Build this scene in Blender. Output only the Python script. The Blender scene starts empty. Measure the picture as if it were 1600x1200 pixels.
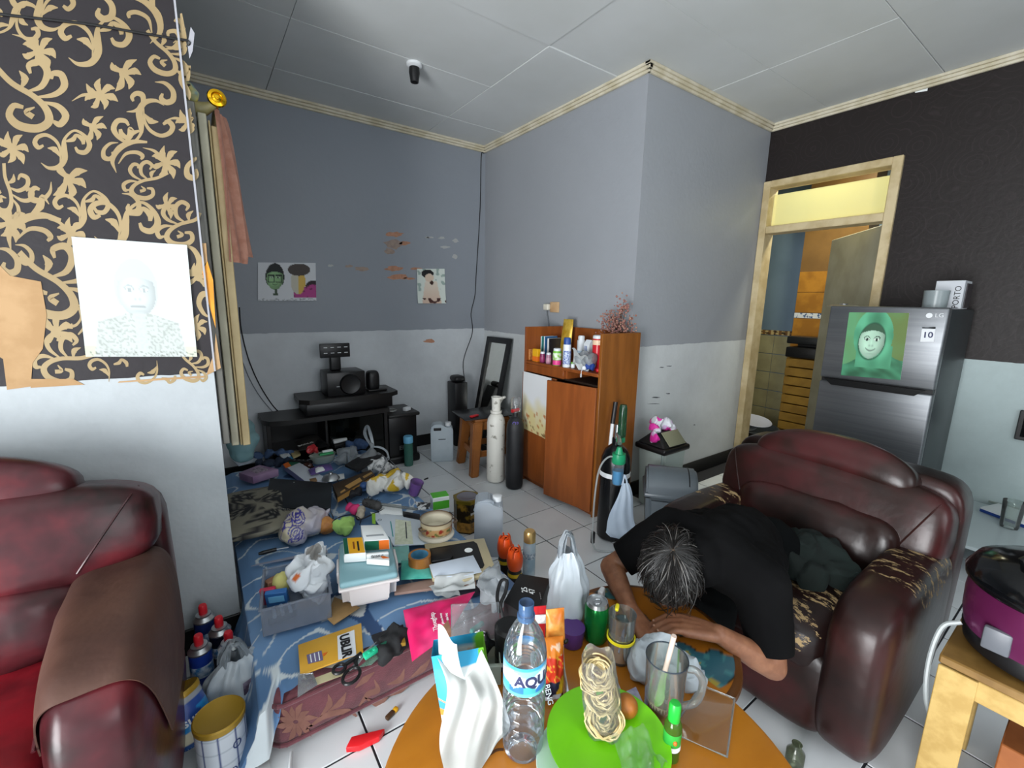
import bpy, bmesh, math, random
from mathutils import Vector, Matrix, Euler, noise
PI = math.pi
rnd = random.Random(7)
sc = bpy.context.scene
col = sc.collection

# ---------------------------------------------------------------- camera
FPX, PITCH, ROLL, YAW, CAMZ = 686.634, math.radians(10.66889), math.radians(-1.02646), math.radians(35.46842), 1.345
_fw = Vector((math.sin(YAW)*math.cos(PITCH), math.cos(YAW)*math.cos(PITCH), -math.sin(PITCH)))
_rt = Vector((math.cos(YAW), -math.sin(YAW), 0)); _dn = _fw.cross(_rt)
RT = _rt*math.cos(ROLL) + _dn*math.sin(ROLL); DN = -_rt*math.sin(ROLL) + _dn*math.cos(ROLL); FW = _fw
EYE = Vector((0, 0, CAMZ))
cam = bpy.data.cameras.new('camera'); cam.sensor_width = 36; cam.lens = FPX/1600*36; cam.clip_start = .02
camo = bpy.data.objects.new('camera', cam); col.objects.link(camo)
mw = Matrix.Identity(4)
for i in range(3):
    mw[i][0] = RT[i]; mw[i][1] = -DN[i]; mw[i][2] = -FW[i]; mw[i][3] = EYE[i]
camo.matrix_world = mw
sc.camera = camo
def ray(x, y): return RT*((x-800)/FPX) + DN*((y-600)/FPX) + FW
def P(x, y, z=0):                       # photo pixel -> point of the room at height z
    d = ray(x, y); return EYE + d*((z-CAMZ)/d.z)
def PX(x, y, v):
    d = ray(x, y); return EYE + d*(v/d.x)
def PY(x, y, v):
    d = ray(x, y); return EYE + d*(v/d.y)

# ---------------------------------------------------------------- world, lights, exposure
sc.view_settings.view_transform = 'Standard'; sc.view_settings.look = 'None'
sc.view_settings.gamma = 1; sc.view_settings.use_curve_mapping = False
sc.view_settings.exposure = 0.78
try: sc.cycles.transparent_max_bounces = 32
except Exception: pass
w = bpy.data.worlds.new('sky'); sc.world = w; w.use_nodes = True
w.node_tree.nodes['Background'].inputs[0].default_value = (.80, .90, 1, 1)
w.node_tree.nodes['Background'].inputs[1].default_value = 1.2
def area(name, loc, rot, sx, sy, power, color):
    l = bpy.data.lights.new(name, 'AREA'); l.shape = 'RECTANGLE'; l.size = sx; l.size_y = sy; l.energy = power; l.color = color
    o = bpy.data.objects.new(name, l); col.objects.link(o); o.location = loc; o.rotation_euler = rot; return o
# daylight falling in through the glazed front door (left) and an added, unseen fill window behind the camera
area('door_daylight', (-2.12, -.30, 0.95), (0, math.radians(-105), 0), 1.8, 1.3, 120, (.97, .985, 1))
area('added_window_fill', (.9, -1.74, 1.45), (math.radians(90), 0, 0), 1.5, 1.2, 13, (.98, .99, 1))
area('kitchen_lamp_light', (4.35, 1.45, 2.62), (0, 0, 0), .3, .3, 16, (1, .95, .72))

# ---------------------------------------------------------------- helpers
def C(h, a=1):
    h = h.lstrip('#'); r = [int(h[i:i+2], 16)/255 for i in (0, 2, 4)]
    return tuple((c/12.92 if c <= .04045 else ((c+.055)/1.055)**2.4) for c in r)+(a,)
MATS = {}
def nd(nt, t, **kw):
    n = nt.nodes.new(t)
    for k, v in kw.items():
        if k in n.inputs: n.inputs[k].default_value = v
        else: setattr(n, k, v)
    return n
def mat(name, c1, rough=.5, c2=None, scale=8, metal=0, bump=0, bscale=60, spec=.5, coat=0, alpha=1, trans=0, ior=1.45, emit=0, lo=.4, hi=.6, stretch=None, sheen=0, detail=4, sss=0):
    if name in MATS: return MATS[name]
    m = bpy.data.materials.new(name); m.use_nodes = True; nt = m.node_tree; b = nt.nodes['Principled BSDF']
    b.inputs['Base Color'].default_value = C(c1); b.inputs['Roughness'].default_value = rough; b.inputs['Metallic'].default_value = metal
    b.inputs['Specular IOR Level'].default_value = spec; b.inputs['Coat Weight'].default_value = coat; b.inputs['Coat Roughness'].default_value = .12
    b.inputs['Alpha'].default_value = alpha; b.inputs['Transmission Weight'].default_value = trans; b.inputs['IOR'].default_value = ior
    if sheen: b.inputs['Sheen Weight'].default_value = sheen
    if sss: b.inputs['Subsurface Weight'].default_value = sss; b.inputs['Subsurface Radius'].default_value = (.02, .008, .004)
    if emit: b.inputs['Emission Color'].default_value = C(c1); b.inputs['Emission Strength'].default_value = emit
    L = nt.links.new
    tc = nd(nt, 'ShaderNodeTexCoord')
    src = tc.outputs['Object']
    if stretch:
        mp = nd(nt, 'ShaderNodeMapping'); mp.inputs['Scale'].default_value = stretch; L(src, mp.inputs[0]); src = mp.outputs[0]
    if c2:
        nz = nd(nt, 'ShaderNodeTexNoise', Scale=scale, Detail=detail, Roughness=.55); L(src, nz.inputs['Vector'])
        rp = nd(nt, 'ShaderNodeValToRGB'); rp.color_ramp.elements[0].position = lo; rp.color_ramp.elements[1].position = hi
        rp.color_ramp.elements[0].color = C(c1); rp.color_ramp.elements[1].color = C(c2)
        L(nz.outputs[0], rp.inputs[0]); L(rp.outputs[0], b.inputs['Base Color'])
    if bump:
        nb = nd(nt, 'ShaderNodeTexNoise', Scale=bscale, Detail=3); L(src, nb.inputs['Vector'])
        bp = nd(nt, 'ShaderNodeBump', Strength=bump, Distance=.01); L(nb.outputs[0], bp.inputs['Height']); L(bp.outputs[0], b.inputs['Normal'])
    MATS[name] = m; return m
def clear(name, tint='#ffffff', refl=.5, rough=.05, body=0, bodyc='#ffffff'):
    """thin clear plastic or glass: see-through with a fresnel gloss and a little milky body"""
    if name in MATS: return MATS[name]
    m = bpy.data.materials.new(name); m.use_nodes = True; nt = m.node_tree; nt.nodes.clear(); L = nt.links.new
    out = nd(nt, 'ShaderNodeOutputMaterial'); tr = nd(nt, 'ShaderNodeBsdfTransparent'); tr.inputs[0].default_value = C(tint)
    gl = nd(nt, 'ShaderNodeBsdfGlossy', Roughness=rough); lw = nd(nt, 'ShaderNodeLayerWeight', Blend=.35)
    mu = nd(nt, 'ShaderNodeMath', operation='MULTIPLY_ADD'); mu.inputs[1].default_value = refl; mu.inputs[2].default_value = .008
    mx = nd(nt, 'ShaderNodeMixShader'); L(lw.outputs['Fresnel'], mu.inputs[0]); L(mu.outputs[0], mx.inputs[0]); L(tr.outputs[0], mx.inputs[1]); L(gl.outputs[0], mx.inputs[2])
    if body:
        df = nd(nt, 'ShaderNodeBsdfDiffuse'); df.inputs[0].default_value = C(bodyc); tl = nd(nt, 'ShaderNodeBsdfTranslucent'); tl.inputs[0].default_value = C(bodyc)
        ad = nd(nt, 'ShaderNodeMixShader'); ad.inputs[0].default_value = .4; L(df.outputs[0], ad.inputs[1]); L(tl.outputs[0], ad.inputs[2])
        m2 = nd(nt, 'ShaderNodeMixShader'); m2.inputs[0].default_value = body; L(mx.outputs[0], m2.inputs[1]); L(ad.outputs[0], m2.inputs[2]); mx = m2
    L(mx.outputs[0], out.inputs[0]); MATS[name] = m; return m
def vcmat(name='print_colours', rough=.55, spec=.3):
    if name in MATS: return MATS[name]
    m = bpy.data.materials.new(name); m.use_nodes = True; nt = m.node_tree; b = nt.nodes['Principled BSDF']
    a = nd(nt, 'ShaderNodeVertexColor'); a.layer_name = 'Col'; nt.links.new(a.outputs[0], b.inputs['Base Color'])
    b.inputs['Roughness'].default_value = rough; b.inputs['Specular IOR Level'].default_value = spec; MATS[name] = m; return m

def tag(o, label, cat, group=None, kind=None):
    if label: o['label'] = label
    if cat: o['category'] = cat
    if group: o['group'] = group
    if kind: o['kind'] = kind
    return o
def thing(name, label, cat, loc=(0, 0, 0), rz=0, group=None, rot=None):
    o = bpy.data.objects.new(name, None); col.objects.link(o); o.empty_display_size = .05
    o.location = loc; o.rotation_euler = rot if rot else (0, 0, rz)
    return tag(o, label, cat, group)
def fin(me, smooth=40):
    if smooth:
        me.polygons.foreach_set('use_smooth', [True]*len(me.polygons))
        try: me.set_sharp_from_angle(angle=math.radians(smooth))
        except Exception: pass
def obj(name, bm, m, parent=None, smooth=40, recalc=True):
    if isinstance(bm, bpy.types.Mesh): me = bm
    else:
        if recalc: bmesh.ops.recalc_face_normals(bm, faces=bm.faces[:])
        me = bpy.data.meshes.new(name); bm.to_mesh(me); bm.free()
    me.materials.clear()
    for x in (m if isinstance(m, (list, tuple)) else [m]): me.materials.append(x)
    fin(me, smooth)
    o = bpy.data.objects.new(name, me); col.objects.link(o)
    if parent: o.parent = parent
    return o
def solo(name, bm, m, label, cat, loc=(0, 0, 0), rz=0, group=None, rot=None, smooth=40):
    o = obj(name, bm, m, None, smooth); o.location = loc; o.rotation_euler = rot if rot else (0, 0, rz); return tag(o, label, cat, group)
def struct(name, bm, m, smooth=0):
    o = obj(name, bm, m, None, smooth); o['kind'] = 'structure'; return o
def nb(): return bmesh.new()
def XF(loc=(0, 0, 0), rot=(0, 0, 0), s=(1, 1, 1)):
    return Matrix.Translation(loc) @ Euler(rot).to_matrix().to_4x4() @ Matrix.Diagonal((*s, 1))
def box(bm, c, s, r=0, seg=2, M=None):
    """box centre c, size s, edge radius r"""
    t = bmesh.new(); bmesh.ops.create_cube(t, size=1)
    for v in t.verts: v.co = Vector((v.co.x*s[0], v.co.y*s[1], v.co.z*s[2]))
    if r: bmesh.ops.bevel(t, geom=t.edges[:]+t.verts[:], offset=min(r, .49*min(s)), segments=seg, profile=.5, affect='EDGES')
    X = Matrix.Translation(c)
    if M: X = M @ X
    for v in t.verts: v.co = X @ v.co
    join(bm, t); return bm
def join(bm, t):
    me = bpy.data.meshes.new('t'); t.to_mesh(me); t.free(); bm.from_mesh(me); bpy.data.meshes.remove(me)
def bb(x0, x1, y0, y1, z0, z1, r=0, seg=2, bm=None, M=None):
    return box(bm or nb(), ((x0+x1)/2, (y0+y1)/2, (z0+z1)/2), (abs(x1-x0), abs(y1-y0), abs(z1-z0)), r, seg, M)
def lathe(bm, prof, n=24, M=None, fn=None):
    """revolve [(r, z)...] about z; r=0 ends close"""
    rings = []
    for r, z in prof:
        if r < 1e-6: rings.append([bm.verts.new((0, 0, z))])
        else:
            ring = []
            for k in range(n):
                a = 2*PI*k/n; rr = r*(fn(a, z) if fn else 1); ring.append(bm.verts.new((rr*math.cos(a), rr*math.sin(a), z)))
            rings.append(ring)
    for a, b in zip(rings, rings[1:]):
        if len(a) == 1 and len(b) == 1: continue
        for k in range(n):
            k2 = (k+1) % n
            if len(a) == 1: bm.faces.new((a[0], b[k], b[k2]))
            elif len(b) == 1: bm.faces.new((a[k], a[k2], b[0]))
            else: bm.faces.new((a[k], a[k2], b[k2], b[k]))
    if M:
        for r in rings:
            for v in r: v.co = M @ v.co
    return bm
def cr(pts, n=6):
    """Catmull-Rom through points"""
    pts = [Vector(p) for p in pts]
    if len(pts) < 3: return pts
    out = []; q = [pts[0]*2-pts[1]]+pts+[pts[-1]*2-pts[-2]]
    for i in range(1, len(q)-2):
        a, b, c, d = q[i-1:i+3]
        for k in range(n):
            t = k/n; out.append(.5*((2*b)+(c-a)*t+(2*a-5*b+4*c-d)*t*t+(3*b-a-3*c+d)*t**3))
    out.append(pts[-1]); return out
def tube(bm, pts, r=.005, n=8, smooth=0, closed=False, flat=1):
    pts = cr(pts, smooth) if smooth else [Vector(p) for p in pts]
    N = len(pts); up = Vector((0, 0, 1)); rings = []; prev = None
    for i, p in enumerate(pts):
        t = (pts[min(i+1, N-1)]-pts[max(i-1, 0)])
        if t.length < 1e-9: t = Vector((0, 0, 1))
        t.normalize()
        if prev is None: u = t.orthogonal().normalized() if abs(t.z) > .95 else up.cross(t).normalized()
        else: u = (prev-t*prev.dot(t)); u = u.normalized() if u.length > 1e-6 else t.orthogonal().normalized()
        prev = u; v = t.cross(u)
        if callable(r): rr = r(i/(N-1))
        elif isinstance(r, (list, tuple)):
            x = i/(N-1)*(len(r)-1); k = min(int(x), len(r)-2); rr = r[k]+(r[k+1]-r[k])*(x-k)
        else: rr = r
        rings.append([bm.verts.new(p+(u*math.cos(2*PI*k/n)+v*math.sin(2*PI*k/n)*flat)*rr) for k in range(n)])
    for a, b in zip(rings, rings[1:]):
        for k in range(n): bm.faces.new((a[k], a[(k+1) % n], b[(k+1) % n], b[k]))
    bm.faces.new(rings[0][::-1]); bm.faces.new(rings[-1]); return bm
def prism(bm, pts, z0, z1, M=None):
    """extrude a 2d outline between z0 and z1"""
    a = [bm.verts.new((p[0], p[1], z0)) for p in pts]; b = [bm.verts.new((p[0], p[1], z1)) for p in pts]
    n = len(pts); bm.faces.new(a[::-1]); bm.faces.new(b)
    for k in range(n): bm.faces.new((a[k], a[(k+1) % n], b[(k+1) % n], b[k]))
    if M:
        for v in a+b: v.co = M @ v.co
    return bm
def grid(bm, nu, nv, fn, thick=0):
    g = [[bm.verts.new(fn(i/(nu-1), j/(nv-1))) for i in range(nu)] for j in range(nv)]
    fs = [bm.faces.new((g[j][i], g[j][i+1], g[j+1][i+1], g[j+1][i])) for j in range(nv-1) for i in range(nu-1)]
    if thick: bmesh.ops.solidify(bm, geom=fs, thickness=thick)
    return bm
def sgp(x, e): return math.copysign(abs(x)**e, x)
def puff(bm, c, s, e1=.5, e2=.5, n=28, m=16, M=None, fn=None):
    """superellipsoid cushion: centre c, half sizes s"""
    rings = []
    X = Matrix.Translation(c)
    if M: X = M @ X
    for j in range(m+1):
        ph = -PI/2+PI*j/m; cz, sz = sgp(math.cos(ph), e1), sgp(math.sin(ph), e1)
        row = []
        for k in range(n if 0 < j < m else 1):
            a = 2*PI*k/n; p = Vector((s[0]*cz*sgp(math.cos(a), e2), s[1]*cz*sgp(math.sin(a), e2), s[2]*sz))
            if fn: p = fn(p)
            row.append(bm.verts.new(X @ p))
        rings.append(row)
    for a, b in zip(rings, rings[1:]):
        for k in range(n):
            k2 = (k+1) % n
            if len(a) == 1: bm.faces.new((a[0], b[k2], b[k]))
            elif len(b) == 1: bm.faces.new((a[k], a[k2], b[0]))
            else: bm.faces.new((a[k], a[k2], b[k2], b[k]))
    return bm
def ball(bm, c, r, n=2):
    bmesh.ops.create_icosphere(bm, subdivisions=n, radius=r, matrix=Matrix.Translation(c)); return bm
def chain(bm, nodes, step=.3):
    """overlapping balls along nodes [(point, radius)...], for remeshing"""
    for (p, r), (q, s) in zip(nodes, nodes[1:]):
        p, q = Vector(p), Vector(q); L = (q-p).length; k = max(1, int(L/(min(r, s)*step)))
        for i in range(k+1):
            t = i/k; ball(bm, p.lerp(q, t), r+(s-r)*t)
    return bm
def remesh(bm, voxel, iters=4, fac=.5, disp=None):
    me = bpy.data.meshes.new('t'); bm.to_mesh(me); bm.free(); o = bpy.data.objects.new('t', me); col.objects.link(o)
    md = o.modifiers.new('r', 'REMESH'); md.mode = 'VOXEL'; md.voxel_size = voxel; md.adaptivity = 0
    if iters: s = o.modifiers.new('s', 'SMOOTH'); s.factor = fac; s.iterations = iters
    dg = bpy.context.evaluated_depsgraph_get(); ev = o.evaluated_get(dg); r = bpy.data.meshes.new_from_object(ev)
    bpy.data.objects.remove(o); bpy.data.meshes.remove(me)
    if disp:
        for v in r.vertices: v.co = disp(v.co.copy())
    return r
def ncrease(p, f, a, seed=0):
    q = Vector(p)*f+Vector((seed, seed*1.7, -seed)); return (1-abs(noise.noise(q))*2)*a
def text(name, s, size, m, parent, loc=(0, 0, 0), rot=(0, 0, 0), ext=.0006, bend=0, align='CENTER', sx=1, bold=0, basis=None):
    cu = bpy.data.curves.new('t', 'FONT'); cu.body = s; cu.size = size; cu.extrude = ext; cu.align_x = align; cu.align_y = 'CENTER'; cu.offset = bold; cu.resolution_u = 3
    o = bpy.data.objects.new('t', cu); col.objects.link(o); dg = bpy.context.evaluated_depsgraph_get()
    me = bpy.data.meshes.new_from_object(o.evaluated_get(dg)); bpy.data.objects.remove(o); bpy.data.curves.remove(cu)
    X = basis or XF(loc, rot)
    for v in me.vertices:
        x, y, z = v.co.x*sx, v.co.y, v.co.z
        if bend: a = x/bend; v.co = Vector(((bend+z)*math.sin(a), -(bend+z)*math.cos(a), y))   # wraps round a z axis, reads from -y
        else: v.co = Vector((x, y, z))
        v.co = X @ v.co
    return obj(name, me, m, parent, 0)
def printed(name, parent, nx, ny, pos, colf, m=None, thick=0):
    """flat print: a fine grid whose point colours carry the picture; pos(u,v)->point, colf(u,v)->hex or rgb"""
    bm = nb(); grid(bm, nx, ny, pos); me = bpy.data.meshes.new(name); bm.to_mesh(me); bm.free()
    ca = me.color_attributes.new('Col', 'FLOAT_COLOR', 'POINT'); buf = []
    for j in range(ny):
        for i in range(nx):
            c = colf(i/(nx-1), j/(ny-1)); buf += list(C(c)) if isinstance(c, str) else list(C('%02x%02x%02x' % tuple(max(0, min(255, int(k))) for k in c)))
    ca.data.foreach_set('color', buf)
    return obj(name, me, m or vcmat(), parent, 60)
def copy_tree(o, parent=None):
    c = o.copy(); col.objects.link(c); c.parent = parent
    for ch in list(o.children): copy_tree(ch, c)
    return c
def hexrgb(h): h = h.lstrip('#'); return [int(h[i:i+2], 16) for i in (0, 2, 4)]
def lerpc(a, b, t): t = max(0, min(1, t)); return [x+(y-x)*t for x, y in zip(a, b)]

def vobj(name, bm, fn, parent=None, m=None, smooth=40):
    """mesh whose printed pattern is carried by point colours: fn(co) -> hex or rgb"""
    o = obj(name, bm, m or vcmat(), parent, smooth); me = o.data
    ca = me.color_attributes.new('Col', 'FLOAT_COLOR', 'POINT'); buf = []
    for v in me.vertices:
        c = fn(v.co); buf += list(C(c)) if isinstance(c, str) else list(C('%02x%02x%02x' % tuple(max(0, min(255, int(k))) for k in c)))
    ca.data.foreach_set('color', buf); return o
def W(c): return c.copy() if isinstance(c, Vector) else P(c[0], c[1], c[2])
def slabmesh(cs, h, r=.0015, down=None):
    """box whose top outline is given by photo points (px, py, height); h thick"""
    b = nb(); t = [b.verts.new(W(c)) for c in cs]; dv = down or Vector((0, 0, -1)); q = [b.verts.new(v.co+dv*h) for v in t]; n = len(cs)
    b.faces.new(t); b.faces.new(q[::-1])
    for k in range(n): b.faces.new((t[k], t[(k+1) % n], q[(k+1) % n], q[k]))
    if r: bmesh.ops.bevel(b, geom=b.edges[:]+b.verts[:], offset=min(r, h*.45), segments=2, profile=.5, affect='EDGES')
    return b
def ctr(cs, h=0):
    s = Vector((0, 0, 0))
    for c in cs: s += W(c)
    return s/len(cs)+Vector((0, 0, -h))
def slab(name, cs, h, m, label, cat, group=None, r=.0015):
    """a thing that is one box-like body; origin at its base"""
    t = thing(name, label, cat, ctr(cs, h), 0, group); sub('body', slabmesh(cs, h, r), m, t); return t
def sub(name, bm, m, parent, smooth=40, fn=None):
    """part given in room coordinates"""
    for v in (bm.verts if isinstance(bm, bmesh.types.BMesh) else bm.vertices): v.co -= parent.location
    return vobj(name, bm, fn, parent, None, smooth) if fn else obj(name, bm, m, parent, smooth)
def decal(name, cs, m, parent, t=.0006, lift=.0003):
    """flat print or sticker on a top face"""
    b = nb(); v = [b.verts.new(W(c)+Vector((0, 0, lift))) for c in cs]; u = [b.verts.new(q.co+Vector((0, 0, t))) for q in v]; n = len(v)
    b.faces.new(v[::-1]); b.faces.new(u)
    for k in range(n): b.faces.new((v[k], v[(k+1) % n], u[(k+1) % n], u[k]))
    return sub(name, b, m, parent, 0)
def bil(cs, u, v):
    a, b, c, d = [W(k) for k in cs]; return (a*(1-u)+b*u)*(1-v)+(d*(1-u)+c*u)*v
def frame3(cs):
    """basis on a quad a,b,c,d: x along a->b, y up along d->a, origin at centre"""
    a, b, c, d = [W(k) for k in cs]; x = ((b-a)+(c-d)).normalized(); y = ((a-d)+(b-c)); y = (y-x*y.dot(x)).normalized(); z = x.cross(y); o = (a+b+c+d)/4
    return Matrix(((x.x, y.x, z.x, o.x), (x.y, y.y, z.y, o.y), (x.z, y.z, z.z, o.z), (0, 0, 0, 1)))
def wtext(name, s, size, m, parent, cs, dx=0, dy=0, turn=0, lift=.001, sx=1, bold=0, ext=.0004):
    F = frame3(cs) @ XF((dx, dy, lift), (0, 0, math.radians(turn))); F = Matrix.Translation(-parent.location) @ F
    return text(name, s, size, m, parent, basis=F, sx=sx, bold=bold, ext=ext)
def pouch(cs, bulge, th=.004, nu=12, nv=12, seed=0, wr=.004):
    """flat bag or soft packet over a quad: pillow-shaped, wrinkled"""
    n = frame3(cs).col[2].xyz; n = n if n.z > 0 else -n
    b = nb(); 
    def f(s):
        def g(u, v): 
            k = (math.sin(PI*u)*math.sin(PI*v))**.5 if 0 < u < 1 and 0 < v < 1 else 0
            return bil(cs, u, v)+n*(s*(bulge*k)+th*.5*s+wr*noise.noise(Vector((u*5+seed, v*5, s*.5)))*k)
        return g
    grid(b, nu, nv, f(1)); grid(b, nu, nv, f(-.15)); 
    bmesh.ops.remove_doubles(b, verts=b.verts[:], dist=1e-5)
    bd = [e for e in b.edges if e.is_boundary]
    if bd: bmesh.ops.bridge_loops(b, edges=bd)
    return b
def heap(pts, voxel=.008, amp=.012, f=18, seed=0, iters=1):
    """crumpled cloth or bag body: union of balls, creased"""
    amp *= 1.35
    b = nb()
    for p, r in pts: ball(b, p, r, 3)
    o1 = Vector((seed, 0, 0)); o2 = Vector((0, seed+3, 0)); o3 = Vector((7, 1, seed))
    def dp(c):
        v = Vector((noise.noise(c*f+o1), noise.noise(c*f+o2), noise.noise(c*f+o3)))*amp
        k = (1-2*abs(noise.noise(c*f*1.3+o2)))*amp*.55+(1-2*abs(noise.noise(c*f*2.6+o1)))*amp*.3
        w = Vector((noise.noise(c*f*.7+o3), noise.noise(c*f*.7+o1), .6)); return c+v+w*k
    return remesh(b, voxel, iters, .5, dp)
# ================================================================ the setting
XB, YC, XD, YA, H = 2.29, 1.89, 3.78, 3.70, 2.72
XL, YN = -2.2, -1.8
def paint(name, up, lo, zs, up2=None, rough=.45, rings=False):
    m = bpy.data.materials.new(name); m.use_nodes = True; nt = m.node_tree; b = nt.nodes['Principled BSDF']; L = nt.links.new
    g = nd(nt, 'ShaderNodeNewGeometry'); sp = nd(nt, 'ShaderNodeSeparateXYZ'); L(g.outputs['Position'], sp.inputs[0])
    nz = nd(nt, 'ShaderNodeTexNoise', Scale=14.0, Detail=2); L(g.outputs['Position'], nz.inputs['Vector'])
    ad = nd(nt, 'ShaderNodeMath', operation='MULTIPLY_ADD'); ad.inputs[1].default_value = .012; L(nz.outputs[0], ad.inputs[0]); L(sp.outputs[2], ad.inputs[2])
    gt = nd(nt, 'ShaderNodeMath', operation='GREATER_THAN'); gt.inputs[1].default_value = zs+.006; L(ad.outputs[0], gt.inputs[0])
    n2 = nd(nt, 'ShaderNodeTexNoise', Scale=2.2, Detail=5, Roughness=.6); L(g.outputs['Position'], n2.inputs['Vector'])
    r1 = nd(nt, 'ShaderNodeMix', data_type='RGBA'); r1.inputs[6].default_value = C(up); r1.inputs[7].default_value = C(up2 or up); L(n2.outputs[0], r1.inputs[0])
    upo = r1.outputs[2]
    if rings:                                  # faint tone-on-tone swirls of the dark wallpaper
        vo = nd(nt, 'ShaderNodeTexVoronoi', Scale=5.5); L(g.outputs['Position'], vo.inputs['Vector'])
        sn = nd(nt, 'ShaderNodeMath', operation='SINE'); ml = nd(nt, 'ShaderNodeMath', operation='MULTIPLY'); ml.inputs[1].default_value = 42
        L(vo.outputs['Distance'], ml.inputs[0]); L(ml.outputs[0], sn.inputs[0])
        rr = nd(nt, 'ShaderNodeValToRGB'); rr.color_ramp.elements[0].position = .80; rr.color_ramp.elements[1].position = 1; rr.color_ramp.elements[0].color = (0, 0, 0, 1); rr.color_ramp.elements[1].color = (.45, .45, .45, 1)
        L(sn.outputs[0], rr.inputs[0]); nm = nd(nt, 'ShaderNodeTexNoise', Scale=3.0); L(g.outputs['Position'], nm.inputs['Vector'])
        m3 = nd(nt, 'ShaderNodeMath', operation='MULTIPLY'); L(rr.outputs[0], m3.inputs[0]); L(nm.outputs[0], m3.inputs[1])
        r3 = nd(nt, 'ShaderNodeMix', data_type='RGBA'); r3.inputs[7].default_value = C('#3d3335'); L(m3.outputs[0], r3.inputs[0]); L(upo, r3.inputs[6]); upo = r3.outputs[2]
    n3 = nd(nt, 'ShaderNodeTexNoise', Scale=1.6, Detail=6, Roughness=.7); L(g.outputs['Position'], n3.inputs['Vector'])
    rp = nd(nt, 'ShaderNodeValToRGB'); rp.color_ramp.elements[0].position = .35; rp.color_ramp.elements[0].color = C(lo); rp.color_ramp.elements[1].position = .75
    c = hexrgb(lo); rp.color_ramp.elements[1].color = C('%02x%02x%02x' % tuple(int(k*.90) for k in c)); L(n3.outputs[0], rp.inputs[0])
    mx = nd(nt, 'ShaderNodeMix', data_type='RGBA'); L(gt.outputs[0], mx.inputs[0]); L(rp.outputs[0], mx.inputs[6]); L(upo, mx.inputs[7]); L(mx.outputs[2], b.inputs['Base Color'])
    b.inputs['Roughness'].default_value = rough; b.inputs['Specular IOR Level'].default_value = .3
    bp = nd(nt, 'ShaderNodeBump', Strength=.12, Distance=.01); nb2 = nd(nt, 'ShaderNodeTexNoise', Scale=35.0); L(g.outputs['Position'], nb2.inputs['Vector']); L(nb2.outputs[0], bp.inputs['Height']); L(bp.outputs[0], b.inputs['Normal'])
    return m
m_back = paint('grey_blue_two_tone', '#858b93', '#c6cbcf', 1.08, '#8d9299', .42)
m_col = paint('grey_blue_two_tone_column', '#979a9f', '#c6cacb', 1.06, '#8f9398', .42)
m_dark = paint('dark_ring_wallpaper', '#1c1716', '#a9b8b8', 1.05, '#211b1a', .5, True)
m_part = paint('dark_wallpaper_white_below', '#211d20', '#aab0b3', 1.075, '#252124', .5)
m_plain = mat('plain_paint', '#b9c0c4', .6)
m_tile = mat('white_glazed_tile', '#dde1e3', .16, '#d2d6d9', 3, coat=.2, lo=.35, hi=.75)
m_grout = mat('dark_grout', '#26272d', .8)
m_ceil = mat('ceiling_board', '#cdd0d0', .55, '#c2c5c3', 1.5, lo=.3, hi=.7)
m_cream = mat('cream_gloss_paint', '#cfc8b4', .4, '#bdb49a', 9)
m_black = mat('black_plastic', '#101012', .4)
m_bb = mat('black_skirting', '#0e0f11', .5)

# floor: concrete slab in grout colour, glazed tiles lie in it one by one
fl = struct('floor', bb(XL, XD+.1, YN, YA, -.12, -.004), m_grout)
TX, TY, TS = 1.515, 2.06, .30
tile_me = None
def add_tiles(parent, x0, x1, y0, y1):
    global tile_me
    i0, i1 = math.floor((x0-TX)/TS), math.ceil((x1-TX)/TS); j0, j1 = math.floor((y0-TY)/TS), math.ceil((y1-TY)/TS)
    for i in range(i0, i1):
        for j in range(j0, j1):
            cx, cy = TX+(i+.5)*TS, TY+(j+.5)*TS
            if cx > XB and cy > YC: continue
            if cx < -.15 and cy > YC+.1: continue
            if tile_me is None:
                o = obj('tile', box(nb(), (0, 0, -.003), (TS-.007, TS-.007, .006), .0012, 1), m_tile, parent, 30); tile_me = o.data
            else: o = bpy.data.objects.new('tile', tile_me); col.objects.link(o); o.parent = parent
            o.location = (cx, cy, rnd.uniform(-.0006, .0))
add_tiles(fl, -.9, XD, -.04, YA)
# the rest of the floor, behind and beside the camera, in larger slabs of the same tile
struct('floor_near', bb(XL, XD, YN, -.05, -.006, -.001), m_tile)
struct('floor_side', bb(XL, -.9, -.04, 1.88, -.006, -.001), m_tile)

ce = struct('ceiling', bb(XL-.1, XD+.1, YN-.1, YA+.1, H+.014, H+.10), mat('ceiling_batten', '#6d6f70', .8))
for i in range(-2, 3):
    for j in range(-7, 4):
        x0, x1 = .52+1.185*i, .52+1.185*(i+1); y0, y1 = 2.1+.6*(j-1), 2.1+.6*j
        x0, x1, y0, y1 = max(x0, XL), min(x1, XD), max(y0, YN), min(y1, YA)
        if x1-x0 < .03 or y1-y0 < .03: continue
        if x0 > XB and y0 > YC: continue
        dz = .006 if (i, j) in ((0, 0), (1, 1)) else rnd.uniform(0, .003)
        obj('panel', bb(x0+.0015, x1-.0015, y0+.0015, y1-.0015, H+.002-dz, H+.012-dz, .0015, 1), m_ceil, ce, 30)

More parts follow.
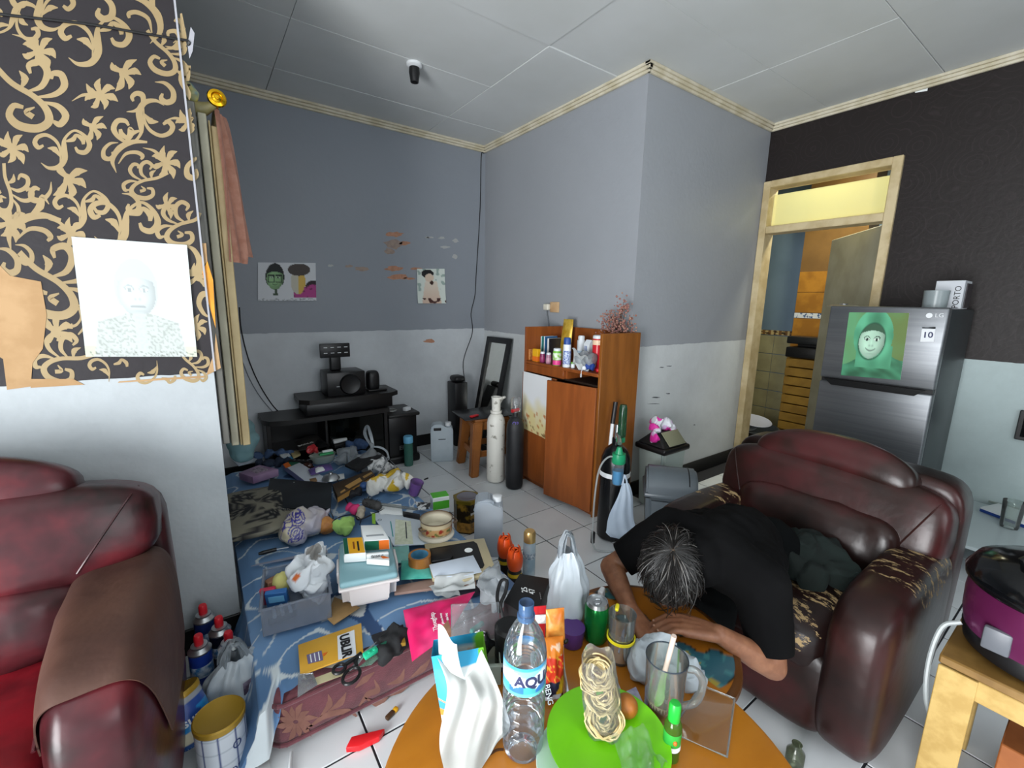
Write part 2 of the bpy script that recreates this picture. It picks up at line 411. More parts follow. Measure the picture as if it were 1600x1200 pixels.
struct('wall_back', bb(-1, XB+.02, YA, YA+.1, 0, H), m_back)
struct('wall_column', bb(XB, XD+.1, YC, YA+.1, 0, H), m_col)
struct('wall_side_back', bb(-1, -.9, 2.0, YA, 0, H), m_back)
wr = bb(XD, XD+.1, YN, 1.03, 0, H); bb(XD, XD+.1, 1.03, YC, 2.305, H, bm=wr); struct('wall_right', wr, m_dark)
wp = struct('wall_partition', bb(XL, .03, YC, YC+.12, 0, H), m_part)
wl = bb(XL-.1, XL, YN, -1.0, 0, H); bb(XL-.1, XL, .4, YC+.12, 0, H, bm=wl); bb(XL-.1, XL, -1.0, .4, 2.12, H, bm=wl); struct('wall_left', wl, m_plain)
wn = bb(XL-.1, .1, YN-.1, YN, 0, H); bb(1.7, XD+.1, YN-.1, YN, 0, H, bm=wn); bb(.1, 1.7, YN-.1, YN, 0, .85, bm=wn); bb(.1, 1.7, YN-.1, YN, 2.06, H, bm=wn); struct('wall_near', wn, m_plain)

m_al_ = mat('white_frame_paint', '#c9cccc', .4)
wf = bb(.1, 1.7, YN-.08, YN-.03, .85, .90, .003, 1)
for (x0, x1, z0, z1) in ((.1, 1.7, 2.01, 2.06), (.1, .15, .9, 2.01), (1.65, 1.7, .9, 2.01), (.88, .92, .9, 2.01)): bb(x0, x1, YN-.08, YN-.03, z0, z1, .003, 1, bm=wf)
struct('window_1', wf, m_al_)  # unseen window, added to go with the fill light
df = bb(XL-.1, XL+.01, -1.05, -1.0, 0, 2.17, .003, 1)
for (y0, y1, z0, z1) in ((.4, .45, 0, 2.17), (-1.0, .4, 2.12, 2.17)): bb(XL-.1, XL+.01, y0, y1, z0, z1, .003, 1, bm=df)
struct('door_2', df, m_al_)
# skirting and cornices
struct('baseboard_back', bb(-.9, XB, YA-.012, YA, 0, .105, .003, 1), m_bb)
struct('baseboard_recess', bb(XB-.012, XB, YC, YA-.012, 0, .105, .003, 1), m_bb)
struct('baseboard_column', bb(XB-.012, XD, YC-.012, YC, 0, .105, .003, 1), m_bb)
struct('baseboard_right', bb(XD-.012, XD, YN, 1.03, 0, .105, .003, 1), m_bb)
struct('baseboard_partition', bb(XL, .03, YC-.012, YC, 0, .105, .003, 1), m_bb)
def cornice(n, p, q, nx, ny, e0=0, e1=0):
    """two-step cornice from p to q, standing out along (nx, ny)"""
    d = Vector((q[0]-p[0], q[1]-p[1])).normalized(); b = nb()
    for (t, z0, z1) in ((.040, H-.016, H+.001), (.029, H-.034, H-.016), (.018, H-.05, H-.034)):
        a = (p[0]-d.x*e0*t, p[1]-d.y*e0*t); c = (q[0]+d.x*e1*t, q[1]+d.y*e1*t)
        xs = [a[0], c[0], a[0]+nx*t, c[0]+nx*t]; ys = [a[1], c[1], a[1]+ny*t, c[1]+ny*t]
        bb(min(xs), max(xs), min(ys), max(ys), z0, z1, .003, 1, bm=b)
    struct('trim_%d' % n, b, m_cream, 30)
cornice(1, (-.9, YA), (XB, YA), 0, -1); cornice(2, (XB, YA), (XB, YC), -1, 0, 0, 1); cornice(3, (XB, YC), (XD, YC), 0, -1, 1, 0); cornice(4, (XD, YC), (XD, YN), -1, 0)
cornice(5, (XL, YC), (.03, YC), 0, -1, 0, 0)

# doorway in the right wall: frame, transom light, open leaf
m_frame = mat('worn_cream_door_frame', '#c9b892', .45, '#b39f76', 7)
d1 = nb()
for y0, y1 in ((1.03, 1.085), (1.835, 1.888)): bb(XD-.025, XD+.115, y0, y1, 0, 2.305, .004, 1, bm=d1)
bb(XD-.025, XD+.115, 1.085, 1.835, 2.255, 2.305, .004, 1, bm=d1); bb(XD-.02, XD+.11, 1.085, 1.835, 1.91, 1.965, .004, 1, bm=d1)
d1 = struct('door_1', d1, m_frame, 30)
obj('transom_pane', bb(XD+.06, XD+.066, 1.085, 1.835, 1.965, 2.21), clear('yellowed_glass', '#f4f1cc', .4, .1, .6, '#eeecc4'), d1)
lf = bb(0, .76, -.018, .018, .01, 1.90, .004, 1); lfo = obj('door_leaf', lf, mat('grey_cream_door', '#a6a28c', .5, '#98937c', 4), d1)
lfo.location = (XD+.10, 1.10, 0); lfo.rotation_euler = (0, 0, math.atan2(.50, .58))
hg = tube(nb(), [(.70, -.03, .98), (.70, -.05, .98), (.62, -.05, .98)], .009, 8); ho = obj('handle', hg, mat('aged_brass', '#4a4030', .4, metal=.6), lfo)
struct('trim_7', bb(.0305, .036, 1.882, 1.888, 1.08, H, 0), mat('grey_edge_strip', '#9a9aa0', .5))

# kitchen behind the doorway
m_kt = mat('cream_wall_tile', '#a9a27c', .25, '#9a9370', 5); m_kb = mat('kitchen_blue', '#6f8496', .5, '#667b8d', 2); m_or = mat('orange_brown_tile', '#a8752a', .3, '#8d5f22', 6)
wk = struct('wall_kitchen_far', bb(5.2, 5.3, .3, 3.3, 0, 2.7), m_kb)
for i in range(9):
    for j in range(5):
        y0 = 1.70+.2*i; z0 = .0+.205*j
        if y0 > 3.2: continue
        o = obj('tile', bb(5.192, 5.2, y0+.002, y0+.198, z0+.002, z0+.2, .002, 1), m_kt, wk, 30)
def border(u, v): return '#3b2a1e' if math.sin(u*90)+math.sin(v*9+u*40) > .6 else ('#c9b27a' if math.sin(u*133+1) > 0 else '#7d5a33')
printed('border_strip', wk, 120, 6, lambda u, v: Vector((5.19, 2.9-u*1.2, 1.03+v*.05)), border)
pk = struct('wall_kitchen_pier', bb(4.95, 5.19, 1.52, 2.03, 0, 2.7), mat('pier_brown', '#7a5a2c', .5, '#6b4e26', 3))
for k in range(7):
    z0 = .03+.2*k
    if k == 6: obj('tile', bb(4.942, 4.95, 1.74, 2.028, z0, z0+.05, .002, 1), mat('white_border_tile', '#c6cacb', .3, '#35507a', 40, lo=.55, hi=.6), pk, 30)
    else: obj('tile', bb(4.942, 4.95, 1.525, 2.028, z0, z0+.195, .002, 1), m_or, pk, 30)
for k in range(2): obj('tile', bb(4.942, 4.95, 1.525, 2.028, 1.285+.2*k, 1.48+.2*k, .002, 1), m_or, pk, 30)
struct('floor_kitchen', bb(XD+.1, 5.3, .3, 3.3, -.1, -.002), mat('kitchen_floor', '#5b4634', .5, '#4b3a2c', 4))
struct('ceiling_kitchen', bb(XD+.1, 5.3, .3, 3.3, 2.7, 2.8), mat('kitchen_ceiling', '#c9c79a', .6))
struct('wall_kitchen_near', bb(XD+.1, 5.3, .2, .3, 0, 2.7), m_kb); struct('wall_kitchen_side', bb(XD+.1, 5.3, 3.3, 3.4, 0, 2.7), m_kb)

# bare plaster where paint has come away (irregular thin flakes of missing paint, proud by a hair)
def blobpoly(cx, cy, rx, ry, n=14, seed=0, jag=.35):
    r = random.Random(seed); return [(cx+rx*(1+r.uniform(-jag, jag))*math.cos(2*PI*k/n), cy+ry*(1+r.uniform(-jag, jag))*math.sin(2*PI*k/n)) for k in range(n)]
def onY(pts, y, t=.0012):              # outline given in photo pixels -> thin piece on the plane y
    b = nb(); q = [PY(px, py, y) for px, py in pts]
    a = [b.verts.new(v) for v in q]; c = [b.verts.new(v+Vector((0, -t, 0))) for v in q]; n = len(q)
    b.faces.new(a); b.faces.new(c[::-1])
    for k in range(n): b.faces.new((a[k], a[(k+1) % n], c[(k+1) % n], c[k]))
    return b
m_ochre = mat('bare_orange_plaster', '#b5836a', .7, '#a3765c', 30); m_tan = mat('bare_tan_plaster', '#8b7a72', .7, '#9b877a', 30); m_pale = mat('bare_pale_plaster', '#a9a9a8', .7)
wbk = bpy.data.objects['wall_back']
for k, (cx, cy, rx, ry) in enumerate([(1034, 574, 4, .8), (1046, 572, 4, .7), (1024, 621, 7, 1), (1044, 615, 4, .8), (1022, 631, 9, .6), (1085, 664, 2, .8)]): obj('scuff', onY(blobpoly(cx, cy, rx, ry, 10, k+40), YC-.0002, .0006), mat('dark_scuff', '#4a4f52', .7), bpy.data.objects['wall_column'], 0)
for k, (cx, cy, rx, ry, m) in enumerate([(617, 366, 13, 4, m_ochre), (615, 382, 15, 7, m_tan), (608, 392, 8, 5, m_tan), (632, 380, 8, 3, m_ochre), (565, 420, 12, 4, m_tan), (545, 416, 8, 2, m_tan), (616, 420, 14, 4, m_ochre), (622, 433, 14, 4, m_ochre), (640, 435, 8, 2, m_ochre),
        (516, 415, 5, 2, m_pale), (690, 372, 5, 2, m_pale), (712, 376, 5, 3, m_pale), (695, 386, 7, 2, m_pale), (711, 401, 4, 4, m_pale), (672, 371, 5, 1.5, m_pale), (672, 533, 9, 3, m_ochre), (649, 420, 10, 2, m_ochre), (667, 371, 3, 1.5, m_pale)]):
    obj('bare_patch', onY(blobpoly(cx, cy, rx, ry, 14, k+3), YA-.0002, .0010), m, wbk, 0)
# ---------------------------------------------------------------- scroll wallpaper of the partition
m_scr = mat('cream_scroll_print', '#97835e', .5, '#8d7955', 5)
TPL = {
 'S': [([(-45, 28), (-30, 38), (-10, 36), (1, 20), (0, -2), (2, -20), (20, -35), (40, -25), (50, -7), (42, 7), (28, 6), (22, -3)], [.5, 3.2, 5.5, 6.5, 6, 3, 2.2, 3.4, 5.5, 5, 4, 2.2]),
       ([(-8, 30), (-7, 5), (-15, -14), (-33, -26), (-50, -23), (-57, -12), (-50, -2), (-40, -6)], [.6, 2.5, 3.2, 3.5, 4.5, 5, 4.5, 2.5]),
       ([(-6, 18), (-18, 2), (-32, -1)], [.5, 6, .8]), ([(4, -14), (18, -18), (24, -26), (36, -18), (38, -8)], [2, 5, 3, 5, 3])],
 'F': [([(-2, 4), (-9, -10), (-8, -24)], [3, 6, .5]), ([(2, 2), (6, -12), (16, -18)], [3, 6, .5]), ([(4, 4), (18, 2), (26, 10)], [3, 6.5, .5]), ([(2, 8), (14, 18), (18, 30)], [3, 6.5, .5]),
       ([(-2, 8), (0, 20), (-8, 28)], [3, 6, .5]), ([(-4, 6), (-16, 14), (-24, 12)], [3, 5.5, .5]), ([(-6, 2), (-18, -4), (-26, -2)], [3, 5, .5]), ([(-6, 0), (0, 4), (5, 8)], [6, 8, 6]), ([(-8, -2), (-24, -12), (-44, -14)], [3, 2.6, .4])],
 'f': [([(-2, 4), (-9, -10), (-8, -24)], [3, 6, .5]), ([(2, 2), (6, -12), (16, -18)], [3, 6, .5]), ([(4, 4), (18, 2), (26, 10)], [3, 6.5, .5]), ([(2, 8), (14, 18), (18, 30)], [3, 6.5, .5]), ([(-4, 6), (-16, 14), (-24, 12)], [3, 5.5, .5]), ([(-6, 0), (0, 4), (5, 8)], [6, 8, 6])],
 'c': [([(-16, -14), (0, -12), (12, 0), (12, 14), (2, 18), (-6, 12), (-4, 4)], [.5, 3, 4, 5, 4.5, 4, 2])],
 'B': [([(-52, -40), (-30, -18), (0, 0), (18, 18), (22, 36), (6, 46), (-20, 42), (-34, 28), (-28, 14), (-14, 16)], [4, 4, 4, 5, 6.5, 6, 6, 5.5, 4.5, 2.5]),
       ([(-10, -6), (12, -14), (20, -34), (10, -48), (-6, -44), (-4, -32)], [1, 4.5, 5.5, 5, 4.5, 2]), ([(2, 2), (30, -2), (44, -14), (40, -30), (28, -32), (26, -24)], [1, 4, 5.5, 5, 4, 2]),
       ([(10, 8), (34, 14), (46, 28), (38, 40), (28, 36)], [1, 4, 5.5, 5, 2.2]), ([(-18, -10), (-12, -24), (-20, -36)], [1, 6, .6]), ([(0, 30), (-10, 22), (2, 16)], [4, 4, 1])],
 'L': [([(-40, 30), (-44, 6), (-28, -14), (-2, -22), (24, -18)], [.5, 4.5, 6, 4.5, 2]), ([(-34, 14), (-18, -2), (2, -2), (12, 6), (8, 12)], [1, 3, 3.6, 4, 2]), ([(-20, -18), (-6, -34), (-4, -48), (6, -38)], [1.5, 6, 3, .6])],
}
def ribbon(b, pts, wid, y):
    """tapered flat stroke, traced in photo pixels, laid on the wall plane y"""
    q = cr([(p[0], p[1], 0) for p in pts], 5); N = len(q); L = []; R = []
    for i, p in enumerate(q):
        t = q[min(i+1, N-1)]-q[max(i-1, 0)]; t.normalize(); x = i/(N-1)*(len(wid)-1); k = min(int(x), len(wid)-2); w = wid[k]+(wid[k+1]-wid[k])*(x-k)
        n = Vector((-t.y, t.x, 0))*w; L.append(PY(p.x+n.x, p.y+n.y, y)); R.append(PY(p.x-n.x, p.y-n.y, y))
    lv = [b.verts.new(v) for v in L]; rv = [b.verts.new(v) for v in R]
    for i in range(N-1): b.faces.new((lv[i], lv[i+1], rv[i+1], rv[i]))
MO = [('S', 152, 62, 1, 0, 1), ('S', 62, 8, .9, 10, -1), ('L', 215, 22, 1, 30, -1), ('B', 262, 82, .72, 10, 1), ('c', 160, 8, 1.2, 0, 1), ('L', 282, 40, .8, 90, -1), ('F', 62, 76, 1.05, 10, 1), ('F', 154, 145, .95, -35, 1), ('f', 197, 112, 1, 60, 1), ('S', 220, 192, .86, 175, 1),
      ('S', 100, 232, .8, 0, 1), ('B', 52, 150, 1.1, 0, 1), ('F', 260, 250, .9, 10, 1), ('f', 148, 197, .8, 60, 1), ('F', 20, 228, .95, 0, 1), ('F', 294, 187, .8, -20, 1), ('f', 112, 280, 1.1, 80, 1), ('c', 258, 142, 1, 0, 1), ('c', 172, 234, .8, 0, -1), ('c', 212, 162, .9, 180, -1),
      ('L', 212, 240, .85, -8, 1), ('B', 225, 282, .6, 20, -1), ('S', 130, 326, .78, 0, 1), ('S', 196, 348, 1.0, 8, 1), ('L', 66, 362, 1.15, 5, 1), ('F', 112, 362, .9, 10, 1), ('B', 282, 350, .7, 15, -1), ('F', 18, 345, 1, 20, 1), ('B', 90, 440, 1.15, 0, 1), ('c', 12, 405, 1.2, 0, 1),
      ('f', 86, 513, 1, -20, 1), ('L', 120, 505, .6, 120, 1), ('B', 98, 560, .8, 30, -1), ('S', 175, 578, .62, 0, 1), ('S', 250, 582, .62, 180, -1), ('B', 302, 572, .5, 10, 1), ('f', 310, 430, .8, 0, 1), ('c', 298, 404, 1.2, 20, 1), ('f', 308, 508, .7, 30, 1), ('c', 322, 478, 1, 200, 1),
      ('B', 16, 300, .7, 40, 1), ('S', 20, 30, .8, 200, 1), ('c', 240, 590, .8, 0, 1), ('c', 305, 260, 1, 0, -1), ('c', 300, 130, 1.4, 200, 1), ('f', 262, 318, .7, 20, 1), ('c', 205, 315, .9, 0, 1), ('c', 66, 300, 1, 90, 1), ('c', 38, 395, .9, 0, 1)]
b = nb()
for t, cx, cy, s, rot, mir in MO:
    ca, sa = math.cos(math.radians(rot)), math.sin(math.radians(rot))
    for pts, wd in TPL[t]:
        q = []
        for x, y in pts: x *= mir; q.append((cx+s*(x*ca-y*sa), cy+s*(x*sa+y*ca)))
        ymax = max(p[1] for p in q)
        if ymax > 600: continue
        q = [(min(p[0], 281+.095*p[1]), p[1]) for p in q]
        ribbon(b, q, [k*s*.98 for k in wd], YC-.0008-rnd.uniform(0, .0003))
o = obj('wallpaper_print', b, m_scr, wp, 0, False); o['kind'] = 'stuff'
m_back_paper = mat('torn_paper_backing', '#a88862', .8, '#9c7c56', 12)
for pts, m in [([(-20, 405), (0, 415), (16, 431), (64, 440), (73, 492), (67, 545), (51, 567), (48, 604), (11, 609), (5, 561), (-20, 545)], m_back_paper),
               ([(48, 592), (114, 592), (132, 601), (48, 606)], m_back_paper), ([(186, 596), (250, 591), (320, 587), (320, 590), (184, 598)], m_back_paper),
               ([(324, 408), (333, 438), (337, 513), (325, 470), (316, 425)], mat('orange_tear', '#d8922a', .6, '#c9801e', 20)), ([(315, 380), (322, 380), (324, 408), (314, 420)], m_back_paper), ([(337, 520), (345, 575), (322, 587), (335, 550)], m_back_paper)]:
    obj('torn_patch', onY(pts, YC-.0011, .0010), m, wp, 0)
obj('grey_flap', onY([(298, 42), (304, 52), (301, 80), (296, 92), (293, 70)], YC-.0011, .001), mat('grey_edge_strip', '#9a9aa0', .5), wp, 0)

# ================================================================ leather seating
def leather(name, base, dark, red, peel=None, loc=None):
    m = bpy.data.materials.new(name); m.use_nodes = True; nt = m.node_tree; b = nt.nodes['Principled BSDF']; L = nt.links.new
    tc = nd(nt, 'ShaderNodeTexCoord'); n1 = nd(nt, 'ShaderNodeTexNoise', Scale=4.2, Detail=4, Roughness=.55); L(tc.outputs['Object'], n1.inputs['Vector'])
    rp = nd(nt, 'ShaderNodeValToRGB'); e = rp.color_ramp.elements; e[0].position = .36; e[0].color = C(dark); e[1].position = .68; e[1].color = C(red)
    k = e.new(.5); k.color = C(base); L(n1.outputs[0], rp.inputs[0]); out = rp.outputs[0]; rough = None
    if peel:
        n2 = nd(nt, 'ShaderNodeTexNoise', Scale=30.0, Detail=6, Roughness=.75); mp = nd(nt, 'ShaderNodeMapping'); mp.inputs['Scale'].default_value = (.45, 1.2, 1); L(tc.outputs['Object'], mp.inputs[0]); L(mp.outputs[0], n2.inputs['Vector'])
        acc = None
        for (px, py, pz, r) in peel:
            vd = nd(nt, 'ShaderNodeVectorMath', operation='DISTANCE'); L(tc.outputs['Object'], vd.inputs[0]); vd.inputs[1].default_value = (px, py, pz)
            mr = nd(nt, 'ShaderNodeMapRange'); mr.inputs[1].default_value = r*.45; mr.inputs[2].default_value = r; mr.inputs[3].default_value = .40; mr.inputs[4].default_value = 0; L(vd.outputs['Value'], mr.inputs[0])
            if acc is None: acc = mr.outputs[0]
            else: mm = nd(nt, 'ShaderNodeMath', operation='MAXIMUM'); L(acc, mm.inputs[0]); L(mr.outputs[0], mm.inputs[1]); acc = mm.outputs[0]
        ad = nd(nt, 'ShaderNodeMath', operation='ADD'); L(acc, ad.inputs[0]); L(n2.outputs[0], ad.inputs[1])
        gt = nd(nt, 'ShaderNodeValToRGB'); gt.color_ramp.elements[0].position = .945; gt.color_ramp.elements[1].position = .96; L(ad.outputs[0], gt.inputs[0])
        mx = nd(nt, 'ShaderNodeMix', data_type='RGBA'); mx.inputs[7].default_value = C('#a98f66'); L(gt.outputs[0], mx.inputs[0]); L(out, mx.inputs[6]); out = mx.outputs[2]
        mr2 = nd(nt, 'ShaderNodeMapRange'); mr2.inputs[3].default_value = .33; mr2.inputs[4].default_value = .8; L(gt.outputs[0], mr2.inputs[0]); L(mr2.outputs[0], b.inputs['Roughness'])
    else: b.inputs['Roughness'].default_value = .30
    L(out, b.inputs['Base Color']); b.inputs['Specular IOR Level'].default_value = .32
    nbm = nd(nt, 'ShaderNodeTexNoise', Scale=11.0, Detail=4, Roughness=.5); L(tc.outputs['Object'], nbm.inputs['Vector']); bp = nd(nt, 'ShaderNodeBump', Strength=.10, Distance=.02); L(nbm.outputs[0], bp.inputs['Height']); L(bp.outputs[0], b.inputs['Normal'])
    return m
def seating(root, Wd, m, mseat, mpeel, arms=(1, 1), cover=None, D=.84, heads=1, n_seat=1, ah=.58, bh=.775, aw=.25, flare=.05):
    """club seat facing -y: x across 0..Wd, y 0 (front) .. D (back)"""
    # plinth
    obj('base', bb(.04, Wd-.04, .10, D-.06, .03, .30, .04, 3), m, root)
    for x in (.10, Wd-.10):
        for y in (.14, D-.12): obj('foot', lathe(nb(), [(0, 0), (.025, 0), (.03, .04), (0, .04)], 12, XF((x, y, 0))), m_black, root)
    sw = (Wd-2*aw+.06)/n_seat
    for k in range(n_seat):
        cx = aw-.03+sw*(k+.5)
        obj('seat_cushion', puff(nb(), (cx, .32, .33), (sw/2, .31, .095), .45, .3, 40, 18, fn=lambda p: p+Vector((0, 0, .012*math.sin(p.x*23)*math.sin(p.y*17)))), mseat, root)
    obj('front_panel', puff(nb(), (Wd/2, .11, .185), (Wd/2-aw+.05, .085, .15), .35, .3, 40, 16), m, root)
    # lower back roll, upper back, headrest
    M1 = XF((Wd/2, D-.27, .485), (math.radians(-14), 0, 0)); obj('lumbar_cushion', puff(nb(), (0, 0, 0), (Wd/2-aw+.05, .12, .125), .55, .32, 48, 20, M1, lambda p: p+Vector((0, .006*math.sin(p.x*40+p.z*15), .004*math.sin(p.x*31)))), m, root)
    M2 = XF((Wd/2, D-.17, bh-.135), (math.radians(-16), 0, 0))
    up = obj('upper_back', puff(nb(), (0, 0, 0), (Wd/2-.02, .15, .155), .5, .26, 64, 22, M2, lambda p: p+Vector((0, .008*math.sin(p.x*9), 0))), m, root)
    for s in (-1, 1):     # piped seams running from the inner arm corner up to the outer shoulder
        a = Vector((s*(Wd/2-aw+.03), 0, -.10)); c = Vector((s*(Wd/2-.06), 0, .10)); pts = []
        for t in range(11):
            q = a.lerp(c, t/10); k = max(.0, (1-abs(q.z/.155)**4))**(.5/.26)-abs(q.x/(Wd/2-.02))**(2/.26)
            pts.append(M2 @ Vector((q.x, -.15*max(.0, k)**.13-.0005+.008*math.sin(q.x*9), q.z)))
        obj('seam', tube(nb(), pts, .003, 6, 2), m, up)
    obj('back_shell', puff(nb(), (Wd/2, D-.08, .40), (Wd/2-.01, .09, .36), .25, .2, 40, 18), m, root)
    hw = (Wd-2*aw+.10)/heads
    for k in range(heads):
        cx = aw-.05+hw*(k+.5); M3 = XF((cx, D-.17, bh+.05), (math.radians(-20), 0, 0))
        obj('headrest', puff(nb(), (0, 0, 0), (hw/2*.98, .085, .082), .75, .38, 48, 20, M3, lambda p, h=hw: p+Vector((0, 0, -.045*(p.x/(h/2))**2))), m, root)
    for s, on in ((0, arms[0]), (1, arms[1])):
        if not on: continue
        x0 = aw/2 if s == 0 else Wd-aw/2
        def af(p): 
            t = (p.y/.36); return Vector((p.x*(1+flare*max(0, -t)), p.y-.05*max(0, p.z)*0, p.z*(1-.06*max(0, t))))
        a = obj('arm', puff(nb(), (x0, .37, ah/2+.01), (aw/2, .37, ah/2-.01), .42, .42, 40, 26, None, af), mpeel, root)
        obj('arm_piping', tube(nb(), [(x0+(aw/2-.012)*(1 if s == 0 else -1), .10+.05*k, ah-.10-.006*(k-4)**2*.5) for k in range(11)], .004, 6, 2), m, a)
    return root
m_le = leather('maroon_leather', '#3d161b', '#1a0c0c', '#642026')
m_ls = leather('red_worn_leather', '#7d1822', '#571019', '#9a1a27')
# sofa at the partition wall: only its right end is in the picture
so = thing('sofa', 'glossy maroon leather sofa against the scroll-wallpaper wall, brown cover over its arm', 'sofa', (-1.872, 1.025, 0), 0)
seating(so, 1.74, m_le, m_ls, m_le, heads=2, n_seat=2, ah=.60, bh=.80, aw=.225, flare=-.22)
m_cov = mat('brown_cover', '#4e3328', .6, '#432a22', 5, bump=.3, bscale=18)
def acov(p): t = p.y/.36; return Vector((p.x*(1-.22*max(0, -t)), p.y, p.z*(1-.06*max(0, t))))
cb = puff(nb(), (1.74-.1125, .37, .31), (.118, .371, .299), .42, .42, 96, 60, None, acov)
def cut(bm, co, no): bmesh.ops.bisect_plane(bm, geom=bm.verts[:]+bm.edges[:]+bm.faces[:], plane_co=co, plane_no=no, clear_inner=True)
cut(cb, (1.52, 0, .43), Vector((.55, 0, 1))); cut(cb, (0, .055, .57), Vector((0, 1, .42))); cut(cb, (0, .60, .5), Vector((0, -1, .1)))
for v in cb.verts: v.co += Vector((0, 0, .004*noise.noise(v.co*14)))
bmesh.ops.solidify(cb, geom=cb.faces[:], thickness=-.003)
obj('arm_cover', cb, m_cov, so)
# armchair on the right, peeling, its back to the fridge
m_ap = leather('peeling_leather', '#251311', '#170d0c', '#331716', peel=[(.09, .50, .57, .26), (.09, .62, .57, .22), (.09, .36, .56, .14), (.75, .60, .57, .22), (.75, .44, .56, .24), (.74, .32, .55, .20), (.73, .68, .54, .12), (.5, .14, .41, .18), (.60, .22, .42, .18), (.56, .05, .37, .14)])
m_al = leather('brown_maroon_leather', '#261512', '#160e0c', '#3f1a1b')
ac = thing('armchair', 'peeling brown-maroon leather armchair in front of the fridge', 'armchair', (1.38, 1.03, 0), -PI/2)
seating(ac, .81, m_al, m_ap, m_ap, ah=.55, bh=.71, aw=.175, flare=0.0)
# ================================================================ bed on the floor
m_mat = mat('maroon_damask', '#53252e', .75, '#643038', 14, sheen=.3, bump=.2, bscale=200)
m_flo = mat('brown_damask_flower', '#7d5244', .75, '#704639', 20, sheen=.3)
be = thing('mattress', 'maroon floral mattress lying on the tiles under the blue sheet', 'mattress', (.515, 2.24, 0))
b = box(nb(), (.515, 2.24, .098), (.91, 1.94, .192), .045, 4); sub('mattress_body', b, m_mat, be)
for z in (.165, .028):
    sub('piping', tube(nb(), [(.085, 1.275, z), (.10, 1.268, z), (.93, 1.268, z), (.945, 1.275, z), (.972, 1.30, z), (.972, 3.18, z), (.93, 3.212, z), (.10, 3.212, z), (.058, 3.18, z), (.058, 1.30, z), (.085, 1.275, z)], .007, 8), m_mat, be)
fb = nb()
def flower_at(cx, cy, s, n=12):
    for k in range(n):
        a = 2*PI*k/n+.2; r = s*(1 if k % 2 else .8)
        ribbon(fb, [(cx+4*math.cos(a), cy+3*math.sin(a)), (cx+r*.6*math.cos(a), cy+r*.55*math.sin(a)), (cx+r*math.cos(a+.1), cy+r*.85*math.sin(a+.1))], [1, s*.13, .5], 1.2695)
flower_at(462, 1128, 36)
for pts in [[(478, 1140), (510, 1118), (545, 1112), (560, 1122)], [(500, 1120), (515, 1100), (513, 1085)], [(512, 1112), (532, 1098), (541, 1082)], [(560, 1105), (575, 1085), (590, 1078), (585, 1062)], [(570, 1090), (590, 1100), (610, 1085)], [(605, 1070), (625, 1062), (632, 1045)], [(600, 1090), (625, 1078), (650, 1060)], [(640, 1060), (660, 1045), (672, 1030)], [(555, 1075), (570, 1062), (585, 1050)]]:
    ribbon(fb, pts, [.6, 4.5, 4.5, .6][:len(pts)] if len(pts) == 4 else [.6, 5, .6], 1.2695)
o = sub('damask_flowers', fb, m_flo, be, 0); o['kind'] = 'stuff'

# blue printed sheet spread over it
def sheetpos(u, v):
    y = 1.285+1.98*v; L = [(-.010, .035), (.030, .12), (.045, .19), (.085, .204), (.93, .204), (.975, .19), (.988, .11), (.995, .05)]
    S = [0, .09, .16, .20, 1.05, 1.10, 1.18, 1.24]; s = u*S[-1]
    for k in range(len(S)-1):
        if s <= S[k+1]+1e-9: t = (s-S[k])/(S[k+1]-S[k]); break
    x = L[k][0]+(L[k+1][0]-L[k][0])*t; z = L[k][1]+(L[k+1][1]-L[k][1])*t
    top = 1 if .085 < x < .93 else .4
    if z < .19: x += (.018*math.sin(y*23)+.01*math.sin(y*51))*(1 if x > .5 else -.5)*(1-z/.2)
    x = max(x, .0445) if y > 1.86 else x
    if v < .10:                                # near hem: crumpled, hanging over the left corner
        k = (1-v/.10); over = max(0, min(1, (.105-x)/.04))
        yh = y+.018*math.sin(x*40)*k; s = v/.10
        yo, zo = (1.246-.004*math.sin(x*50), .03+.18*min(1, s/.5)) if s < .5 else (1.246+(1.285+1.98*.10-1.246)*(s-.5)*2, .21)
        y = yh*(1-over)+yo*over; z = z*(1-over)+min(z, zo)*over if x < .085 else z*(1-over)+zo*over
        if x < .085: x -= .012*over*k
    z += top*(.006*noise.noise(Vector((x*7, y*7, 0)))+.004*ncrease((x, y, 0), 9, 1, 2)*.5)+.003
    return Vector((x, y, z))
def sheetcol(p):
    n1 = noise.noise(Vector((p.x*3.1, p.y*3.1, 4))); n2 = noise.noise(Vector((p.x*4.3+9, p.y*4.3, 1)))
    base = lerpc(hexrgb('#55779e'), hexrgb('#7498c0'), .5+n1)
    far = max(0, min(1, (p.y-1.75)/.2))
    if n2 > .22+.35*(1-far): return '#cfd2d2'
    if .16+.35*(1-far) < n2: return '#33507a'
    if abs(noise.noise(Vector((p.x*5.2, p.y*5.2, 7)))-.08) < .022: return '#cdd6da'
    if abs(n1-.30) < .018: return '#c9d3da'
    return base
b = nb(); grid(b, 210, 300, sheetpos); sh = thing('bed_sheet', 'blue sheet with white curls spread over the floor mattress', 'sheet', (.5, 2.2, .2)); sub('cloth', b, None, sh, 60, sheetcol)

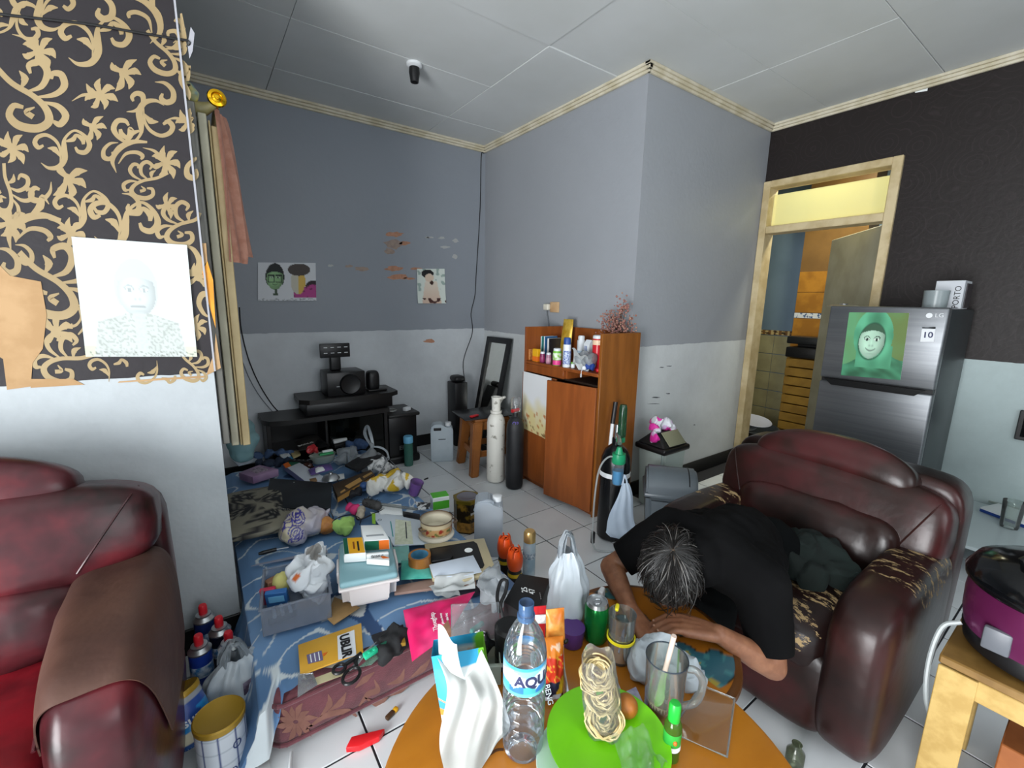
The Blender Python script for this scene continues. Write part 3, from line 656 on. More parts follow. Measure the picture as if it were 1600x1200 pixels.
# floral pillow
pl = thing('floral_pillow', 'grey pillow with black flowers beside the partition edge', 'pillow', P(404, 808, .232))
def pilcol(p):
    q = p; best = 9
    for cx, cy in ((-.07, -.06), (.06, .03), (-.05, .12), (.12, -.10), (.14, .14), (-.13, .04), (.02, -.16)):
        dx, dy = q.x-cx, q.y-cy; r = math.hypot(dx, dy)/.062; a = math.atan2(dy, dx); edge = .75+.25*abs(math.cos(a*3.5)); best = min(best, r/edge)
    if best < .18: return '#8a8577'
    if best < 1: return '#17171b' if abs(best-.62) > .05 else '#77746a'
    return '#858171' if noise.noise(q*30) < .28 else '#2a2a2c'
b = puff(nb(), (0, 0, .038), (.20, .27, .040), .7, .45, 96, 40, XF((0, 0, 0), (0, 0, math.radians(-6)))); 
vobj('pillow_case', b, pilcol, pl)
# ================================================================ opening by the partition: folding door, rod, curtain, cables
m_fold = mat('grey_olive_pvc', '#8f8b78', .5, '#837f6b', 6); m_foldc = mat('cream_pvc', '#b9a67c', .5, '#a8946a', 5)
fd = thing('folding_door', 'cream folding door pushed up against the partition edge', 'door', (.08, 1.97, .76))
sub('panel', bb(.034, .058, 1.90, 2.0, .80, 1.97, .003, 1), mat('dark_gap_grey', '#55544f', .6), fd); sub('panel', bb(.062, .088, 1.93, 2.04, .78, 1.95, .003, 1), m_fold, fd)
sub('panel', bb(.092, .098, 1.96, 2.05, .77, 1.94, .002, 1), m_foldc, fd); sub('panel', bb(.100, .128, 1.98, 2.06, .76, 1.93, .003, 1), m_foldc, fd)
m_gold = mat('brass_gold', '#c79a1e', .2, metal=1)
rd = thing('curtain_rod', 'short curtain rod with round gold finial beside the partition', 'curtain rod', (.09, 2.0, 2.0))
sub('finial', lathe(nb(), [(0, -.03), (.009, -.03), (.010, -.012), (.026, -.007), (.029, 0), (.026, .006), (.017, .009), (.014, .005), (.007, .008), (.006, .012), (0, .013)], 24, XF((.123, 1.93, 2.005), (PI/2, 0, 0))), m_gold, rd)
sub('rod', tube(nb(), [(.123, 1.94, 2.005), (.123, 2.3, 2.005)], .010, 10), m_gold, rd)
sub('bracket', tube(nb(), [(.031, 1.99, 1.985), (.07, 1.985, 1.975), (.10, 1.97, 1.985), (.123, 1.96, 2.0)], [.022, .026, .016, .010], 10, 3), mat('olive_bracket', '#6f6a45', .4, '#8c8358', 12), rd)
sub('tape_wrap', heap([((.045, 1.975, 2.03), .022), ((.055, 1.97, 2.005), .022)], .005, .006, 30), mat('teal_yellow_wrap', '#5b7f86', .5, '#b3a85a', 16), rd)
cu = thing('curtain', 'salmon pink curtain strip hanging from the gold finial', 'curtain', (.13, 2.05, 1.47))
def cpos(u, v):
    w = .035+.062*v**.7; y = 1.965+.15*u; x = .118+w*u-.004+.008*math.sin(u*9+v*3)*(1-.3*v)+.006*math.sin(u*22); z = 1.985-(.515-.03*(u > .62))*v+.02*u*(1-v)
    return Vector((x, y+.01*math.sin(u*15), z))
b = nb(); grid(b, 26, 30, cpos, .002); sub('cloth', b, mat('salmon_cloth', '#e0a892', .8, '#d2967f', 30, sheen=.2), cu)
def cable(name, pts, r, label, m=None, s=6):
    return solo(name, tube(nb(), pts, r, 6, s), m or m_black, label, 'cable')
yE = YC-.004
cable('cable', [PY(-40, 15, yE), PY(0, 22, yE), PY(60, 29, yE), PY(140, 38, yE), PY(210, 50, yE), PY(270, 60, yE), PY(296, 66, yE), Vector((.036, YC+.01, PY(303, 90, YC).z)), Vector((.038, YC+.02, PY(304, 130, YC).z)), Vector((.05, YC+.05, 2.03))], .0035, 'thin black cable strung across the top of the scroll wallpaper')
yA = YA-.006
cable('cable', [PY(374, 480, yA), PY(377, 515, yA), PY(388, 560, yA), PY(405, 600, yA), PY(425, 632, yA), PY(440, 648, yA)], .004, 'black cable sagging down the back wall behind the TV stand')
cable('cable', [PY(377, 560, yA), PY(390, 592, yA), PY(408, 622, yA), PY(432, 650, yA)], .003, 'thinner grey cable sagging below the black one on the back wall', mat('grey_cable', '#6f747a', .5))
cable('cable', [(XB-.03, YA-.02, 2.66), PY(752, 245, yA), PY(750, 330, yA), PY(744, 430, yA), PY(742, 462, yA), PY(736, 490, yA), PY(738, 520, yA), PY(724, 565, yA), PY(727, 610, yA), PY(716, 645, yA), PY(710, 665, yA), P(708, 690, .02)], .0035, 'black cable running down the room corner from the ceiling')
# blue-green plastic bag hung at the partition edge
bg = thing('plastic_bag', 'pale blue-green plastic bag hanging at the partition edge', 'bag', (.11, 2.06, .66))
hb = nb()
for p, r in (((.085, 2.08, .90), .012), ((.09, 2.085, .86), .03), ((.10, 2.09, .80), .05), ((.105, 2.10, .74), .062), ((.10, 2.10, .70), .05)): ball(hb, p, r, 3)
sub('bag_body', remesh(hb, .006, 4, .5, lambda c: c+Vector((ncrease(c, 16, .008), 0, ncrease(c, 20, .004)))), clear('teal_film', '#c8e4e6', .6, .2, .55, '#8fb2b8'), bg)
sub('bag_loop', tube(nb(), [(.075, 2.07, .87), (.072, 2.07, .93), (.085, 2.075, .955), (.095, 2.08, .92), (.095, 2.08, .87)], .005, 6, 4, flat=.4), clear('teal_film'), bg)

# ---------------------------------------------------------------- posters (generic drawn portraits)
def ell(u, v, cx, cy, rx, ry): return ((u-cx)/rx)**2+((v-cy)/ry)**2
def wallposter(name, label, cs_px, y, nx, ny, colf, curl=.006):
    q = [PY(px, py, y) for px, py in cs_px]; t = thing(name, label, 'poster', (q[0]+q[1]+q[2]+q[3])/4)
    def pos(u, v): 
        a, b_, c_, d = q; p = (a*(1-u)+b_*u)*(1-v)+(d*(1-u)+c_*u)*v; return p+Vector((0, -.0015-curl*(2*u-1)**4*.5-curl*v**6, 0))-t.location
    o = printed('print', t, nx, ny, pos, colf)
    b = nb(); grid(b, 12, 12, lambda u, v: pos(u, v)+Vector((0, .0006, 0))); obj('paper', b, mat('paper_white', '#e4e8e8', .6), t); return t
def face(u, v, cx, cy, rx, ry, skin, hair, line, hoodr=0, hood=None, fac=1):
    """plain drawn head with soft shading: returns colour or None"""
    x, y = (u-cx)/rx, (v-cy)/ry; d = x*x+y*y*(1 if y < 0 else 1+.25*abs(x)); c = None
    if (x*x/1.3+(y+.16)**2/1.4 < 1) and y < .5: c = hair
    if d < 1 and y > -.62+.22*x*x:
        g = lambda a, b_, s, t: math.exp(-((x-a)/s)**2-((y-b_)/t)**2)
        k = 1.06-.30*max(0, d-.3)-.10*x+.06*g(.3, .25, .25, .2)+.06*g(-.35, .25, .25, .2)-.22*(g(.12, .24, .07, .06)+g(-.12, .24, .07, .06))+.08*g(0, .05, .07, .2)-.10*g(0, .70, .3, .05)-.12*(g(.38, -.16, .2, .08)+g(-.38, -.16, .2, .08))
        c = [q*k for q in skin]
        sm = y-(.53-(.14 if fac > .5 else .0)*(x/.38)**2)
        if abs(x) < .38 and abs(sm) < .045+.02*(1-abs(x)/.38): c = lerpc(c, [q*.62 for q in skin], 1-abs(sm)/.075)
        for s in (-1, 1):
            e = ((x-s*.38)/.19)**2+((y+.10+.05*((x-s*.38)/.19)**2)/.075)**2
            if e < 1: c = lerpc([226, 230, 224], skin, .3)
            if e < 1 and abs(x-s*.38) < .085: c = line
            if 1 <= e < 1.5 and y < -.08: c = line
            if abs(y+.30-.10*((x-s*.40)/.24)**2) < .028 and abs(x-s*.40) < .24: c = lerpc(line, skin, .25)
    return c
def faint(u, v):
    bg = [186, 193, 193]; c = face(u, v, .49, .44, .17, .22, [168, 175, 174], [170, 177, 177], [120, 127, 127], fac=0)
    x = abs(u-.49); 
    if v > .62 and x < .34+.2*(v-.62) and v-.62 > (x-.12)*.32:
        n = noise.noise(Vector((u*42, v*42, 0))); t = .5 if x > .05 else .1; c = lerpc([176, 182, 177], [110, 114, 104], (n > .12)*t+.08+.25*(noise.noise(Vector((u*9, v*9, 2))) > .2)*t)
    if v > .955 and noise.noise(Vector((u*60, v*60, 5))) > .30: c = [70, 74, 60]
    if v > .90 and c is None: bg = [182, 186, 168]
    return lerpc(bg, c, .55) if c else bg
wallposter('portrait_poster', 'large white paper with a very faint portrait on the scroll wallpaper', [(112, 370), (292, 383), (308, 557), (135, 557)], YC-.004, 90, 120, faint)
def duo(u, v):
    bg = [205, 208, 212]; c = face(u, v, .28, .42, .14, .30, [130, 168, 120], [22, 28, 28], [20, 30, 28])
    if c and abs(v-.42) < .1 and abs(abs(u-.28)-.06) < .055 and (abs(v-.42) > .075 or abs(abs(u-.28)-.06) > .045): c = [20, 30, 30]
    if abs(u-.29) < .02+.02*(v > .8) and .68 < v < .85: c = [60, 80, 60]
    if c is None:
        if ell(u, v, .68, .5, .13, .34) < 1: c = [206, 170, 80] if u > .68 else [190, 186, 170]
        if ell(u, v, .70, .18, .20, .16) < 1: c = [70, 62, 58]
        if ell(u, v, .95, .62, .14, .16) < 1: c = [40, 26, 32]
        if v > .55+.5*abs(u-.95) and u > .6 and v < .92 and ell(u, v, .68, .5, .12, .33) > 1: c = [168, 60, 128] if noise.noise(Vector((u*14, v*14, 0))) > -.3 else [110, 40, 80]
        if v > .93 and noise.noise(Vector((u*20, v*30, 3))) > .1: c = [150, 155, 158]
    return c or bg
wallposter('portrait_poster', 'small poster of two coloured heads, one green, on the grey back wall', [(403, 410), (493, 411), (494, 470), (403, 470)], YA-.003, 72, 54, duo)
def slim(u, v):
    bg = [206, 214, 206]; c = None
    if ell(u, v, .38, .14, .22, .12) < 1: c = [24, 22, 24]
    if ell(u, v, .44, .26, .16, .12) < 1: c = [212, 190, 170]
    if ell(u, v, .52, .40, .07, .06) < 1: c = [60, 36, 30]
    if c is None and abs(u-.5) < .22+.2*(v-.4) and v > .36: c = lerpc([216, 204, 188], [196, 160, 140], v-.4)
    n = noise.noise(Vector((u*6, v*8, 4)))
    if v > .85 and n > .15: c = [70, 40, 36]
    if c is None and n > .3: c = [150, 168, 160]
    return c or bg
wallposter('portrait_poster', 'small narrow poster of a dark-haired figure near the room corner', [(651, 420), (694, 420), (696, 474), (652, 474)], YA-.003, 40, 56, slim, .012)

# ceiling lamp socket
ls = thing('lamp_socket', 'small black lamp socket without a bulb on the ceiling', 'lamp socket', (1.19, 2.73, H))
sub('rose', lathe(nb(), [(0, H+.001), (.045, H+.001), (.046, H-.012), (.030, H-.022), (0, H-.022)], 20, XF((1.19, 2.73, 0))), mat('white_plastic', '#d5d8da', .4), ls)
sub('socket', lathe(nb(), [(.030, H-.02), (.032, H-.05), (.026, H-.085), (.024, H-.10), (.018, H-.10), (.018, H-.07), (0, H-.07)], 20, XF((1.19, 2.73, 0))), m_black, ls)

# ================================================================ back wall furniture
m_tv = mat('dark_brown_laminate', '#1b1a1a', .4, '#232120', 5); m_tvb = mat('black_laminate', '#0f0f11', .35); m_smoke = clear('smoked_glass', '#3a403c', .7, .05, .25, '#1a201c')
tv = thing('tv_stand', 'wide black TV stand with raised middle against the back wall', 'cabinet', (.87, 3.5, 0))
b = nb(); prism(b, [(.32, 3.66), (.32, 3.42), (.36, 3.36), (.60, 3.33), (1.0, 3.33), (1.16, 3.35), (1.16, 3.66)], .02, .06); sub('plinth', b, m_tvb, tv)
sub('side_panel', bb(.32, .35, 3.40, 3.66, .06, .46, .004, 1), m_tv, tv); sub('side_panel', bb(1.14, 1.17, 3.35, 3.66, .06, .46, .004, 1), m_tv, tv); sub('side_panel', bb(.70, .72, 3.37, 3.66, .06, .46, .004, 1), m_tv, tv)
sub('back_panel', bb(.35, 1.14, 3.64, 3.66, .06, .46), m_tvb, tv); sub('shelf', bb(.35, 1.14, 3.38, 3.64, .24, .26, .003, 1), m_tv, tv)
b = nb(); prism(b, [(.30, 3.67), (.30, 3.43), (.34, 3.36), (.46, 3.325), (1.0, 3.315), (1.18, 3.33), (1.18, 3.67)], .46, .495); sub('top_board', b, m_tv, tv)
sub('upper_box', bb(.58, 1.22, 3.36, 3.66, .497, .585, .008, 2), m_tvb, tv)
b = nb(); prism(b, [(.55, 3.67), (.54, 3.40), (.60, 3.34), (.90, 3.32), (1.20, 3.33), (1.27, 3.38), (1.27, 3.67)], .585, .618); sub('upper_board', b, m_tv, tv)
sub('glass_door', bb(.73, 1.13, 3.345, 3.350, .08, .45), m_smoke, tv)
sub('tower', bb(1.18, 1.42, 3.36, 3.66, .02, .40, .008, 2), m_tvb, tv); sub('tower_top', bb(1.17, 1.44, 3.33, 3.67, .40, .43, .012, 3), m_tv, tv); sub('tower_foot', bb(1.17, 1.44, 3.34, 3.66, 0, .07, .02, 3), m_tvb, tv)
m_white = mat('white_plastic', '#d5d8da', .4); m_sil = mat('brushed_silver', '#b7babc', .3, metal=.9)
wtext('lettering', 'ERL', .05, m_sil, tv, [(1.19, 3.355, .15, 0), (1.41, 3.355, .15, 0), (1.41, 3.355, .10, 0), (1.19, 3.355, .10, 0)] if False else [Vector((1.19, 3.355, .16)), Vector((1.41, 3.355, .16)), Vector((1.41, 3.355, .11)), Vector((1.19, 3.355, .11))], bold=.001)
sw = thing('subwoofer', 'black cube subwoofer on the raised middle of the TV stand', 'speaker', (.87, 3.47, .618))
sub('speaker_box', bb(.735, 1.015, 3.38, 3.60, .620, .80, .006, 2), m_tvb, sw); sub('cone', lathe(nb(), [(0, .008), (.03, .004), (.07, .016), (.078, .004), (.078, -.002), (0, -.002)], 28, XF((.90, 3.378, .705), (PI/2, 0, 0))), m_black, sw); sub('badge', bb(.80, .835, 3.377, 3.381, .690, .697), m_sil, sw)
ph = thing('display_panel', 'black panel with two rows of white dashes above the subwoofer', 'display', (.83, 3.5, .80))
sub('neck', bb(.785, .865, 3.47, 3.52, .801, .93, .012, 3), m_black, ph); sub('panel', bb(.715, .93, 3.45, 3.475, .905, 1.01, .004, 2), m_black, ph)
for r_ in range(2):
    for k in range(4): sub('mark', bb(.74+.049*k, .765+.049*k, 3.447, 3.451, .937+.042*r_, .943+.042*r_), m_white, ph)
sp = thing('desk_speaker', 'small dark rounded speaker to the right of the subwoofer', 'speaker', (1.10, 3.48, .618))
sub('shell', puff(nb(), (1.105, 3.49, .70), (.05, .05, .08), .5, .6, 24, 16), m_black, sp); sub('foot', bb(1.05, 1.20, 3.42, 3.55, .62, .635, .006, 2), m_black, sp)
cableset = cable('coiled_cable', [(1.24+.05*math.cos(k*.9)*(1-.03*k), 3.46+.04*math.sin(k*.9), .436+.004*(k % 3)) for k in range(20)], .004, 'pale coiled cable on the right end of the TV stand', mat('grey_cord', '#8e8f8c', .5), 3)
solo('adapter', bb(-.03, .03, -.02, .02, 0, .03, .006, 2), m_white, 'white plug adapter on the right end of the TV stand', 'adapter', (1.36, 3.42, .43), .4)
# stool, board, gas cylinders, jerrycan
m_br = mat('brown_plastic', '#8a5526', .4, '#7c4a20', 8)
st = thing('plastic_stool', 'brown plastic stool carrying a thin black board', 'stool', (1.83, 2.92, 0), math.radians(-11))
obj('seat', box(nb(), (0, 0, .435), (.29, .29, .03), .012, 3), m_br, st); obj('apron', box(nb(), (0, 0, .39), (.27, .27, .07), .012, 2), m_br, st)
for sx in (-1, 1):
    for sy in (-1, 1):
        b = nb(); lv = []
        for z, o_, w_ in ((0, .165, .032), (.10, .155, .033), (.25, .14, .036), (.43, .125, .042)):
            lv.append([b.verts.new((sx*o_+dx*w_, sy*o_+dy*w_, z)) for dx, dy in ((-1, -1), (1, -1), (1, 1), (-1, 1))])
        for p_, q_ in zip(lv, lv[1:]):
            for k in range(4): b.faces.new((p_[k], p_[(k+1) % 4], q_[(k+1) % 4], q_[k]))
        b.faces.new(lv[0][::-1]); b.faces.new(lv[-1]); bmesh.ops.bevel(b, geom=b.edges[:], offset=.008, segments=2, affect='EDGES'); obj('leg', b, m_br, st)
for a_ in range(4): obj('stretcher', box(nb(), (0, .145, .17), (.26, .018, .05), .004, 1, XF((0, 0, 0), (0, 0, a_*PI/2))), m_br, st)
slab('board', [(706, 642, .458), (727, 657, .458), (806, 648, .458), (778, 633, .458)], .006, mat('black_gloss_board', '#141518', .25), 'thin black board lying on the brown plastic stool', 'board')
solo('red_packet', bb(-.04, .04, -.015, .015, 0, .015, .006, 2), mat('red_plastic', '#b5252b', .35), 'small red packet on the black board on the stool', 'packet', tuple(P(741, 651, .460)), .3)
m_wcyl = mat('chipped_white_paint', '#d6d4cc', .45, '#8d8a80', 26, lo=.62, hi=.70)
c1 = thing('gas_cylinder', 'chipped white gas cylinder standing beside the brown stool', 'gas cylinder', (1.735, 2.63, 0))
obj('tank', lathe(nb(), [(0, .004), (.05, .004), (.063, .012), (.067, .03), (.067, .46), (.062, .49), (.045, .52), (.032, .53), (.030, .55), (0, .55)], 32), m_wcyl, c1)
obj('collar', lathe(nb(), [(.036, .53), (.042, .535), (.042, .55), (.036, .552)], 24), m_wcyl, c1)
obj('valve_guard', lathe(nb(), [(.032, .545), (.033, .64), (.037, .65), (.037, .655), (.030, .655), (.028, .55)], 20, None), m_wcyl, c1)
obj('handle', tube(nb(), [(.0, -.03, .645), (.04, -.028, .648), (.068, -.01, .645), (.072, .02, .635), (.06, .03, .61), (.035, .02, .59)], .010, 8, 4), m_wcyl, c1)
c2 = thing('gas_cylinder', 'matt black gas cylinder standing against the brown cabinet', 'gas cylinder', (1.785, 2.455, 0))
obj('tank', lathe(nb(), [(0, .004), (.05, .004), (.060, .014), (.063, .035), (.063, .45), (.058, .49), (.04, .525), (.022, .54), (.02, .57), (0, .57)], 32), mat('matt_black_tank', '#17181b', .55, '#1f2023', 12), c2)
obj('valve', tube(nb(), [(0, 0, .56), (0, 0, .62)], .014, 10), m_sil, c2); obj('red_tap', tube(nb(), [(-.04, -.01, .585), (.02, -.01, .59)], .013, 10), mat('red_plastic'  , '#b5252b'), c2)
obj('clear_hood', lathe(nb(), [(.032, .57), (.036, .60), (.036, .665), (.030, .675)], 20), clear('clear_plastic', '#f4f6f8', .6, .06, .08), c2)
text('lettering', 'O2', .035, mat('purple_ink', '#6a58b8', .5), c2, (0, 0, .50), (0, 0, math.radians(-35)), bend=.0545)
m_jerry = mat('grey_white_hdpe', '#b4bfc6', .4, '#a8b4bc', 5, alpha=1)
def jerry(root, w, d, h, m, cap, level=None):
    b = nb(); prof = [(-w/2, 0), (w/2, 0), (w/2, h*.80), (w/2-.012, h*.86), (w*.22, h*.90), (w*.20, h*.96), (w*.02, h*.98)]
    # body with a bored grip: outline polygon extruded in depth
    out = [(-w/2+.008, 0), (w/2-.008, 0), (w/2, .01), (w/2, h*.84), (w*.46, h*.90), (w*.12, h*.90), (w*.06, h*.94), (w*.02, h*.985), (-w*.30, h*.985), (-w*.44, h*.95), (-w/2, h*.88), (-w/2, .01)]
    prism(b, out, -d/2, d/2, XF((0, 0, 0), (PI/2, 0, 0))); bmesh.ops.bevel(b, geom=b.edges[:], offset=.007, segments=2, affect='EDGES'); obj('can_body', b, m, root)
    obj('grip_hollow', box(nb(), (-w*.20, -d/2, h*.87), (w*.34, .012, h*.075), .005, 2), m_black, root)
    obj('neck', lathe(nb(), [(.022, h*.89), (.022, h*.93)], 16, XF((w*.30, 0, 0))), m, root); obj('cap', lathe(nb(), [(0, h*.92), (.026, h*.92), (.026, h*1.0), (.022, h*1.005), (0, h*1.005)], 20, XF((w*.30, 0, 0))), cap, root)
j1 = thing('jerrycan', 'grey-white jerrycan standing at the back wall beside the TV stand', 'jerrycan', (1.60, 3.26, 0), math.radians(-24)); jerry(j1, .185, .12, .33, m_jerry, m_white)
obj('mark', box(nb(), (0, -.0605, .20), (.06, .002, .006), 0), m_black, j1)
gb = thing('drinking_bottle', 'green translucent bottle with pale blue lid in front of the TV stand', 'bottle', (1.31, 3.285, 0))
obj('bottle_body', lathe(nb(), [(0, .002), (.034, .002), (.037, .02), (.037, .19), (.033, .205), (0, .205)], 24), mat('green_translucent', '#3f6f63', .2, alpha=.88), gb); obj('lid', lathe(nb(), [(.036, .195), (.039, .198), (.039, .245), (.034, .252), (0, .252)], 24), mat('sky_blue_plastic', '#6db3d6', .4), gb)
# mirror leaning in the corner, black tower behind it
mi = thing('mirror', 'tall narrow black-framed mirror leaning in the room corner', 'mirror', (2.15, 3.25, 0))
tl, tr = PX(764, 526, 2.262), PX(801, 530, 2.262); bl, br = Vector((2.02, 3.50, .004)), Vector((2.02, 3.14, .004)); n_ = (tr-tl).cross(bl-tl).normalized(); n_ = n_ if n_.x < 0 else -n_
def mq(a, b_, c_, d, t):
    q = nb(); v = [q.verts.new(p) for p in (a, b_, c_, d)]; w_ = [q.verts.new(p+n_*t) for p in (a, b_, c_, d)]; q.faces.new(v); q.faces.new(w_[::-1])
    for k in range(4): q.faces.new((v[k], v[(k+1) % 4], w_[(k+1) % 4], w_[k]))
    return q
def mp_(u, v): return (tl*(1-u)+tr*u)*(1-v)+(bl*(1-u)+br*u)*v
for (u0, u1, v0, v1) in ((0, .14, 0, 1), (.86, 1, 0, 1), (.14, .86, 0, .05), (.14, .86, .95, 1)): sub('frame_bar', mq(mp_(u0, v0), mp_(u1, v0), mp_(u1, v1), mp_(u0, v1), .022), m_black, mi)
sub('mirror_glass', mq(mp_(.14, .05), mp_(.86, .05), mp_(.86, .95), mp_(.14, .95), .008), mat('mirror_silver', '#e8e8e0', .03, metal=1), mi)
tw = thing('speaker_tower', 'black tower speaker half hidden behind the leaning mirror', 'speaker', (2.07, 3.5, 0)); sub('speaker_box', bb(1.86, 1.99, 3.50, 3.66, 0, .60, .008, 2), m_black, tw); sub('cap', bb(1.87, 1.98, 3.51, 3.65, .60, .66, .03, 3), m_black, tw)
# ================================================================ brown cabinet and what stands on it
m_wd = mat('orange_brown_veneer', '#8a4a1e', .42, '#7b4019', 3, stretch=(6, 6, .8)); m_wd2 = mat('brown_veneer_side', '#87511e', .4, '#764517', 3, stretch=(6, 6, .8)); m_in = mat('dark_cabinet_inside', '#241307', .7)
cb = thing('cabinet', 'tall orange-brown wooden cabinet with one door ajar against the grey wall', 'cabinet', (2.1, 2.18, 0))
sub('side_panel', bb(1.93, 2.275, 1.80, 1.82, 0, 1.165, .002, 1), m_wd2, cb); sub('side_panel', bb(1.93, 2.275, 2.54, 2.56, 0, 1.165, .002, 1), m_wd, cb)
sub('back_panel', bb(2.255, 2.275, 1.82, 2.54, .05, 1.165), m_wd, cb); sub('floor_board', bb(1.95, 2.255, 1.82, 2.54, .05, .07), m_wd, cb); sub('plinth', bb(1.95, 1.965, 1.82, 2.54, 0, .05), m_wd, cb)
sub('shelf', bb(1.93, 2.255, 1.82, 2.54, .903, .923, .002, 1), m_wd, cb); sub('middle_board', bb(1.95, 2.255, 1.82, 2.54, .835, .848), m_in, cb); sub('rail', bb(1.93, 1.95, 2.13, 2.54, .845, .903, .002, 1), m_wd, cb); sub('divider', bb(1.95, 2.2, 2.11, 2.13, .848, .903), m_wd, cb)
dl = sub('door', bb(1.912, 1.929, 2.185, 2.552, .045, .838, .002, 1), m_wd, cb); 
hm = mat('dull_steel', '#9a958a', .4, metal=.8)
obj('handle', bb(1.897-2.1, 1.911-2.1, 2.20-2.18, 2.21-2.18, .23, .32, .003, 1), hm, dl); obj('lock', lathe(nb(), [(0, 0), (.009, 0), (.009, .01), (0, .01)], 12, XF((1.911-2.1, 2.205-2.18, .43), (0, -PI/2, 0))), hm, dl)
dr = nb(); box(dr, (0, .19, .44), (.018, .38, .80), .002, 1); dro = obj('door', dr, m_wd, cb); dro.location = Vector((1.918, 1.812, 0))-cb.location; dro.rotation_euler = (0, 0, math.radians(11))
# paper fixed on the left door, stained
pq = [PX(818, 580, 1.909), PX(862, 591, 1.906), PX(856, 687, 1.902), PX(816, 668, 1.906)]
def stain(u, v):
    t = noise.noise(Vector((u*4, v*4, 3)))*.3+v; c = lerpc([214, 216, 218], [206, 192, 140], (t-.35)*2.2)
    if noise.noise(Vector((u*16, v*10, 9))) > .35 and v > .6: c = [176, 116, 70]
    if v > .88 and noise.noise(Vector((u*12, v*14, 1))) > .3: c = [120, 96, 60]
    return c
pp = thing('stained_paper', 'white paper with brown stains fixed to the cabinet door', 'paper', (pq[0]+pq[1]+pq[2]+pq[3])/4)
def pps(u, v): p = (pq[0]*(1-u)+pq[1]*u)*(1-v)+(pq[3]*(1-u)+pq[2]*u)*v; return p+Vector((-.006*u**3*v-.0012, 0, 0))-pp.location
printed('print', pp, 24, 50, pps, stain); b = nb(); grid(b, 6, 8, lambda u, v: pps(u, v)+Vector((.0007, 0, 0))); obj('sheet', b, mat('paper_white', '#e4e8e8'), pp)

def tin(name, label, cat, loc, r, h, m, capm=None, caph=0, capr=None, bands=(), n=24, group=None, neck=None):
    """round can or bottle: body, printed bands, cap"""
    t = thing(name, label, cat, loc, 0, group)
    prof = [(0, .0005), (r*.92, .0005), (r, .004), (r, h-.006), (r*.94, h)]
    if neck: prof = [(0, .0005), (r*.92, .0005), (r, .004), (r, h-neck[1]), (r*.9, h-neck[1]*.55), (neck[0], h-.004), (neck[0], h)]
    obj('body', lathe(nb(), prof+[(0, h)], n), m, t)
    for z0, z1, bm_ in bands: obj('label_band', lathe(nb(), [(r+.0004, z0), (r+.0008, z0+.001), (r+.0008, z1-.001), (r+.0004, z1)], n), bm_, t)
    if capm: cr_ = capr or r*.8; obj('cap', lathe(nb(), [(cr_, h-.001), (cr_, h+caph*.8), (cr_*.8, h+caph), (0, h+caph)], n), capm, t)
    return t
def pl_(hexc, rough=.4, n=None): return mat(n or 'plain_'+hexc.strip('#'), hexc, rough)
SZ = .9235
def onshelf(px, py, x): d = PX(px, py, x); return (x, d.y, SZ)
# back row
for k, (px, c_, h_, w_) in enumerate([(837, '#d8d8da', .19, .012), (843, '#23202a', .17, .022), (850, '#5a1f2a', .165, .014), (855, '#3f8a86', .17, .013), (860, '#2f5f8e', .172, .014), (866, '#1d1d24', .16, .026)]):
    p = onshelf(px, 545, 2.12); t = thing('book', ['white upright book at the left end of the cabinet shelf', 'thick black upright book on the cabinet shelf', 'thin dark red upright book on the cabinet shelf', 'teal upright book on the cabinet shelf', 'blue upright book on the cabinet shelf', 'wide black folder beside the blue book on the cabinet shelf'][k], 'book', p, 0, 'books on the cabinet shelf')
    obj('cover', box(nb(), (0, 0, h_/2+.0005), (.12, w_, h_), .002, 1), pl_(c_), t); obj('pages', box(nb(), (-.0015, 0, h_/2+.001), (.1185, w_*.6, h_-.0), 0), mat('paper_white', '#e4e8e8'), t)
t = thing('golden_packet', 'golden yellow packet leaning at the back of the cabinet shelf', 'packet', onshelf(887, 540, 2.20)); obj('pouch', pouch([Vector((.0, .05, .30)), Vector((.0, -.05, .30)), Vector((-.03, -.06, .001)), Vector((-.03, .06, .001))], .02), mat('gold_foil', '#b48d1f', .35, '#cfae4a', 20, metal=.3), t)
m_wc = pl_('#d9dee2'); m_blu = pl_('#274b8f'); m_red = mat('red_can', '#c01f2a', .3); m_pk = pl_('#d63f86'); m_gr = pl_('#6fb53a'); m_ye = pl_('#e0a818'); m_or2 = mat('orange_print', '#d96a1e', .45); m_purp = mat('plum_pills', '#7a2550', .35)
tin('aerosol_can', 'white aerosol can at the back of the cabinet shelf', 'can', onshelf(908, 540, 2.12), .028, .17, m_wc, m_wc, .03, bands=[(.04, .10, pl_('#9fb4c4'))])
t = thing('milk_carton', 'white carton with blue stripes beside the red can on the shelf', 'carton', onshelf(920, 545, 2.10)); obj('carton', box(nb(), (0, 0, .075), (.05, .05, .15), .002, 1), m_wc, t); obj('gable', prism(nb(), [(-.025, 0), (.025, 0), (0, .03)], -.025, .025, XF((0, 0, .15), (PI/2, 0, 0))), m_wc, t)
for k in range(3): obj('stripe', box(nb(), (-.0255, -.004+.008*k, .08), (.001, .004, .12)), m_blu, t)
tin('red_tin', 'tall red can with white top on the cabinet shelf', 'can', onshelf(934, 545, 2.06), .034, .20, m_red, m_wc, .02, .034, bands=[(.16, .19, pl_('#e8c9a8'))])
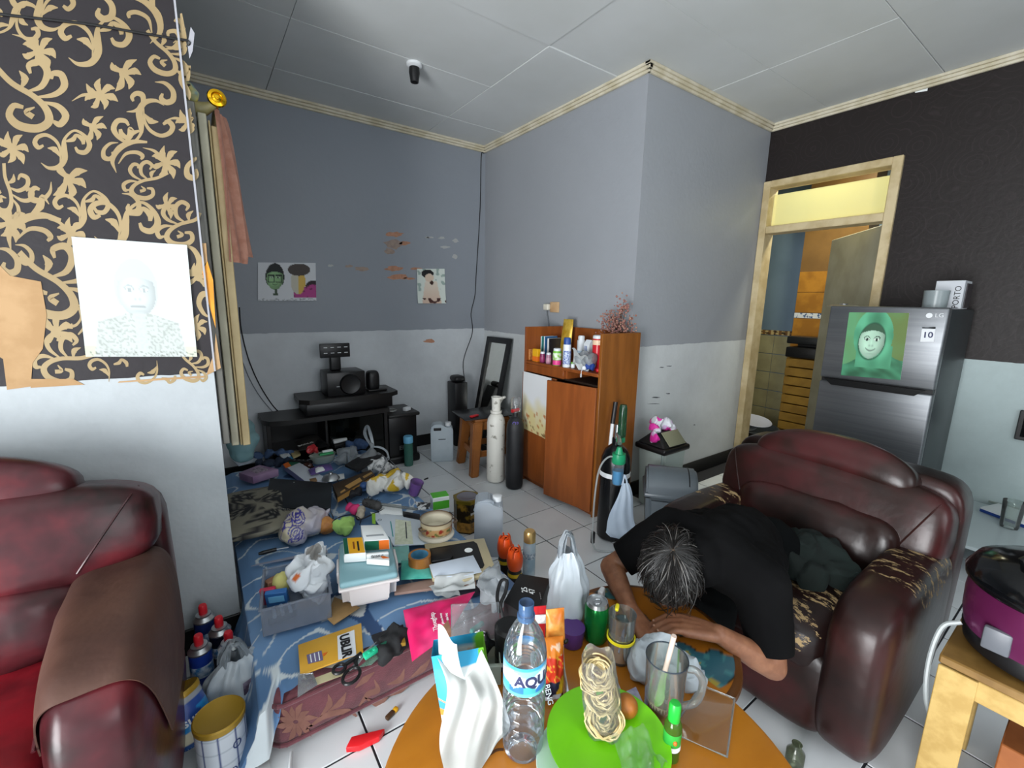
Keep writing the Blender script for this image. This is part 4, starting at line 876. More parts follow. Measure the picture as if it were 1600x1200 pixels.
# front row
t = thing('medicine_carton', 'small yellow and orange carton at the left of the shelf edge', 'box', onshelf(838, 563, 1.96)); obj('carton', box(nb(), (0, 0, .045), (.03, .055, .09), .0015, 1), m_ye, t); obj('lower_print', box(nb(), (0, 0, .02), (.0308, .0558, .036), .001, 1), m_or2, t)
t = thing('small_carton', 'little orange-brown carton left of the yellow carton', 'box', onshelf(828, 560, 1.97)); obj('carton', box(nb(), (0, 0, .04), (.03, .03, .08), .0015, 1), mat('brown_print', '#a4602e', .5, '#c98a50', 60), t)
for k, px in enumerate((847.5, 857)):
    tin('pill_bottle', ['plum pill bottle with white cap next to the yellow carton', 'pale plum pill bottle next to the green and pink bottle'][k], 'bottle', onshelf(px, 566+k, 1.965), .019, .062, [m_purp, mat('pale_plum', '#a27186', .35)][k], m_wc, .014, .016, bands=[(.012, .04, [pl_('#8d2f5c'), pl_('#b98b9c')][k])])
t = tin('vitamin_bottle', 'green and pink vitamin bottle with white lid on the shelf edge', 'bottle', onshelf(870, 571, 1.96), .029, .098, m_gr, m_wc, .018, .026, bands=[(.004, .036, m_pk), (.04, .085, mat('green_white_print', '#7fb843', .4, '#e8efe0', 45))])
tin('spray_can', 'white and blue spray can standing tallest at the shelf edge', 'can', onshelf(885, 573, 1.96), .026, .15, m_wc, m_blu, .045, .024, bands=[(.02, .11, mat('blue_small_print', '#c4cede', .4, '#3a55a0', 120))])
t = thing('plastic_bag', 'crumpled clear plastic bag with white paper on the cabinet shelf', 'bag', onshelf(913, 570, 2.0)); obj('film', heap([((0, .03, .045), .045), ((0, -.04, .05), .05), ((.02, 0, .07), .04)], .007, .018, 16), clear('grey_film', '#e6eaec', .6, .2, .45, '#c8ced2'), t)
b = nb(); grid(b, 14, 14, lambda u, v: Vector((-.05+.02*math.sin(v*3), .07-.15*u, .13-.10*v-.05*u+.014*math.sin(u*9+v*6))), .001); obj('leaflet', b, mat('paper_white', '#e4e8e8'), t)
t = thing('blue_pouch', 'bunched dark blue pouch hanging over the cabinet shelf edge', 'pouch', onshelf(920, 580, 1.975)); obj('cloth', heap([((0, 0, .025), .024), ((0, -.025, .022), .02), ((.01, .015, .02), .02)], .005, .010, 30), mat('royal_blue_cloth', '#22408c', .7), t)
ball(nb(), (0, 0, 0), 1); b = nb(); ball(b, (-.02, .022, .017), .016, 2); obj('white_knob', b, m_wc, t); obj('cord', tube(nb(), [(-.03, .022, .012), (-.046, .020, -.005), (-.048, .014, -.03), (-.047, .022, -.04), (-.046, .026, -.025), (-.034, .025, .006)], .0018, 6, 3), m_wc, t)
tin('small_jar', 'tiny green-topped jar lying left of the blue pouch', 'jar', onshelf(895, 576, 1.975), .014, .028, m_wc, m_gr, .01, .014)
solo('red_ball', ball(nb(), (0, 0, .014), .014, 2), m_red, 'small red ball at the right end of the shelf edge', 'ball', onshelf(934, 585, 1.975))
# dried flowers in a vase behind the side panel
fv = thing('dried_flowers', 'bunch of dry dusty-pink flowers rising behind the cabinet side', 'flowers', (2.19, 1.90, SZ)); obj('vase', lathe(nb(), [(0, .001), (.035, .001), (.045, .05), (.03, .14), (.04, .2), (.036, .2), (.026, .14), (0, .03)], 20), mat('dark_vase', '#3a2a2a', .3), fv)
sb, fb2, lb = nb(), nb(), nb(); r2 = random.Random(3)
for k in range(26):
    a = r2.uniform(0, 2*PI); sp_ = r2.uniform(.02, .13)*(1 if k > 3 else .4); hz = r2.uniform(.24, .36) if k > 3 else .43-.02*k
    if k < 4: a = -PI/2
    tip = Vector((sp_*math.cos(a)*.5-.02, sp_*math.sin(a)-.0, hz)); tube(sb, [(0, 0, .17), tuple(tip*.6+Vector((0, 0, .05))), tuple(tip)], .0015, 4, 3)
    for q in range(16):
        p = tip+Vector((r2.gauss(0, .018), r2.gauss(0, .018), r2.gauss(-.012, .026))); ball(fb2, p, r2.uniform(.004, .008), 1)
o = obj('stems', sb, mat('dry_stem', '#4a3a30', .8), fv); o = obj('blossoms', fb2, mat('dusty_pink_blossom', '#8a5a58', .8, '#a8806a', 60, lo=.4, hi=.65), fv); o['kind'] = 'stuff'
# wall socket with plug
wo = thing('wall_socket', 'yellowed wall socket with a plug above the cabinet', 'socket', (XB, 2.69, 1.30)); sub('plate', bb(XB-.012, XB-.0005, 2.60, 2.70, 1.265, 1.345, .003, 2), mat('yellowed_plastic', '#c9a982', .45, '#b8946c', 10), wo); sub('plug', bb(XB-.045, XB-.012, 2.69, 2.75, 1.28, 1.33, .01, 3), mat('old_white_plastic', '#cfcabb', .45), wo)
sub('plug_lead', tube(nb(), [(XB-.03, 2.72, 1.285), (XB-.03, 2.72, 1.25), (XB-.02, 2.71, 1.20), (XB-.012, 2.70, 1.10)], .004, 6, 4), mat('grey_cable', '#6f747a'), wo)

# ================================================================ oxygen cylinder with flow meter and hanging bag
ox = thing('oxygen_cylinder', 'black oxygen cylinder with blue flow meter in front of the cabinet', 'gas cylinder', (1.86, 1.585, 0))
obj('tank', lathe(nb(), [(0, .004), (.07, .004), (.082, .016), (.084, .04), (.084, .44), (.080, .49), (.062, .535), (.035, .56), (.026, .565), (.026, .60), (0, .60)], 36), mat('gloss_black_tank', '#0b0c0e', .25), ox)
obj('white_band', lathe(nb(), [(.0845, .385), (.0865, .387), (.0865, .410), (.0845, .412)], 36), m_white, ox)
obj('band_knob', lathe(nb(), [(0, 0), (.02, 0), (.02, .03), (.012, .04), (0, .04)], 16, XF((-.035, -.078, .385), (PI/2, 0, math.radians(-25)))), m_black, ox)
obj('valve', tube(nb(), [(0, 0, .59), (0, 0, .68)], .016, 12), m_sil, ox); obj('green_nut', box(nb(), (-.005, -.03, .60), (.035, .04, .03), .005, 2), mat('green_plastic', '#1f8a5e', .35), ox)
obj('gauge_arm', tube(nb(), [(0, 0, .63), (-.03, -.04, .62), (-.065, -.075, .60)], .012, 10, 3), m_sil, ox)
obj('flow_tube', lathe(nb(), [(0, .62), (.022, .62), (.024, .64), (.022, .78), (.018, .80), (0, .80)], 18, XF((-.005, -.035, 0))), clear('green_clear', '#9fcbb4', .6, .05, .2, '#3f7f66'), ox)
obj('humidifier_cap', lathe(nb(), [(0, .55), (.035, .55), (.037, .535), (.037, .50), (.033, .495), (.02, .56), (.012, .585), (0, .585)], 20, XF((-.075, -.085, 0))), mat('green_plastic', '#1f8a5e'), ox)
obj('humidifier_bottle', lathe(nb(), [(0, .375), (.026, .375), (.030, .39), (.032, .50)], 20, XF((-.075, -.085, 0))), clear('clear_plastic'), ox)
obj('blue_water', lathe(nb(), [(0, .378), (.025, .378), (.029, .39), (.0305, .455), (0, .456)], 20, XF((-.075, -.085, 0))), mat('blue_water', '#2f8fc0', .1, alpha=.9), ox)
lf_ = Vector((-.81, .58, 0)); h0 = Vector((-.085, -.085, .53))
hose = [h0, h0+lf_*.05+Vector((0, 0, .0)), h0+lf_*.10+Vector((-.01, -.02, -.05)), h0+lf_*.125+Vector((-.02, -.04, -.16)), h0+lf_*.13+Vector((-.03, -.05, -.32)), h0+lf_*.13+Vector((-.03, -.06, -.48)), Vector((-.16, -.10, .008)), Vector((-.02, -.20, .006)), Vector((.06, -.22, .006))]
obj('hose', tube(nb(), hose, .005, 8, 6), clear('milky_hose', '#eef2f2', .6, .1, .4, '#d8dcdc'), ox)
obj('hose_clip', box(nb(), (-.215, -.06, .09), (.02, .02, .07), .006, 2), m_black, ox)
rod = thing('cane', 'black and white rod leaning against the cabinet side behind the oxygen cylinder', 'rod', (2.0, 1.7, 0))
pt = PY(962, 628, 1.76); pw = PY(957, 662, 1.75); pb_ = Vector((1.93, 1.72, .0))
sub('grip', tube(nb(), [tuple(pt), tuple(pw)], .014, 12), m_black, rod); sub('shaft', tube(nb(), [tuple(pw), tuple(pw.lerp(pb_, .33))], .011, 12), m_white, rod); sub('lower_shaft', tube(nb(), [tuple(pw.lerp(pb_, .33)), tuple(pb_)], .011, 12), m_black, rod)
m_bag = mat('white_carrier_film', '#b4bcc2', .35, '#a6afb6', 5, alpha=.9); m_bagb = mat('bluish_carrier_film', '#b7c6d6', .35, '#aab9cb', 5, alpha=.78)
def carrier(root, w, d, h, hh, m, seed=0, lean=(0, 0), twist=.4, fat=1.0):
    """knotted carrier bag with two loop handles, base at z 0; w,d half widths of the belly, h body height, hh handle height"""
    prof = [(0, .0), (.60, .0), (.88, .03*h), (1.0, .14*h), (1.0*fat, .40*h), (.92, .62*h), (.80, .78*h), (.66, .90*h), (.52, 1.0*h), (.40, 1.05*h)]; b = nb()
    def fn(a, z): t = z/h; return 1+.10*math.sin(a*4+seed+t*twist*6)*t*t+.06*math.sin(a*7+2*seed-t*3)*(.2+t)+.06*math.sin(a*13+seed)*t+.12*noise.noise(Vector((math.cos(a)*1.5, math.sin(a)*1.5, t*3+seed)))
    lathe(b, [(max(0, p.x), p.y) for p in cr([(r, z, 0) for r, z in prof], 5)], 64, None, fn)
    def crum(c): return Vector((noise.noise(c*22+Vector((seed, 0, 0))), noise.noise(c*22+Vector((0, seed, 4))), 0))*.007+Vector((1, .6, 0))*(1-2*abs(noise.noise(Vector((c.x*26, c.y*26, c.z*9+seed)))))*.005
    for v in b.verts:
        t = v.co.z/h; p = Vector((v.co.x*w+lean[0]*t, v.co.y*d+lean[1]*t, v.co.z+.006*noise.noise(v.co*3+Vector((seed, 0, 0)))*min(1, t*5))); v.co = p+crum(p)*min(1, t*4)
    obj('bag_body', b, m, root)
    for s in (-1, 1):
        x = lean[0]; y = lean[1]+s*.25*d; hq_ = nb()
        def hs(u, v, s=s, x=x, y=y):
            a = PI*u; ww = w*(.42-.10*math.sin(a)); px_ = x-math.cos(a)*ww; pz = h*.96+hh*math.sin(a)**.8; n = Vector((-math.cos(a), 0, math.sin(a)))
            wid = w*(.34-.16*math.sin(a)); q = Vector((px_, y*(1-.3*math.sin(a)), pz))-n*(wid*(v-.2)); return q+Vector((0, .006*math.sin(v*9+u*8), .003*math.sin(u*20)))
        grid(hq_, 28, 8, hs, .0008); obj('handle', hq_, m, root)
hb_ = thing('hanging_bag', 'thin bluish carrier bag hanging from the oxygen cylinder band', 'bag', (1.80, 1.46, .06), math.radians(-35))
b = nb()
def hbp(s):
    def g(u, v):
        w_ = .018+.075*(1-v)**.8 if v > .12 else .093*(v/.12)**.3*.9+.005; d_ = .028*(1-v)**.6*math.sin(PI*u)*min(1, v*9)
        return Vector(((u-.5)*2*w_+.008*math.sin(v*7+2), s*d_+.004*math.sin(u*16+v*5)*(1-.4*v), v*.33))
    return g
grid(b, 22, 26, hbp(1)); grid(b, 22, 26, hbp(-1)); bmesh.ops.remove_doubles(b, verts=b.verts[:], dist=.0008); obj('bag_body', b, m_bagb, hb_); obj('handle_loop', tube(nb(), [(-.012, 0, .32), (-.008, .012, .355), (.0, .016, .368), (.008, .012, .355), (.014, 0, .32)], .007, 8, 4, flat=.4), m_bagb, hb_)

# ================================================================ bins
b1 = thing('swing_bin', 'pale grey waste bin with black swing lid beside the cabinet', 'bin', (2.45, 1.70, 0), math.radians(0))
def frustum(b, w0, d0, w1, d1, z0, z1, r=.01):
    lo = [b.verts.new((sx*w0/2, sy*d0/2, z0)) for sx, sy in ((-1, -1), (1, -1), (1, 1), (-1, 1))]; hi = [b.verts.new((sx*w1/2, sy*d1/2, z1)) for sx, sy in ((-1, -1), (1, -1), (1, 1), (-1, 1))]
    b.faces.new(lo[::-1]); b.faces.new(hi)
    for k in range(4): b.faces.new((lo[k], lo[(k+1) % 4], hi[(k+1) % 4], hi[k]))
    if r: bmesh.ops.bevel(b, geom=b.edges[:], offset=r, segments=3, affect='EDGES')
    return b
obj('bin_body', frustum(nb(), .21, .18, .25, .21, 0, .42, .02), mat('pale_grey_plastic', '#a9b5b0', .4), b1); obj('rim', box(nb(), (0, 0, .42), (.275, .24, .04), .014, 3), m_black, b1)
obj('lid', frustum(nb(), .26, .225, .17, .05, .436, .525, .010), mat('dark_lid', '#1d1f20', .35), b1); obj('flap', box(nb(), (0, 0, 0), (.17, .105, .008), .003, 2, XF((.01, -.073, .488), (math.radians(46), 0, 0))), mat('olive_flap', '#85856e', .35), b1)
obj('latch', box(nb(), (.135, .0, .395), (.012, .03, .05), .004, 2), m_white, b1)
pb = thing('pink_bag', 'crumpled pink and white plastic bag on the swing bin lid', 'bag', (2.42, 1.70, .545)); pbm = heap([((-.07, .0, .0), .035), ((-.02, .02, .02), .045), ((.04, 0, .01), .045), ((.09, -.01, -.01), .03), ((-.10, -.03, -.05), .03)], .006, .018, 20, 5)
vobj('film', pbm, lambda p: '#d4329a' if noise.noise(p*14) > .12 else ('#c9a9cf' if noise.noise(p*22+Vector((3, 0, 0))) > .15 else '#dcdde4'), pb)
b2 = thing('dome_bin', 'grey round-topped waste bin between the cabinet and the armchair', 'bin', (2.12, 1.40, 0), math.radians(-50))
m_gb = mat('grey_bin_plastic', '#5d656b', .32, '#565e64', 4)
obj('bin_body', frustum(nb(), .23, .21, .27, .25, 0, .30, .03), m_gb, b2); obj('rim', box(nb(), (0, 0, .305), (.29, .27, .025), .010, 2), m_gb, b2)
dm = nb(); prism(dm, [(-.13, 0)]+[(-.13*math.cos(PI*k/14), .115*math.sin(PI*k/14)) for k in range(1, 14)]+[(.13, 0)], -.135, .135, XF((0, 0, .315), (PI/2, 0, PI/2))); bmesh.ops.bevel(dm, geom=[e for e in dm.edges if e.calc_length() < .06 and abs(abs(e.verts[0].co.x)-.135) < 1e-4 and abs(abs(e.verts[1].co.x)-.135) < 1e-4], offset=.012, segments=2, affect='EDGES'); obj('dome_lid', dm, m_gb, b2, 50)
obj('flap_seam', tube(nb(), [(.09, -.1305*math.cos(a_), .315+.1155*math.sin(a_)) for a_ in [PI*k/12 for k in range(2, 11)]], .003, 6), m_black, b2)

# ================================================================ fridge
m_fs = mat('brushed_steel_door', '#6c6f72', .36, '#64676a', 2, metal=.65, stretch=(1, 1, 40), spec=.5); m_fd = mat('fridge_side_grey', '#2c3133', .4)
fr = thing('fridge', 'grey steel two-door fridge behind the armchair', 'fridge', (3.4, .815, 0))
sub('body', bb(3.14, 3.66, .555, 1.075, .02, 1.345, .008, 2), m_fd, fr)
fz = sub('freezer_door', bb(3.085, 3.135, .555, 1.075, .925, 1.352, .010, 3), m_fs, fr)
dlr = sub('fridge_door', bb(3.085, 3.135, .555, 1.075, .05, .905, .010, 3), m_fs, fr)
hr = prism(nb(), [(-.23, 0), (.23, 0), (.19, -.035), (-.19, -.035)], -.004, .02, XF((3.082, .815, .923), (PI/2, 0, -PI/2))); sub('handle_recess', hr, mat('recess_black', '#0a0b0c', .3), fr)
sub('gap', bb(3.10, 3.14, .56, 1.07, .905, .925), m_black, fr); sub('foot', bb(3.12, 3.64, .57, 1.06, 0, .03), m_black, fr)
xf = 3.0845
def fq(px): return [PX(a, b_, xf) for a, b_ in px]
text('logo_text', 'LG', .028, m_white, fz, basis=Matrix.Translation(-fr.location) @ frame3(fq([(1462, 488), (1474, 488), (1474, 498), (1462, 498)])) @ XF((0, 0, .001)))
lg = nb(); lathe(lg, [(0, 0), (.013, 0), (.013, .001), (0, .001)], 20, Matrix.Translation(-fr.location) @ frame3(fq([(1446, 488), (1458, 488), (1458, 498), (1446, 498)])) @ XF((0, 0, .0008))); obj('logo_disc', lg, m_white, fz)
def quadpart(name, q, m, parent, t=.001, nrm=Vector((-1, 0, 0)), off=.0004):
    b = nb(); v = [b.verts.new(p+nrm*off) for p in q]; w_ = [b.verts.new(p+nrm*(off+t)) for p in q]; b.faces.new(v); b.faces.new(w_[::-1])
    for k in range(len(q)): b.faces.new((v[k], v[(k+1) % len(q)], w_[(k+1) % len(q)], w_[k]))
    return b
bq = fq([(1441, 511), (1462, 511), (1459, 534), (1438, 534)]); b = quadpart('badge', bq, None, None); 
for v in b.verts: v.co -= fr.location
obj('badge', b, m_white, fz, 0); text('badge_number', '10', .042, mat('navy_ink', '#2a2f55', .5), fz, basis=Matrix.Translation(-fr.location) @ frame3(bq) @ XF((0, -.004, .0018)), bold=.0008)
b = quadpart('badge_bar', fq([(1441, 510), (1462, 510), (1462, 514), (1441, 514)]), None, None)
for v in b.verts: v.co -= fr.location
obj('badge_bar', b, mat('grey_ink', '#8b8f94', .5), fz, 0)
# portrait print on the freezer door: a generic smiling head in a green scarf
hq = fq([(1327, 488), (1421, 489), (1407, 594), (1314, 586)]); ps = thing('portrait_print', 'green portrait print of a head in a scarf on the freezer door', 'poster', (hq[0]+hq[1]+hq[2]+hq[3])/4)
def hij(u, v):
    c = lerpc([92, 150, 104], [96, 116, 62], u+noise.noise(Vector((u*3, v*3, 2)))*.5)
    x, y = u-.47, v-.38
    if v > .72+.10*math.cos(u*6)-.1*u: c = lerpc([70, 140, 104], [44, 92, 66], .5+.9*noise.noise(Vector((u*3+v*5, v*9-u*6, 1))))
    if (x/.33)**2+((y+.03)/.40)**2 < 1 or (abs(x-.05) < .30 and v > .5 and v < .85): c = lerpc([92, 172, 132], [58, 120, 88], .35+.8*noise.noise(Vector((u*5, v*4, 6)))+.5*max(0, x))
    e_ = ell(u-.02+.06*(v-.4), v, .44, .44, .215, .27)
    f = face(u-.02+.06*(v-.4), v, .44, .44, .215, .27, [160, 192, 170], [52, 84, 62], [26, 42, 34])
    if 1 <= e_ < 1.25: c = lerpc([30, 66, 48], c, (e_-1)/.25)
    if f and e_ < 1: c = f
    return c
def hpos(u, v): return (hq[0]*(1-u)+hq[1]*u)*(1-v)+(hq[3]*(1-u)+hq[2]*u)*v+Vector((-.0018, 0, 0))-ps.location
printed('print', ps, 90, 110, hpos, hij); b = quadpart('p', hq, None, None); 
for v in b.verts: v.co -= ps.location
obj('backing', b, mat('paper_white', '#e4e8e8'), ps, 0)
# on top of the fridge
def ontop(px, py, x): d = PX(px, py, x); return Vector((x, d.y, 1.346))
t = thing('plastic_cup', 'grey translucent cup on top of the fridge', 'cup', ontop(1460, 478, 3.25)); obj('cup', lathe(nb(), [(0, .001), (.045, .001), (.05, .004), (.053, .095), (.051, .095), (.048, .006), (0, .006)], 24), mat('grey_translucent', '#8a9496', .3, alpha=.85), t)
t = thing('white_carton', 'white carton lettered PORTO on top of the fridge', 'box', (3.42, .62, 1.346)); obj('carton', box(nb(), (0, 0, .075), (.16, .115, .15), .002, 1), mat('white_card', '#b9bdc2', .5), t); obj('dark_side', box(nb(), (.02, -.0605, .07), (.115, .006, .13), .002, 1), pl_('#2a2528'), t)
text('lettering', 'PORTO', .036, mat('black_ink', '#1b1b1e', .5), t, basis=XF((-.0815, -.036, .062)) @ Matrix(((0, 0, -1, 0), (0, 1, 0, 0), (1, 0, 0, 0), (0, 0, 0, 1))) )
t = thing('lid_stack', 'thin silver lids lying at the left of the fridge top', 'lid', ontop(1318, 477, 3.28)); obj('lid', lathe(nb(), [(0, .001), (.08, .001), (.085, .006), (.06, .012), (0, .014)], 28), m_sil, t); obj('lid_edge', lathe(nb(), [(.02, .012), (.022, .02), (0, .022)], 16), m_sil, t)

# kitchen things seen through the doorway
kb = thing('kitchen_shelf', 'yellow-brown wooden crate shelf under the black stove in the kitchen', 'shelf', (4.75, 1.78, 0))
for k in range(8): sub('slat', bb(4.66, 4.86, 1.62, 1.93, .14+.09*k, .22+.09*k, .004, 1), mat('yellow_wood', '#a07a2c', .5, '#8a6722', 6), kb)
for y_ in (1.63, 1.92): sub('leg', bb(4.68, 4.84, y_-.012, y_+.012, 0, .86, .003, 1), mat('yellow_wood', '#a07a2c'), kb)
ks = thing('stove', 'black cooking stove on the kitchen crate shelf', 'stove', (4.75, 1.78, .862)); sub('body', bb(4.62, 4.88, 1.60, 1.93, .863, .96, .01, 2), m_black, ks); sub('hood', bb(4.66, 4.88, 1.60, 1.95, .99, 1.06, .012, 2), mat('dark_grey_metal', '#2a2c2e', .35, metal=.5), ks); sub('post', bb(4.80, 4.86, 1.62, 1.90, .955, .995), m_black, ks)
kz = thing('dish_basin', 'dark grey basin of dishes on the kitchen floor', 'basin', (4.42, 2.10, .0)); zb = .0
obj('basin', lathe(nb(), [(0, .01), (.20, .01), (.27, .15), (.28, .155), (.265, .16), (.19, .03), (0, .03)], 32), mat('dark_grey_basin', '#3a3f44', .35), kz); obj('stand', lathe(nb(), [(0, 0), (.18, 0), (.18, .015), (0, .015)], 24), m_black, kz)
for k, (dx, dy, rz_, rr_, m_) in enumerate([(-.06, .05, .5, .15, m_white), (.02, -.04, .3, .16, mat('lilac_plate', '#c3c7dc', .35)), (-.10, .10, .9, .12, m_sil)]):
    t = thing('plate' if k < 2 else 'steel_bowl', ['white plate tilted in the kitchen basin', 'pale lilac plate lying across the kitchen basin', 'steel bowl upturned on the kitchen basin'][k], 'plate' if k < 2 else 'bowl', (4.42+dx, 2.10+dy, .17+.03*k), 0, None, (rz_*.5, -.3*rz_, 0)); obj('dish', lathe(nb(), [(0, 0), (rr_*.6, .001), (rr_, .02 if k < 2 else .07), (rr_*.98, .024 if k < 2 else .075), (rr_*.58, .006), (0, .005)], 28, None if k < 2 else XF((0, 0, .08), (PI, 0, 0))), m_, t)
# ================================================================ clutter on the bed (outlines read off the photo, each at its own height)
def zq(ox, oy, s): return lambda L, z: [(ox+a/s, oy+b_/s, z if not isinstance(z, (list, tuple)) else z[k]) for k, (a, b_) in enumerate(L)]
Q6, Q7, Q8, R1, R2, R3 = zq(350, 650, 4.8), zq(380, 800, 5.217), zq(380, 960, 5.0), zq(620, 750, 5.217), zq(600, 920, 4.287), zq(800, 920, 4.286)
BZ = .222
m_pap = mat('paper_white', '#e4e8e8'); m_clr = clear('clear_plastic'); m_film = clear('clear_film', '#f2f5f7', .8, .12, .12, '#d8dee2')
def sideface(name, a, b_, h, m, parent, u0=0, u1=1, v0=0, v1=1, t=.0006, out=None):
    """print on the side of a slab below the top edge a-b"""
    A, B = W(a), W(b_); n = (B-A).cross(Vector((0, 0, 1))).normalized(); n = n if n.dot(EYE-A) > 0 else -n
    q = [A.lerp(B, u0), A.lerp(B, u1)]; pts = [q[0]+Vector((0, 0, -h*v0)), q[1]+Vector((0, 0, -h*v0)), q[1]+Vector((0, 0, -h*v1)), q[0]+Vector((0, 0, -h*v1))]
    b = quadpart(name, pts, None, None, t, n, .0002); return sub(name, b, m, parent, 0)
# far end of the bed
c4 = Q6([(110, 425), (265, 365), (408, 398), (215, 458)], BZ+.05); t = slab('lilac_box', c4, .045, mat('lilac_card', '#8e6f92', .45, '#a487a6', 9), 'lilac cardboard box at the head of the bed by the partition', 'box'); decal('printed_panel', Q6([(190, 408), (270, 380), (345, 402), (240, 432)], BZ+.05), mat('grey_print', '#6d5f70', .5, '#b3a2b0', 70), t)
t = thing('navy_cloth', 'folded dark navy cloth behind the lilac box', 'cloth', P(428, 728, BZ)); obj('cloth', heap([((-.08, .03, .02), .028), ((-.03, .0, .025), .03), ((.03, -.01, .022), .03), ((.08, -.03, .02), .026)], .006, .012, 18, 2), mat('navy_cloth_mat', '#1f2a3c', .85), t)
t = thing('blue_cloth', 'crumpled mid-blue cloth along the far edge of the bed', 'cloth', P(418, 720, BZ)); obj('cloth', heap([((-.05, .06, .02), .03), ((.02, .05, .028), .034), ((.09, .04, .03), .03), ((.14, .02, .02), .026)], .006, .014, 16, 9), mat('mid_blue_cloth', '#3c5273', .85), t)
t = slab('card_box', Q6([(415, 290), (480, 273), (522, 322), (458, 338)], BZ+.03), .022, m_pap, 'small white and cyan card box near the TV stand', 'box'); decal('cyan_print', Q6([(445, 318), (505, 303), (522, 322), (458, 338)], BZ+.03), pl_('#2f94c4'), t)
t = slab('cream_card', Q6([(490, 262), (560, 250), (575, 285), (520, 310)], BZ+.03), .012, pl_('#b9a878'), 'cream folded card behind the long medicine box', 'card')
c4 = Q6([(442, 362), (530, 328), (775, 470), (620, 497)], BZ+.045); t = slab('medicine_box', c4, .035, mat('white_card2', '#c9cfd8', .5), 'long white medicine box with green and orange end', 'box')
decal('green_print', Q6([(480, 346), (530, 328), (566, 350), (505, 376)], BZ+.045), pl_('#1b5b43'), t); decal('orange_print', Q6([(442, 362), (480, 346), (505, 376), (462, 392)], BZ+.045), m_or2, t); sideface('lilac_edge', c4[3], c4[0], .035, pl_('#8a86b4'), t)
c4 = Q6([(345, 465), (808, 502), (800, 690), (300, 688)], BZ+.085); t = slab('black_folder', c4, .016, mat('black_card', '#15191d', .5, '#1c2126', 5), 'large black spiral folder lying on the bed', 'folder')
for k in range(14): sub('spiral_ring', tube(nb(), [W(Q6([(308+13.5*k, 690+.4*k)], BZ+.085)[0])+Vector((.006*math.sin(a_)*.4, -.004+.006*math.cos(a_), -.006+.006*math.sin(a_))) for a_ in [2*PI*j/8 for j in range(9)]], .001, 5), m_sil, t)
sub('stud', lathe(nb(), [(0, 0), (.004, 0), (.003, .002), (0, .002)], 10, Matrix.Translation(W(Q6([(525, 498)], BZ+.085)[0]))), m_sil, t)
c4 = Q6([(812, 512), (1098, 402), (1130, 436), (850, 604)], BZ+.075); t = slab('brown_box', c4, .035, mat('dark_brown_card', '#3a2a18', .5, '#45331e', 6), 'dark brown flat box with a tan label on the bed', 'box'); decal('tan_label', Q6([(905, 528), (1018, 462), (1036, 486), (938, 545)], BZ+.075), pl_('#b98f50'), t); sideface('tan_edge', c4[3], c4[2], .035, pl_('#a47a3a'), t, v0=.2); decal('tan_corner', Q6([(870, 570), (905, 548), (912, 558), (876, 582)], BZ+.075), pl_('#b98f50'), t); decal('tan_line', Q6([(1040, 455), (1105, 420), (1115, 430), (1050, 468)], BZ+.075), pl_('#a4804a'), t)
slab('keyboard', Q6([(905, 365), (1100, 250), (1187, 288), (1003, 408)], [BZ+.09, BZ+.10, BZ+.10, BZ+.09]), .014, mat('black_keys', '#131415', .5, '#1c1d1f', 80), 'thin black keyboard-like slab leaning on the heap', 'keyboard')
slab('dark_case', Q6([(1130, 470), (1270, 385), (1318, 410), (1180, 500)], BZ+.05), .03, mat('dark_brown_case', '#2a1d1c', .5), 'dark maroon case under the wire rack on the bed edge', 'case')
t = thing('wire_rack', 'bent silver wire frame on the right edge of the heap', 'frame', P(610, 735, BZ+.05)); cs = [W(q) for q in Q6([(1130, 470), (1290, 375), (1235, 322), (1180, 405)], BZ+.09)]; sub('wire', tube(nb(), cs+[cs[0]], .004, 8), m_sil, t); cs = [W(q) for q in Q6([(1225, 310), (1185, 420), (1150, 440)], [BZ+.10, BZ+.08, BZ+.06])]; sub('wire', tube(nb(), cs, .004, 8), m_sil, t)
t = thing('knotted_bag', 'knotted white carrier bag with upright ears on the heap', 'bag', P(583, 722, BZ)); lp = P(583, 722, BZ)
kn = W(Q6([(1110, 232)], BZ+.14)[0]); sub('film', heap([(kn+Vector((-.06, -.02, -.08)), .05), (kn+Vector((-.10, .0, -.09)), .05), (kn+Vector((-.02, -.02, -.06)), .045), (kn+Vector((.03, -.05, -.09)), .045), (kn, .018)], .007, .016, 15, 4), clear('grey_film', '#e6eaec', .6, .2, .45, '#c8ced2'), t)
e0, e1, e2 = [W(q) for q in Q6([(1050, 95), (1075, 70), (1100, 140)], BZ+.20)]; sub('ear', tube(nb(), [kn, kn+(e0-kn)*.7+Vector((-.01, 0, 0)), e1, e2, kn+Vector((.01, 0, 0))], [.008, .012, .010, .012, .008], 8, 4, flat=.3), m_bag, t); sub('ear', tube(nb(), [kn, kn+Vector((.04, -.03, .0)), kn+Vector((.08, -.05, -.03)), kn+Vector((.09, -.07, -.08))], [.010, .016, .016, .012], 8, 4, flat=.3), m_bag, t)
t = thing('clear_tub', 'low clear tub with green rim pieces in the middle of the heap', 'tub', P(505, 722, BZ+.02)); obj('tub', lathe(nb(), [(0, .002), (.055, .002), (.06, .006), (.072, .055), (.076, .056), (.070, .052), (.058, .008), (0, .006)], 32, XF((0, 0, 0), (0, 0, 0), (1.15, .8, 1))), clear('milky_plastic', '#eef3ee', .6, .1, .5, '#c8d2c8'), t); obj('green_strip', box(nb(), (.02, -.01, .06), (.09, .035, .012), .004, 2), pl_('#2f9a5c'), t); obj('white_strip', box(nb(), (.035, .015, .07), (.07, .03, .01), .004, 2), m_pap, t)
